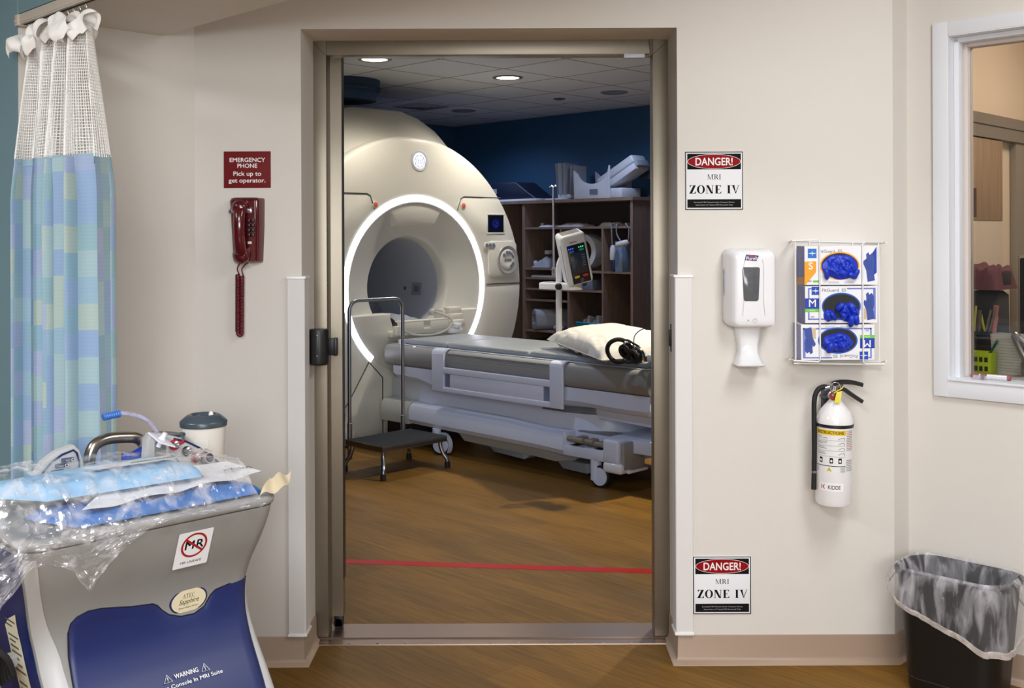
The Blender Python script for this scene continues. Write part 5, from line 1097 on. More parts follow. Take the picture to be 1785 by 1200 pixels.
# fire extinguisher
YE = -.085; q0, q1 = W(1453, 879, YE), W(1457, 735, YE)
fe = thing('fire_extinguisher', 'white fire extinguisher with black hose and yellow tag hanging on the wall', 'fire extinguisher', (q0.x, YE, q0.z), rot=(0, R(1.0), 0))
rE = .0605; hB = q1.z - q0.z
M_fe = mat('extinguisher_white', (236, 234, 236), .2, coat=.3)
body = MB().lathe([(0, .006), (.03, .003), (.05, 0.0), (.057, .003), (rE, .012), (rE, hB), (rE - .002, hB + .016), (rE - .010, hB + .036), (rE - .024, hB + .054), (.026, hB + .066), (.019, hB + .076), (.018, hB + .090), (0, hB + .090)], 64).build('cylinder', M_fe, fe, ang=30)
def wrap(m, r):
    for v in m.bm.verts:
        a = v.co.x / r; rr = r - v.co.y; v.co = Vector((rr * math.sin(a), -rr * math.cos(a), v.co.z))
    return m
def wrect(x0, x1, z0, z1, e, n=16): return wrap(MB().grid(lambda s, t: Vector((x0 + (x1 - x0) * s, -e, z0 + (z1 - z0) * t)), n, 1), rE)
ZE = lambda py: W(1453, py, YE - rE).z - q0.z
xw = lambda px: rE * math.asin(max(-1, min(1, (W(px, 800, YE - rE * .7).x - q0.x) / rE)))
lx0, lx1, lx2 = xw(1428), xw(1470), xw(1484)
lb = wrect(lx0 - .03, lx2, ZE(826), ZE(751), .0004, 40).build('label', mat('label_offwhite', (228, 228, 228), .4), body)
wrect(lx0, lx1, ZE(760), ZE(751.5), .0007).build('yellow_header', mat('label_yellow', (226, 186, 26), .4), lb)
wrap(MB().text('INSTRUCTIONS', .0135, Tm((lx0 + lx1) / 2, -.001, ZE(756)) @ UP, bold=.016, width=(lx1 - lx0) * .86), rE).build('header_lettering', M_ink, lb)
def strip(mb, x0, x1, z, hh): mb.grid(lambda s, t: Vector((x0 + (x1 - x0) * s, -.0009, z + hh * t)), 12, 1)
m = MB()
for k, py in enumerate((769.5, 778.5, 787.5, 797.5)): strip(m, lx0 + .002, lx1 - .002, ZE(py), .0006)
strip(m, lx0, lx1, ZE(814.5), .0022)
for k, py in enumerate((763, 772, 781, 790.5)):
    for q, t_ in enumerate((('PULL PIN', 'HOLD UNIT UPRIGHT', ''), ('AIM AT BASE OF FIRE', 'STAND BACK 6 FEET', ''), ('SQUEEZE LEVER', 'SWEEP SIDE TO SIDE', ''), ('DO NOT USE ON', 'ELECTRICAL FIRES', ''))[k]):
        if t_: m.text(t_, .0038, Tm(lx0 + .010, -.0008, ZE(py + q * 2.6)) @ UP, align='LEFT', bold=.01)
wrap(m, rE).build('label_lettering', M_ink, lb)
m = MB()
for k, px in enumerate((1431, 1444, 1458)): m.rect(-.0055, .0055, -.009, .009, 0, Tm(xw(px) + .004, -.0008, ZE(804.5)) @ UP)
wrap(m, rE).build('pictogram', M_ink, lb)
m = MB()
for k, px in enumerate((1431, 1444, 1458)): m.disc(xw(px) + .004, 0, .0032, .0045, 0, Tm(0, -.0012, ZE(805)) @ UP, 10)
wrap(m, rE).build('pictogram_mark', M_whiteink, lb)
m = MB()
for k, py in enumerate((767, 776, 785, 794)): m.tube([(lx1 - .026, -.001, ZE(py)), (lx1 - .016, -.001, ZE(py - 2.5)), (lx1 - .006, -.001, ZE(py - 3.2)), (lx1 - .004, -.001, ZE(py + 1))], .0007, 4)
wrap(m, rE).build('sketch', M_grayink, lb)
wrap(MB().poly([(-.008, -.007), (.008, -.007), (0, .009)], Tm((lx0 + lx1) / 2, -.0008, ZE(820)) @ UP), rE).build('warning_triangle', mat('triangle_yellow', (206, 176, 30), .4), lb)
m = MB(); m2 = MB()
for k in range(24):
    if 12 <= k <= 16: continue
    strip(m2 if k in (2, 3, 8, 9, 10) else m, lx1 + .003, lx2 - .002, ZE(753.5 + k * 3.0), .0026)
for k in range(6):
    strip(m, lx0 + .001, lx0 + .016, ZE(816.5 + k * 1.6), .0012); strip(m, lx1 - .018, lx1 - .001, ZE(816.5 + k * 1.6), .0012)
wrap(m, rE).build('fine_print', mat('print_midgrey', (146, 146, 148), .5), lb); wrap(m2, rE).build('red_fine_print', mat('print_pinkred', (200, 120, 118), .5), lb)
lgm = wrect(xw(1431) , xw(1467), ZE(858), ZE(844), .0003, 20).build('logo_ground', mat('label_white2', (240, 239, 240), .4), body)
wrap(MB().text('KIDDE', .0185, Tm(xw(1451), -.0007, ZE(851.5)) @ UP, bold=.014, width=.041), rE).build('logo_lettering', M_ink, lgm)
m = MB(); ox, oz = xw(1434.5), ZE(851)
for q in ([(-.006, -.008), (-.003, -.008), (-.003, .008), (-.006, .008)], [(-.002, .0), (.005, .008), (.008, .008), (.001, -.001)], [(-.001, -.001), (.002, .002), (.008, -.008), (.005, -.008)]): m.poly([(a, b) for a, b in q], Tm(ox, -.0007, oz) @ UP)
wrap(m, rE).build('logo_mark', mat('mark_red', (176, 36, 40), .4), lgm)
# head, levers, gauge, pin, tag
zh = hB + .088
hdm = MB().lathe([(0, zh - .002), (.017, zh - .002), (.017, zh + .012), (.013, zh + .016), (.013, zh + .045), (0, zh + .045)], 24).box(-.012, .026, -.012, .012, zh + .018, zh + .045, .004).build('valve_head', M_satin, fe)
E_ = lambda px, py, y=YE: (W(px, py, y).x - q0.x, y - YE, W(px, py, y).z - q0.z)
def bar(path, w_, t_, nm):
    P_ = smoothpath([Vector(p) for p in path], 5)
    rings = []
    for i, p in enumerate(P_):
        d = (P_[min(i + 1, len(P_) - 1)] - P_[max(i - 1, 0)]).normalized(); n_ = Vector((-d.z, 0, d.x))
        rings.append([p + Vector((0, sy * w_, 0)) + n_ * t_ * sz for sy, sz in ((-1, -.6), (-1, .6), (-.6, 1), (.6, 1), (1, .6), (1, -.6))])
    return MB().loft(rings).build(nm, M_black, fe, ang=50)
bar([E_(1447, 671), E_(1460, 667), E_(1480, 667), E_(1499, 671)], .013, .0085, 'squeeze_lever')
bar([E_(1457, 679), E_(1466, 679), E_(1480, 688), E_(1494, 697), E_(1499, 700)], .013, .0085, 'carry_handle')
ga = MB().lathe([(0, 0), (.0165, 0), (.0175, .004), (.0165, .010), (.014, .011)], 28, M=Tm(*E_(1448, 689, YE - .016)) @ Rx(90), cap=False).build('gauge_case', M_chrome, fe)
MB().lathe([(.0145, .009), (0, .0095)], 28, M=Tm(*E_(1448, 689, YE - .016)) @ Rx(90), cap=False).build('gauge_face', mat('gauge_red', (140, 44, 52), .3), ga)
MB().lathe([(.005, .0097), (0, .0103)], 16, M=Tm(*E_(1448, 689, YE - .016)) @ Rx(90), cap=False).build('gauge_hub', M_satin, ga)
c0 = Vector(E_(1453, 676, YE - .03))
MB().tube([c0 + Vector((.016 * math.cos(a), -.004 * math.cos(a), .022 * math.sin(a) - .004)) for a in [2 * math.pi * i / 24 for i in range(24)]], .0013, 6, closed=True).build('pull_ring', M_chrome, fe)
MB().tube(smoothpath([E_(1466, 674, YE - .03), E_(1463, 678, YE - .034), E_(1456, 682, YE - .034), E_(1450, 686, YE - .03)], 5), .002, 6).build('seal_strap', mat('tag_yellow', (222, 206, 40), .4), fe)
tg = [E_(1455, 684, YE - .034), E_(1464, 682, YE - .036), E_(1462, 702, YE - .040), E_(1451, 703, YE - .040)]
MB().loft([[Vector(p) + Vector((0, k * .0012, 0)) for p in tg] for k in (0, 1)]).build('inspection_tag', mat('tag_yellow', (222, 206, 40)), fe, smooth=False)
hs = MB().tube(smoothpath([E_(1440, 676.5), E_(1432, 675), E_(1422, 681), E_(1416.5, 697), E_(1416.5, 730), E_(1418, 790), E_(1418, 854)], 8), .0085, 12).build('hose', M_rubber, fe)
MB().lathe([(.0095, -.008), (.0095, .008)], 16, M=Tm(*E_(1438, 676.5)) @ Ry(80)).build('hose_ferrule', M_satin, hs)
MB().lathe([(.0098, -.004), (.0098, .004)], 16, M=Tm(*E_(1418, 823))).build('hose_band', M_satin, hs)
MB().lathe([(rE + .0004, -.0055), (rE + .0022, -.005), (rE + .0022, .005), (rE + .0004, .0055)], 48, M=Tm(0, 0, ZE(745.5)), cap=False).tube([Vector((-rE + .003, 0, ZE(744))), Vector((-rE - .012, .0, ZE(742)))], .006, 8).build('hose_strap', M_black, fe)
br = thing('wall_bracket', 'dark wall bracket behind the white fire extinguisher', 'bracket', (q0.x, 0, q0.z + .03))
MB().box(-.018, .018, -.004, -.0006, 0, hB + .08, .001).box(-.024, .026, -.055, -.003, hB + .042, hB + .052, .002).build('bracket_strap', mat('bracket_grey', (66, 66, 70), .5), br)

# belt barrier on the recess side and its catch opposite
zb0, zb1 = W(553, 636, .10).z, W(553, 573, .10).z
bb = thing('belt_barrier', 'black retractable belt barrier fixed to the left side of the doorway', 'belt barrier', (XL + .040, .10, zb0))
MB().lathe([(0, 0), (.030, 0), (.034, .005), (.035, .012), (.035, zb1 - zb0 - .010), (.032, zb1 - zb0 - .002), (0, zb1 - zb0)], 36).build('cassette', M_black, bb, ang=30)
MB().box(-.0395, -.034, -.030, .030, .004, zb1 - zb0 - .012, .002).box(-.034, -.018, -.020, .020, .01, zb1 - zb0 - .02).build('mounting_plate', M_black, bb)
MB().box(-.004, .006, -.0375, -.033, .03, .115, .002).build('front_strip', mat('strip_dark', (46, 48, 56), .4), bb)
for z in (.034, .108): MB().lathe([(.0032, 0), (.002, .0012), (0, .0014)], 12, M=Tm(.001, -.0374, z) @ Rx(90)).build('screw', M_chrome, bb)
MB().box(.030, .062, .006, .03, .032, .093, .003).box(.052, .064, .002, .034, .030, .095, .003).build('belt_end', M_black, bb)
zr0, zr1 = W(1171, 614, .14).z, W(1171, 565.5, .14).z
bc = thing('belt_catch', 'flat black belt catch on the right side of the doorway', 'belt catch', (XR, .14, zr0))
MB().box(-.005, -.0006, -.024, .024, 0, zr1 - zr0, .0015).box(-.012, -.005, -.016, .016, .022, zr1 - zr0 - .02, .002).build('catch_plate', M_black, bc)
# ================================================================ CURTAIN
T0 = LW0 - V * 0.586
tk = thing('curtain_track', 'pale metal curtain track under the ceiling edge at the far left', 'curtain track', T0 + Vector((0, 0, 2.148)), ROT)
MB().box(0.002, 2.5, -0.014, 0.014, 0.0, 0.0315, 0.001).box(0.03, 2.5, -0.0155, -0.013, 0.005, 0.0245, .0005).build('rail', mat('track_cream', (206, 196, 182), .45), tk)
MB().box(0.03, 2.5, -.005, .005, -.0004, .002).build('track_slot', M_dark, tk)
MB().box(0.0015, 0.028, -0.020, 0.020, -0.004, 0.031, .002).lathe([(.004, 0), (.004, .003), (0, .004)], 10, M=Tm(.012, -.0205, .01) @ Rx(90)).build('end_bracket', mat('bracket_beige', (196, 186, 174), .4), tk)
cu = thing('privacy_curtain', 'gathered blue and green checked privacy curtain with white net top', 'curtain', T0, ROT)
NF = 4.6
def fold(s, z):
    k = min(1, max(0, (2.12 - z) / 0.5)); g = 1 - .12 * math.sin(s * 9) * k
    x0 = 0.075 - .055 * k; x1 = 0.470 + .125 * k
    ph = 2 * math.pi * NF * s + .5 * math.sin(5 * s) + .10 * math.sin(z * 2.2 + s * 4)
    A = (.020 + .040 * k) * g
    y = A * math.sin(ph) + .012 * math.sin(2.3 * ph + 1) * k - .012 * k
    x = x0 + (x1 - x0) * s + .020 * k * math.sin(2 * ph)
    return x, y
ZH, ZB = 1.735, 0.06
def hem(s): return ZH + .006 * math.sin(s * 30) - .018 * s
W_ = 2.0
MB().grid(lambda s, t: Vector(fold(s, ZB + (hem(s) - ZB) * t) + (ZB + (hem(s) - ZB) * t,)), 220, 40, uv=lambda s, t: (s * W_, t * (ZH - ZB))).build('fabric_panel', M_curt, cu, ang=80)
M_net = mat('net_white', (250, 249, 246), .8, sheen=.3)
MB().grid(lambda s, t: Vector((lambda f: (f[0], f[1] - .0015, hem(s) + (t - 1) * .020))(fold(s, hem(s)))), 220, 2).build('hem_band', mat('hem_blue', (150, 178, 196), .8), cu, ang=80)
nt_ = MB().grid(lambda s, t: Vector(fold(s, hem(s) + (2.085 - hem(s)) * t) + (hem(s) + (2.085 - hem(s)) * t,)), 200, 40).build('net_panel', M_net, cu)
wf = nt_.modifiers.new('strands', 'WIREFRAME'); wf.thickness = 0.0034; wf.use_even_offset = False
# bunched hem of the net, curling over below the hooks
random.seed(3)
for k, (sx, w, zz_, yy) in enumerate(((0.10, .085, 2.060, -.03), (.19, .075, 2.09, .0), (.25, .07, 2.075, -.035), (.33, .08, 2.086, -.01), (.40, .08, 2.085, -.03), (.455, .07, 2.075, .0))):
    MB().grid(lambda s, t: Vector((sx + (s - .5) * w * 1.5 + .012 * math.sin(t * 9 + k), yy + (.030 + .012 * math.sin(s * 7 + k)) * math.cos(t * 4.6 - .6) + .010 * noise.noise(Vector((s * 4, t * 4, k))), zz_ + .032 * math.sin(t * 4.6 - .6) + .018 * math.sin(s * 5 + k * 2) + .012 * noise.noise(Vector((s * 5, t * 3, k + 9))))), 22, 16).build('top_ruffle', M_net, cu, ang=80)
for k in range(11):
    x = .06 + .040 * k
    MB().tube(smoothpath([(x, 0, 2.1450), (x + .002, .004, 2.136), (x - .003, 0, 2.128), (x + .004, -.006, 2.118), (x + .003, -.010, 2.104), (x - .003, -.004, 2.10)], 4), .0014, 5).ball((x, 0, 2.1395), .0035, n=8).build('hook', M_satin, cu)

# ================================================================ BIOPSY CONSOLE
P0 = Vector((-0.5837, -1.14, 0))
ct = thing('biopsy_console', 'grey and dark blue wheeled medical console standing before the checked curtain', 'medical console', P0, ROT)
def Cp(px, py, x):
    p = onplane(px, py, U, P0 + U * x); r = p - P0; return (x, r.dot(V), p.z)
def Cz(px, py, z): 
    p = Wz(px, py, z); r = p - P0; return (r.dot(U), r.dot(V), z)
M_cg = mat('console_grey', (140, 140, 138), .5, bump=.08, bscale=500); M_cl = mat('console_pale', (182, 183, 184), .45, bump=.06, bscale=500); M_cb = mat('console_blue', (24, 38, 92), .42, bump=.06, bscale=500)
KX = [(.02, .105), (.10, .115), (.20, .110), (.30, .085), (.38, .050), (.45, .005), (.52, -.045), (.58, -.074), (.64, -.078), (.70, -.056), (.76, -.024), (.80, -.008), (.84, .002), (.868, .003)]
KL = [(.02, -.56), (.30, -.545), (.50, -.530), (.60, -.538), (.70, -.562), (.80, -.592), (.868, -.602)]
KR = [(.02, -.05), (.30, -.045), (.45, -.040), (.60, -.034), (.68, -.030), (.74, -.022), (.80, -.010), (.868, 0.0)]
def itp(K, z):
    return float(np.interp(z, [a for a, b in K], [b for a, b in K]))
zs_ = list(np.linspace(.02, .845, 34))
def smooth_itp(K, z): return (itp(K, z - .02) + 2 * itp(K, z) + itp(K, z + .02)) / 4
def csec(z, grow=0.0):
    X, l, r = smooth_itp(KX, z) + grow, smooth_itp(KL, z) - grow, smooth_itp(KR, z) + grow
    return [(x, y, z) for x, y in rrect(-.44, X, l, r, .045, 6)]
MB().loft([csec(z) for z in zs_]).build('console_shell', M_cg, ct, ang=50)
MB().loft([[(x, y, .8465) for x, y, z in csec(.84)], csec(.850, .003), csec(.860, .004), [(x, y, .868) for x, y, z in csec(.862, .001)], [(x, y, .871) for x, y, z in csec(.862, -.008)], [(x, y, .866) for x, y, z in csec(.862, -.020)]]).build('tray_rim', mat('rim_grey', (148, 148, 147), .45), ct, ang=60)
def fx(y, z, off=0.0):
    """the front skin of the console at width y and height z"""
    X, l, r = smooth_itp(KX, z), smooth_itp(KL, z), smooth_itp(KR, z); c = .045; d = min(y - l, r - y)
    if d < c: X -= c - math.sqrt(max(0, c * c - (c - max(d, 0)) ** 2))
    return X + off
top_px = [(121, 1105), (125, 1090), (136, 1078), (155, 1068), (179, 1063), (230, 1060), (268, 1055), (276, 1058), (284, 1066), (296, 1074), (317, 1077), (340, 1072), (358, 1059), (368, 1040), (377, 1030), (400, 1020), (430, 1006), (447, 996), (456, 994)]
tops = []
for px, py in top_px:
    x = -.06
    for _ in range(6):
        q = Cp(px, py, x); x = fx(q[1], q[2], .006)
    tops.append((q[1], q[2]))
tops0 = tops[0][0]; tops = [(a - tops0, b) for a, b in tops]
yA, yB = -.500, -.036
tops = [(a + tops0, b) for a, b in tops]; tops = [(min(a, -.0385), b) for a, b in tops if a < -.0385 or b == tops[-1][1]]; yA, yB = tops[0][0], -.0385
def ztop(y): return float(np.interp(y, [a for a, b in tops], [b for a, b in tops]))
def blue(s, t):
    y = yA + (yB - yA) * s; zt_ = ztop(y); z = .04 + (zt_ - .04) * t
    e = min(1, (1 - t) * 14) * min(1, s * 40) * min(1, (1 - s) * 60)
    return Vector((fx(y, z, .0025 + .0055 * e ** .5), y, z))
MB().grid(blue, 120, 60).build('blue_panel', M_cb, ct, ang=70)
MB().tube([Vector((fx(y, z, .0012), y, z + .001)) for y, z in [(yA - .001, zz_) for zz_ in np.linspace(.06, tops[0][1], 12)] + tops], .0018, 5).build('panel_joint', mat('joint_navy', (12, 18, 40), .6), ct)
# pale side flanks: a strip down the left edge and the fairing at the lower right
MB().grid(lambda s, t: Vector((fx(max(smooth_itp(KL, .02 + .64 * t) + .002, yl), .02 + .64 * t, .003), yl, .02 + .64 * t) if False else (lambda z: (lambda y: (fx(y, z, .0016), y, z))(smooth_itp(KL, z) + .002 + (float(np.interp(z, [.03, .50, .60, .68, .76, .83], [yA - .004, yA - .006, yA - .020, yA - .052, yA - .078, yA - .094])) - smooth_itp(KL, z) - .002) * s))(.03 + .80 * t)), 8, 30).build('left_flank', M_cl, ct, ang=70)
rings = []
for z in np.linspace(.03, .665, 22):
    f = (z - .03) / .635; X = smooth_itp(KX, z); w = .064 * math.sin(math.pi * min(1, (1 - f) * 1.0 + .0) ** .55 / 2 + .0) ; yo = smooth_itp(KR, z) + .016 + .035 * (1 - f) ** .55 * 1.0 - .016 * f
    rings.append([(x, y, z) for x, y in rrect(-.36, X - .018, smooth_itp(KR, z) - .05, yo, min(.03, (yo - smooth_itp(KR, z) + .05) * .45), 4)])
MB().loft(rings).build('right_fairing', M_cl, ct, ang=50)
# blue edge, label and cable hook on the left side
MB().loft([[(x, smooth_itp(KL, z) + dy, z) for x, dy in ((-.10, -.006), (-.055, -.008), (-.040, -.002), (-.04, .01), (-.10, .01))] if False else [(smooth_itp(KX, z) - a, smooth_itp(KL, z) + dy, z) for a, dy in ((.30, -.003), (.055, -.004), (.040, -.001), (.06, .01), (.30, .01))] for z in np.linspace(.05, .835, 24)]).build('blue_side', M_cb, ct, ang=50)
def sidept(a, z, o): return Vector((smooth_itp(KX, z) - a, smooth_itp(KL, z) - o, z))
MB().grid(lambda s, t: sidept(.09 + .075 * (1 - s) * (1 if t < .92 else (1 - t) / .08), .22 + .46 * t, .0052), 2, 20).build('side_label', mat('label_cream', (214, 206, 180), .5), ct)
m = MB()
for k in range(34):
    z = .24 + k * .0125
    if k % 8 == 7: continue
    m.ngon([sidept(a, z + dz, .0056) for a, dz in ((.155, 0), (.10 + .01 * (k % 3), 0), (.10 + .01 * (k % 3), .0045), (.155, .0045))])
    if k % 8 == 6 or k == 33: m.build('label_print', mat('print_dark', (90, 86, 78), .5), ct); m = MB()
if 0: m.build('label_print', mat('print_dark', (90, 86, 78), .5), ct)
for k in range(5):
    x = -.13 - .018 * k
    MB().tube(smoothpath([(x, -.575, .56 - .01 * k), (x + .004, -.590, .60), (x - .004, -.612 - .003 * k, .62), (x, -.628 - .004 * k, .58), (x + .003, -.626 - .005 * k, .40), (x, -.622, .20), (x + .004, -.60, .12), (x, -.575, .16)], 6), .0075, 8).build('power_cord', M_rubber, ct)
MB().prism([(.075 * math.cos(R(a)) * .55, .075 * math.sin(R(a))) for a in range(-90, 91, 12)], -.006, .006, M=Tm(-.22, -.600, .585) @ Rz(0) @ UP @ Ry(180)).box(-.24, -.20, -.60, -.54, .55, .57).build('cord_hook', M_cl, ct)
# sticker and badge, warning text
def frontM(px, py, x0):
    x = x0
    for _ in range(8):
        q = Cp(px, py, x); x = fx(q[1], q[2], 0)
    y, z = q[1], q[2]; e = .03
    n = Vector((1, 0, -(fx(y, z + e) - fx(y, z - e)) / (2 * e))).normalized()
    up = Vector((0, 1, 0)).cross(n).cross(Vector((0, 1, 0))) if False else n.cross(Vector((0, 1, 0)))
    p = Vector((x, y, z))
    return Matrix(((0, up.x, n.x, p.x), (1, up.y, n.y, p.y), (0, up.z, n.z, p.z), (0, 0, 0, 1)))
SMt = frontM(336.5, 956, -.01) @ Tm(0, 0, .0016)
stk = MB().prism(rrect(-.043, .043, -.048, .047, .003, 3), -.0005, .0, M=SMt).build('warning_sticker', M_paper, ct)
m = MB(); m.loft([[(r * math.cos(R(a)), r * math.sin(R(a)) + .010, .0004) for r in (.0272, .0322)] for a in range(0, 361, 8)], closed=False, M=SMt)
m.rect(-.030, .030, -.0026, .0026, .0004, SMt @ Tm(0, .010, 1e-5) @ Rz(-38)).build('prohibition_mark', mat('prohibit_red', (166, 24, 30), .45), stk)
MB().text('MR', .032, SMt @ Tm(0, .010, .0002), bold=.02, width=.046, space=1.12).text('MR UNSAFE', .0092, SMt @ Tm(0, -.035, .0002), bold=.006, width=.052).build('sticker_lettering', M_ink, stk)
BM = frontM(328, 1046, -.05) @ Tm(0, 0, .0018)
bd = MB().prism([(.0475 * math.cos(R(a)), .0335 * math.sin(R(a))) for a in range(0, 360, 6)], -.003, .0012, M=BM, bev=.001).build('badge_rim', M_cb, ct)
MB().prism([(.0435 * math.cos(R(a)), .0295 * math.sin(R(a))) for a in range(0, 360, 6)], .0008, .0016, M=BM).build('badge_face', mat('badge_cream', (222, 212, 180), .4), bd)
m = MB(); serif(m, 'ATEC', .0105, BM @ Tm(-.001, .0125, .0019), .030, .12, .05, .10)
m.text('Sapphire', .0165, BM @ Tm(0, -.0015, .0019), shear=.28, width=.050).text('Breast Biopsy System', .0052, BM @ Tm(0, -.0155, .0019), shear=.28, width=.050).build('badge_lettering', M_ink, bd)
TM_ = frontM(322, 1177, .0) @ Tm(0, 0, .0105)
TM2 = frontM(331, 1190, .0) @ Tm(0, 0, .0105)
m = MB(); m.text('WARNING', .0145, TM_, bold=.012, width=.058)
for sx in (-.046, .046):
    tri = [(sx + a, b, 1e-4) for a, b in ((-.010, -.0075), (.010, -.0075), (0, .0095))]
    m.tube([TM_ @ Vector(p) for p in tri], .0009, 4, closed=True); m.rect(sx - .0007, sx + .0007, -.0035, .004, 1e-4, TM_).rect(sx - .0007, sx + .0007, -.0056, -.0044, 1e-4, TM_)
m.text('Do Not Place Console In MRI Suite', .0125, TM2 @ Tm(-.030, 0, 0), bold=.004, width=.215)
m.build('warning_lettering', M_whiteink, ct)
# rear housing with two control wings
def wingprism(pts, x, d, bev=.006):
    q = [Cp(a, b, x) for a, b in pts]
    M_ = Matrix(((0, 0, 1, x), (1, 0, 0, 0), (0, 1, 0, 0), (0, 0, 0, 1)))
    return MB().prism([(p[1], p[2]) for p in q], -d, 0, M=M_, bev=bev)
xw_ = -.36
lw = wingprism([(56, 850), (62, 830), (78, 806), (100, 789), (131, 777), (140, 785), (147, 808), (149, 850)], xw_, .03).build('left_control_wing', M_cl, ct, ang=40)
def cp2(px, py, off=.0012): p = Cp(px, py, xw_ + off); return Vector(p)
def outline(pts, r): return MB().tube([cp2(a, b) for a, b in pts], r, 6)
outline([(70, 835), (76, 822), (90, 806), (108, 793), (128, 785), (134, 790), (138, 806), (138, 824)], .0026).build('wing_outline', M_cb, lw)
for k, (a, b) in enumerate(((107, 803), (96, 813), (89, 824))):
    m = MB(); c0_, c1_ = cp2(a, b + .5, .0016), cp2(a + 22, b - 2.5, .0016)
    m.tube([c0_, c0_.lerp(c1_, .02), c0_.lerp(c1_, .98), c1_], [.002, .0052, .0052, .002], 8).build('key', M_cb, lw)
    q = c0_.lerp(c1_, .86) + Vector((.0054, 0, 0)); MB().tube([q + Vector((0, .0036 * math.cos(t), .0036 * math.sin(t))) for t in [i * .3927 for i in range(16)]], .0007, 4, closed=True).build('key_symbol', M_whiteink, lw)
    MB().text(('Reset', 'Setup', 'Biopsy')[k], .0042, FACEU(*(c0_.lerp(c1_, .45) + Vector((.0056, 0, 0)))) @ Rz(6)).build('key_lettering', M_whiteink, lw)
rwg = wingprism([(252, 850), (258, 768), (264, 757), (282, 756), (310, 762), (340, 775), (366, 793), (384, 808), (390, 850)], xw_, .03).build('right_control_wing', M_cl, ct, ang=40)
outline([(296, 790), (312, 805)], .0022).build('wing_outline', M_cb, rwg)
outline([(303, 765), (325, 770), (348, 781), (370, 797), (382, 807)], .0026).build('wing_outline', M_cb, rwg)
bxp = Cp(258, 800, -.40)
MB().box(-.44, -.36, bxp[1] - .012, bxp[1] + .04, .86, Cp(262, 760, -.4)[2], .01).build('housing_side', M_cg, ct)
def port(px, py, ringm, rr, caps):
    c_ = cp2(px, py, .001); o = MB().lathe([(rr, 0), (rr, .004), (rr * .7, .005), (0, .005)], 20, M=Tm(*c_) @ Ry(90)).build('connector', ringm, rwg)
    if caps: MB().lathe([(.0085, .004), (.0095, .010), (.0085, .016), (.004, .017), (0, .015)], 16, M=Tm(*c_) @ Rz(0) @ Ry(78)).build('connector_cap', M_satin, o)
    return o
M_pr = mat('connector_red', (176, 30, 40), .4)
o = port(303.5, 776, M_pr, .0145, True); MB().box(-.002, .002, -.004, .022, -.004, .006, .002, M=Tm(*cp2(308, 776, .002)) @ Rx(15)).build('pull_tab', M_pr, o)
port(324.5, 786.5, M_black, .0125, True)
o = port(341, 797.5, M_pr, .0135, True); MB().box(-.002, .002, -.004, .020, -.004, .006, .002, M=Tm(*cp2(345, 797, .002)) @ Rx(15)).build('pull_tab', M_pr, o)
c_ = cp2(359, 801, 0)
o = MB().lathe([(.0145, 0), (.0145, .022), (.0125, .022), (.0125, .016)], 20, M=Tm(*c_) @ Ry(72), cap=False).build('socket', M_cl, rwg)
MB().lathe([(.0125, .018), (0, .018)], 20, M=Tm(*c_) @ Ry(72), cap=False).build('socket_mouth', M_black, o)
# push handle
hp_ = [Cp(a, b, -.43) for a, b in ((156, 812), (157, 795), (165, 777), (185, 766), (215, 763), (238, 764), (250, 774), (254, 792), (254, 812))]
MB().tube(smoothpath(hp_, 5), .0150, 14).build('push_handle', mat('handle_steel', (168, 160, 150), .25, metal=1.0), ct)
MB().box(-.44, -.30, -.55, -.04, .80, .872, .01).build('rear_deck', M_cg, ct)
# canister in its holder at the back
cn = Cp(355, 790, -.52); cz0 = .83
can = MB().lathe([(0, cz0), (.052, cz0), (.0545, cz0 + .01), (.061, .955), (.0625, .9651)], 40, M=Tm(cn[0], cn[1], 0)).build('canister', mat('canister_frost', (232, 227, 219), .35), ct, ang=50)
zt_ = .966
lid = MB().lathe([(.0645, zt_ - .006), (.0655, zt_ + .006), (.063, zt_ + .010), (.046, zt_ + .024), (.038, zt_ + .027), (.034, zt_ + .026), (.030, zt_ + .018), (.022, zt_ + .017), (0, zt_ + .017)], 40, M=Tm(cn[0], cn[1], 0)).build('canister_lid', mat('lid_slate', (66, 78, 88), .3), can, ang=50)
MB().lathe([(.017, zt_ + .0175), (0, zt_ + .0185)], 24, M=Tm(cn[0] + .005, cn[1] - .012, 0), cap=False).build('lid_hole', mat('lid_pale', (196, 190, 180), .5), lid)
MB().ball((cn[0] + .01, cn[1] + .018, zt_ + .024), (.008, .007, .010), n=10).build('lid_plug', M_white, lid)
fl = Cp(272, 756, -.52)
MB().lathe([(0, 0), (.040, 0), (.044, .004), (.040, .008), (.030, .006), (0, .006)], 30, M=Tm(fl[0], fl[1] + .03, fl[2] - .01) @ Rx(-8)).box(-.008, .008, .04, .085, -.002, .006, .002, M=Tm(fl[0], fl[1] + .03, fl[2] - .01) @ Rx(-4)).build('flip_cap', MATS['lid_slate'], can)
MB().grid(lambda s, t: Vector((cn[0] + .0607 * math.cos(R(-52 + 34 * s)), cn[1] + .0607 * math.sin(R(-52 + 34 * s)), .905 + .026 * t)), 12, 2).build('canister_label', mat('label_pale', (222, 220, 216), .5), can)
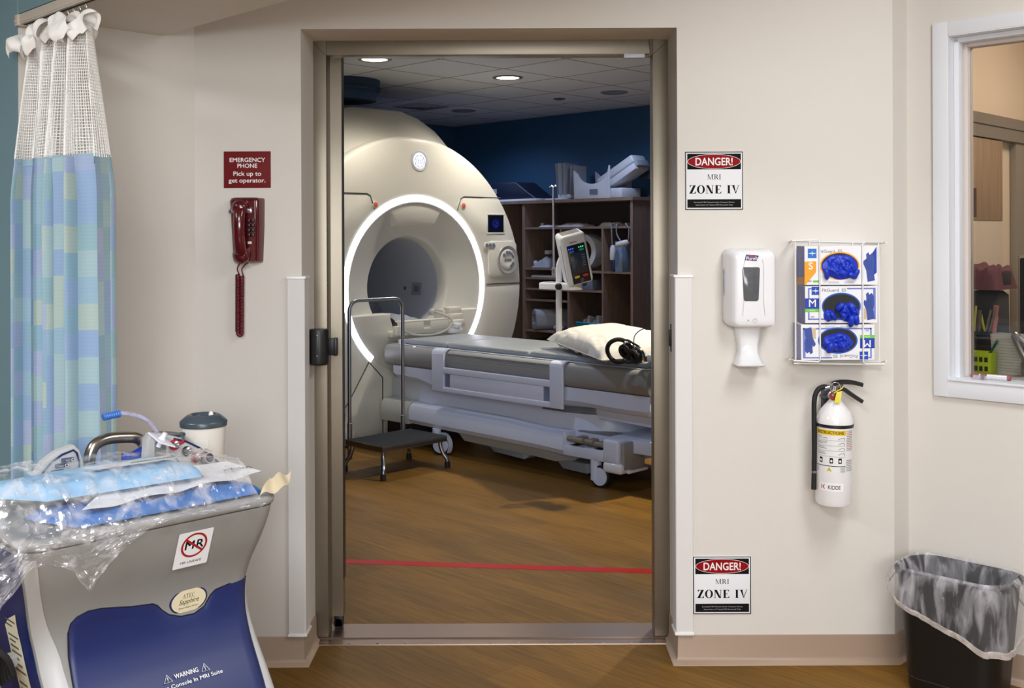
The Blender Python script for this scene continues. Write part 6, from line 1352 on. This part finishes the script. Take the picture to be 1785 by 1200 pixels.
# suction tube with filter
M_tube = film('clear_tube', (196, 192, 224), .5, .15)
tb = [Cp(a, b, -.40) for a, b in ((181, 727), (196, 723), (215, 721), (236, 724), (256, 733), (270, 748), (277, 762), (283, 775), (290, 790), (297, 812))]
MB().tube(smoothpath(tb, 6), .0062, 10).build('suction_tube', M_tube, ct)
m = MB(); Q0 = [Vector(Cp(a, b, -.40)) for a, b in ((179.5, 728), (194, 724.5), (209, 721.5))]
m.tube(smoothpath(Q0, 9), [.0085 + .0012 * (i % 2) for i in range(19)], 12).build('tube_cuff', mat('cuff_blue', (58, 110, 196), .35), ct)
fq = Vector(Cp(282, 767, -.335)); Mq = Tm(*fq) @ Rz(10) @ Rx(-18) @ Ry(20)
MB().prism([(-.034, -.022), (.026, -.022), (.034, .022), (-.026, .022)], -.002, .002, M=Mq, bev=.001).lathe([(.012, 0), (.006, .010), (.006, .02)], 12, M=Mq).lathe([(.006, -.02), (.006, -.01), (.012, 0)], 12, M=Mq).build('tube_filter', mat('filter_white', (224, 222, 236), .4), ct)
MB().prism(rrect(-.012, .012, -.010, .010, .004, 3), 0, .012, M=Tm(*Cp(218, 797, -.41)) @ Ry(80), bev=.002).box(-.012, .012, -.03, .03, -.015, .008, .005, M=Tm(*Cp(243, 788, -.405)) @ Rx(20)).build('blue_clip', M_blueprint, ct)
for sx in (-.40, .04):
    for sy in (-.50, -.09): MB().lathe([(0, -.012), (.045, -.012), (.05, 0), (.045, .012), (0, .012)], 20, M=Tm(sx, sy, .0505) @ Rx(90)).box(sx - .02, sx + .02, sy - .018, sy + .018, .09, .15).build('caster', M_rubber, ct)
for o in [c for c in ct.children if c.name.startswith(('console_shell',))]: pass

# ---------------------------------------------------------------- supplies on the console
def sup(name, label, cat, at_): return thing(name, label, cat, P0 + U * at_[0] + V * at_[1] + Vector((0, 0, at_[2])), ROT)
def bilin(c, s, t): a, b, d, e = [Vector(q) for q in c]; return (a * (1 - s) + b * s) * (1 - t) + (e * (1 - s) + d * s) * t
# corners run front-left, front-right, back-right, back-left, in console frame
def slabmesh(c, th, amp, seed, nu=46, nv=26, edge=.5):
    m = MB()
    def f(top):
        def g(s, t):
            p = bilin(c, s, t); ed = min(1, min(s, 1 - s) * 14) * min(1, min(t, 1 - t) * 9)
            w = noise.noise(Vector((p.x * 14, p.y * 11, seed))) + .6 * noise.noise(Vector((p.x * 40, p.y * 30, seed + 5)))
            return p + Vector((0, 0, (th * (ed ** edge) + amp * w * ed) if top else 0))
        return g
    m.grid(f(True), nu, nv); m.grid(f(False), nu, nv); return m
zD = .8715
cD = [Cz(146, 912, zD), Cz(463, 860, zD), Cz(440, 842, zD), Cz(118, 880, zD)]
cD = [(-.030, -.475, zD), (-.030, -.025, zD), (-.20, -.03, zD), (-.20, -.53, zD)]
dr = sup('wrapped_drape', 'folded deep blue drape in clear wrap lying along the console rim', 'drape', (0, 0, 0))
slabmesh(cD, .024, .007, 2.0).build('folded_cloth', mat('drape_blue', (44, 108, 182), .5, var=.06, vscale=25), dr, ang=70, weld=True)
sh_ = sup('instruction_sheet', 'white paper sheet with handwriting lying over the deep blue drape', 'paper', (0, 0, 0))
zS = .905
cS = [Cz(142, 893, zS), Cz(456, 824, zS), Cz(394, 804, zS), Cz(215, 822, zS)]
def sheet(c, wave, dz=0.0, th=.0006): 
    m = MB()
    m.grid(lambda s, t: bilin(c, s, t) + Vector((wave[0] * math.sin(s * wave[1]) * (1 - t), 0, .004 * math.sin(s * wave[1] + 1) * (1 - t) + dz + .003 * math.sin(s * 6.3) * t)), 60, 14); return m
sheet(cS, (.008, 19)).build('sheet', M_paper, sh_, ang=80)
hw_ = Vector(Cz(415, 817, zS + .004))
MB().text('Stapligat', .034, Tm(*hw_) @ Rz(90 + 180 - 8), shear=.25, width=.075).build('handwriting', M_ink, sh_)
pd = sup('absorbent_pads', 'stack of folded light blue absorbent pads inside a clear bag on the console', 'pads', (0, 0, 0))
zP = .915
cP = [Cz(140, 872, zP), Cz(352, 822, zP), Cz(255, 803, zP), Cz(28, 862, zP)]
cP = [(-.135, -.50, zP), (-.115, -.135, zP), (-.325, -.16, zP), (-.30, -.60, zP)]
slabmesh(cP, .030, .004, 6.0, edge=.35).build('folded_pads', mat('pad_blue', (142, 190, 228), .6, var=.03), pd, ang=70, weld=True)
c1 = [(-.20, -.36, zP + .034), (-.19, -.16, zP + .034), (-.24, -.17, zP + .034), (-.25, -.38, zP + .034)]
lbm = MB(); lbm.grid(lambda s, t: bilin(c1, s, t) + Vector((0, 0, .0035)), 8, 4); lbm.build('pad_label', mat('label_pinkwhite', (226, 222, 226), .6), pd)
c2 = [(-.213, -.27, zP + .0386), (-.206, -.16, zP + .0386), (-.216, -.16, zP + .0386), (-.223, -.27, zP + .0386)]
MB().grid(lambda s, t: bilin(c2, s, t), 4, 2).build('label_band', mat('label_green', (110, 176, 150), .6), pd)
tp = sup('tan_wrapper', 'creased tan and white wrapper corner sticking out at the right of the console', 'wrapper', (0, 0, 0))
cT = [Cz(452, 866, .874), Cz(503, 848, .885), Cz(507, 823, .905), Cz(470, 831, .905)]
MB().grid(lambda s, t: bilin(cT, s, t) + Vector((0, 0, .006 * math.sin(s * 9 + t * 4))), 14, 10).build('wrapper_sheet', mat('wrapper_tan', (206, 190, 160), .6, var=.18, vscale=18), tp, ang=80)
M_bag = film('clear_bag', (236, 236, 242), .26, .08, 1.0, (16, 22, 30), .42, .66, .35, 2.2)
bag = sup('plastic_bag', 'crumpled clear plastic bag draped over the left front corner of the console', 'plastic bag', (0, 0, 0))
def hang(y): return float(np.interp(y, [-.70, -.66, -.61, -.56, -.52, -.485, -.43, -.36, -.30, -.2, -.05], [.05, .085, .05, .05, .075, .125, .06, .022, .008, .004, .002]))
def bagf(s, t):
    y = -.685 + .62 * s; L_ = hang(y)
    zt2 = .970 - .025 * max(0, (y + .30) / .3) if y > -.60 else .970 - .055 * (-.60 - y) / .085
    xb, xe = -.32 + .10 * max(0, s - .3), .022
    if t < .55:
        f = t / .55; x = xb + (xe - xb) * f; z = zt2 - (.080 * max(0, (f - .62) / .38) ** 1.3)
    else:
        f = (t - .55) / .45; x = xe + .016 * math.sin(f * 1.8); z = zt2 - .080 - (L_ + .012) * f
    n1 = noise.noise(Vector((s * 13, t * 9, 1.0))); n2 = abs(noise.noise(Vector((s * 31, t * 22, 5.0)))); n3 = noise.noise(Vector((s * 60, t * 48, 2)))
    k = (.5 + .9 * max(0, 1 - s * 1.7)); h_ = .010 * n1 * k + .014 * n2 * k + .003 * n3
    return Vector((x + (h_ if t > .45 else 0) + .004 * n3, y + .010 * n1, z + (max(0.001, h_) if t <= .6 else h_ * .3)))
MB().grid(bagf, 110, 70).build('film', M_bag, bag, ang=25)

# ================================================================ WASTE BIN
bn = thing('waste_bin', 'black rounded waste bin standing in the corner below the window', 'bin', RW0 + U * 0.262 - V * 0.215, ROT)
def ring(w, d, z, r): return [(x, y, z) for x, y in rrect(-w, w, -d, d, r, 8)]
MB().loft([ring(.138, .088, .001, .06), ring(.146, .096, .012, .065), ring(.148, .098, .05, .066), ring(.176, .116, .375, .075), ring(.184, .124, .381, .08), ring(.186, .126, .398, .08), ring(.180, .120, .400, .078), ring(.172, .112, .385, .074), ring(.142, .092, .02, .06)]).build('bin_body', mat('bin_black', (16, 16, 17), .42, bump=.1, bscale=300), bn, ang=40)
MB().tube(ring(.1485, .0985, .052, .066), .0012, 5, closed=True).build('base_line', mat('bin_scuff', (44, 44, 46), .6), bn)
ln = thing('bin_liner', 'translucent white plastic liner folded over the rim of the black bin', 'bin liner', bn.location, ROT)
Nn = 132
base_ring = ring(.187, .127, .402, .081)
def along2(t): return along(base_ring, t % 1.0)
tl = []
def low(p):   # how far the cuff hangs below the rim: deepest at the near right corner
    g = (p.x / .19) * .55 + (-p.y / .13) * .45
    return .020 + .185 * max(0.0, min(1.0, (g + .75) / 1.55)) ** 1.15
m = MB(); rings = []
lev = [(-1, .16, .76), (-1, .10, .80), (-1, .04, .85), (-1, .012, .885), (0, .0, .955), (1, .06, 1.03), (1, .2, 1.05), (1, .4, 1.06), (1, .6, 1.075), (1, .8, 1.09), (1, .93, 1.10), (1, 1.0, 1.075), (1, .95, 1.06)]
for kind, f, sc_ in lev:
    rg_ = []
    for i in range(Nn):
        p = along2(i / Nn); q = Vector((p.x * sc_, p.y * sc_, p.z))
        w = noise.noise(Vector((p.x * 26, p.y * 26, f * 3 + kind))) * .010 + abs(noise.noise(Vector((p.x * 50, p.y * 50, f * 2)))) * .010
        if kind < 0: q.z -= f * 1.0; q.x *= 1 - .0; w *= -.7
        elif kind > 0:
            q.z -= low(p) * f + .010 * noise.noise(Vector((p.x * 18, p.y * 18, 3))) * f
        else: w = 0; q.z += .008
        d = Vector((p.x, p.y, 0)).normalized()
        if kind > 0: w = abs(w)
        rg_.append(q + d * w * (1 if kind else 0) * min(1, f * 6))
    rings.append(rg_)
m.loft(rings, cap=False)
m.build('liner_film', film('liner_film', (226, 223, 230), .24, .3, .5, (26, 26, 7), .42, .72, .30, 2.4), ln, ang=60)
cuff = [rings[-2][i] for i in range(Nn)]
MB().loft([[p * 1.0 for p in rings[-3]], [p + Vector((0, 0, -.004)) for p in rings[-2]], [p + Vector((0, 0, .006)) for p in rings[-1]]], cap=False).build('liner_hem', film('liner_hem', (214, 206, 200), .75, .5, .3), ln, ang=80)

# ================================================================ BEHIND THE WINDOW
def Rw(px, py, d):
    p = onplane(px, py, V, RW0 + V * d); r = p - RW0; return (r.dot(U), d, p.z)
def rthing(name, label, cat, x, d, z, group=None): return thing(name, label, cat, RW0 + U * x + V * d + Vector((0, 0, z)), ROT, group)
rframe('wall_office', MB().box(-.10, 4.2, 1.75, 1.85, 0, 2.7), mat('office_wall', (226, 204, 180), .6), smooth=False, kind='structure')
rframe('wall_office_side', MB().box(-.14, -.075, .142, 1.85, 0, 2.7), MATS['office_wall'], smooth=False, kind='structure')
rframe('ceiling_office', MB().box(-.14, 4.2, .142, 1.85, 2.7, 2.75), mat('office_ceiling', (220, 210, 198), .8), smooth=False, kind='structure')
def Sd(px, py, x=-.045):
    p = onplane(px, py, U, RW0 + U * x); r = p - RW0; return (r.dot(V), p.z)
da, zu0 = Sd(1690, 191, -.03); _, zu1 = Sd(1690, 211, -.03); _, zu2 = Sd(1690, 234, -.03)
rframe('trim_1', MB().box(-.0748, -.030, .15, 1.745, zu1, zu0, .002).box(-.0748, -.036, .15, 1.745, zu2, zu1, .001), mat('bulkhead_grey', (128, 118, 108), .5), smooth=False, kind='structure')
dB, zq = Sd(1747, 385); dC, _ = Sd(1772, 385); _, ztp = Sd(1690, 236)
kb = rthing('wall_cabinet', 'tall tan wood-grain cabinet with pale lower door seen through the window', 'cabinet', -.0745, .2, .0)
MB().box(0, .027, 0, dB - .2, 0, zu2 - .004).build('carcass', mat('cabinet_pale', (206, 190, 172), .5), kb)
MB().box(.0272, .032, 0, dB - .2, zq, zu2 - .004, .001).build('upper_door', M_cab, kb)
MB().box(.0272, .032, 0, dB - .2, .02, zq - .004, .001).build('lower_door', MATS['cabinet_pale'], kb)
MB().box(.0322, .040, .50, .512, zq + .012, zq + .13).build('pull', mat('pull_brown', (92, 52, 34), .4), kb)
cl_ = rthing('partition_panel', 'grey panel beside the tan cabinet behind the window', 'panel', -.0745, dC, 0)
MB().box(0, .03, 0, .40, .0005, 1.9, .004).build('panel_board', mat('panel_taupe', (138, 126, 112), .6), cl_); MB().box(.031, .034, .02, .38, 1.0, 1.4, .006).build('panel_inset', mat('panel_taupe2', (150, 138, 124), .6), cl_)
xc, _, zc_ = Rw(1750, 690, 1.2)
dk = rthing('desk', 'white desk top behind the window sill', 'desk', 0, .36, .955)
MB().box(-.035, 2.2, -.15, .32, 0, .03, .003).build('desk_top', mat('desk_white', (222, 218, 214), .45), dk); MB().box(0, .03, -.10, .28, -.955, 0).box(2.0, 2.03, -.10, .28, -.955, 0).build('desk_frame', M_steel, dk)
zt_d = .9856
D_ = .36
def ondesk(px, py, d, name, label, cat, group=None):
    x, _, z = Rw(px, py, d); return rthing(name, label, cat, x, d, zt_d, group), x
hd_, hx_ = ondesk(1708, 640, .42, 'desk_caddy', 'black desk caddy crammed with clips behind the window', 'caddy')
MB().box(-.05, .05, -.030, .030, .0005, .14, .006).box(-.055, -.035, -.032, .032, .0005, .25, .004).build('caddy_body', M_black, hd_)
random.seed(11)
for k in range(7):
    x_, y_ = -.02 + .012 * k, random.uniform(-.02, .02)
    MB().tube([(x_, y_, .13), (x_ + random.uniform(-.02, .03), y_, .19 + random.uniform(0, .05))], .0045, 6).build('binder_clip', M_satin if k % 3 else mat('clip_yellow', (220, 214, 40), .4), hd_)
MB().tube([(.05, 0, .13), (.062, 0, .24)], .010, 8).build('pink_cap', mat('cap_pink', (206, 120, 124), .4), hd_)
gb, _ = ondesk(1722, 650, .26, 'green_basket', 'lime green pierced plastic basket behind the window', 'basket')
gb.location = gb.location - U * .012 - V * .02; gb.scale = (.76, .76, .95)
m = MB(); m.loft([[(x * 1.0, y, .001) for x, y in rrect(-.055, .055, -.04, .04, .01, 3)], [(x * 1.06, y * 1.06, .085) for x, y in rrect(-.055, .055, -.04, .04, .01, 3)], [(x * 1.09, y * 1.09, .088) for x, y in rrect(-.055, .055, -.04, .04, .01, 3)], [(x * .98, y * .98, .08) for x, y in rrect(-.055, .055, -.04, .04, .01, 3)], [(x * .94, y * .94, .006) for x, y in rrect(-.055, .055, -.04, .04, .01, 3)]]).build('basket_body', mat('lime_plastic', (196, 220, 30), .4), gb, ang=40)
for k in range(4):
    for r_ in range(2): MB().box(-.045 + k * .024, -.031 + k * .024, -.0445 - r_ * .0018, -.040, .018 + r_ * .034, .036 + r_ * .034).build('basket_hole', M_dark, gb)
pn = rthing('green_pen', 'dark green pen leaning in the lime basket', 'pen', gb.location.x * 0 + Rw(1722, 650, .26)[0], .26, zt_d)
MB().tube([(-.03, 0, .016), (.03, 0, .115)], .0045, 8).build('pen_barrel', mat('pen_green', (10, 96, 74), .4), pn); MB().lathe([(0, 0), (.0052, 0), (.0052, .012), (0, .014)], 10, M=Tm(.03, 0, .115) @ Ry(31)).build('pen_cap', mat('pen_green2', (14, 120, 92), .4), pn)
wc, _ = ondesk(1763, 645, .32, 'white_container', 'white lined paper container behind the window', 'container')
MB().loft([[(x * k, y * k, z) for x, y in rrect(-.058, .058, -.045, .045, .012, 4)] for z, k in ((.001, .9), (.145, 1.05), (.145, .98), (.01, .84))]).build('container_body', mat('container_white', (214, 210, 206), .6), wc, ang=40)
for k in range(12): MB().box(-.050 - k * .0004, .050 + k * .0004, -.0425 - .00052 * k - .0006, -.041 - .0005 * k, .014 + k * .0105, .0155 + k * .0105).build('rule_line', mat('line_grey', (180, 178, 176), .6), wc)
mk, mx_ = Rw(1737, 653, .10), 0
mk = rthing('marker_pen', 'white marker with red cap lying on the window sill', 'marker', Rw(1737, 655, .05)[0], .05, .9965)
MB().lathe([(0, -.055), (.008, -.055), (.008, .035), (0, .035)], 16, M=Tm(0, 0, .0085) @ Rz(4) @ Ry(90)).build('barrel', M_white, mk)
MB().lathe([(0, -.085), (.0055, -.084), (.0085, -.045), (.0085, -.03), (0, -.03)], 16, M=Tm(0, 0, .0085) @ Rz(4) @ Ry(90)).lathe([(0, .035), (.0084, .035), (.0084, .046), (0, .046)], 16, M=Tm(0, 0, .0085) @ Rz(4) @ Ry(90)).build('red_cap', mat('marker_red', (186, 20, 34), .35), mk)
sy = rthing('syringe', 'clear syringe lying in front of the marker on the window sill', 'syringe', Rw(1728, 660, .02)[0], .02, .9965)
MB().lathe([(0, -.06), (.007, -.06), (.007, .05), (0, .05)], 14, M=Tm(0, 0, .0075) @ Ry(90)).build('syringe_barrel', film('syringe_clear', (220, 220, 226), .35, .1), sy); MB().lathe([(0, -.035), (.006, -.035), (.006, -.025), (0, -.025)], 14, M=Tm(0, 0, .0075) @ Ry(90)).build('plunger', M_rubber, sy)
ma = rthing('monitor_stand', 'brushed metal hinged stand at the right edge of the window', 'stand', Rw(1782, 648, .215)[0] + .012, .215, zt_d)
ma.scale = (.8, .8, .8)
MB().box(-.05, .06, -.05, .05, .0005, .012, .003).box(-.02, .03, -.025, .025, .01, .085, .02).build('stand_base', M_satin, ma)
MB().tube([(.015, 0, .06), (-.045, 0, .19), (-.05, 0, .20)], [.022, .020, .012], 10).tube([(-.045, 0, .19), (.03, 0, .13), (.09, 0, .16)], .012, 10).build('hinged_link', M_satin, ma)
mo = rthing('monitor', 'dark monitor at the right edge of the window', 'monitor', Rw(1796, 520, .40)[0] + .04, .40, zt_d)
MB().box(-.075, .30, -.01, .02, .13, .42, .006).box(-.0, .2, -.06, .06, .0005, .012, .003).box(.08, .12, .0, .02, .012, .2).build('monitor_case', M_black, mo); MB().box(-.062, .29, -.0115, -.0102, .142, .41).build('screen', mat('screen_black', (10, 12, 16), .15), mo)
bgx, _, bgz = Rw(1722, 505, .55)
ch = rthing('document_bag', 'dark upright bag on the desk below the burgundy jacket', 'bag', bgx, .55, zt_d)
MB().loft([[(x * k, y * k, z) for x, y in rrect(-.062, .062, -.08, .08, .03, 4)] for z, k in ((.0005, .95), (.05, 1), (bgz - zt_d - .02, .96), (bgz - zt_d - .004, .7))]).build('bag_body', mat('bag_charcoal', (42, 42, 46), .7, bump=.4, bscale=40), ch, ang=60)
MB().box(-.012, .012, -.094, -.088, .02, .15, .003).build('bag_strap', mat('strap_grey', (78, 78, 82), .6), ch)
jk = rthing('jacket', 'crumpled burgundy jacket heaped on the dark bag behind the window', 'jacket', bgx, .55, bgz + .001)
_, _, jt = Rw(1722, 463, .55); jh = jt - bgz
MB().grid(lambda s, t: Vector(((s - .5) * .150, (t - .5) * .22, .002 + jh * min(1, 3.2 * (max(0, math.sin(math.pi * s)) * max(0, math.sin(math.pi * t))) ** .6) * (.86 + .34 * noise.noise(Vector((s * 5, t * 4, 3)))) + .012 * abs(noise.noise(Vector((s * 11, t * 8, 8)))) * math.sin(math.pi * s) * math.sin(math.pi * t))), 30, 26).build('jacket_cloth', mat('burgundy_cloth', (112, 66, 74), .85), jk, ang=80)
MB().box(.03, .075, -.05, .05, .01, jh * .8, .012).build('collar', mat('dark_collar', (52, 44, 48), .8), jk)
bin2 = rthing('grey_bag', 'dark grey bag and cables on the desk behind the container', 'bag', Rw(1768, 590, .58)[0] + .10, .58, zt_d)
MB().grid(lambda s, t: Vector(((s - .5) * .22 + .05, (t - .5) * .14, .001 + .20 * (max(0, math.sin(math.pi * s)) * max(0, math.sin(math.pi * t))) ** .5 * (1 + .3 * noise.noise(Vector((s * 5, t * 4, 4)))))), 24, 14).build('bag_cloth', mat('bag_grey', (92, 90, 90), .7), bin2, ang=70)
for k in range(5): MB().tube(smoothpath([(-.05 + .02 * k, -.06, .15), (.0 + .03 * k, -.08, .22 + .01 * k), (.10, -.09, .19 - .02 * k), (.2, -.07, .16 + .015 * k)], 6), .005, 6).build('cable', M_rubber, bin2)
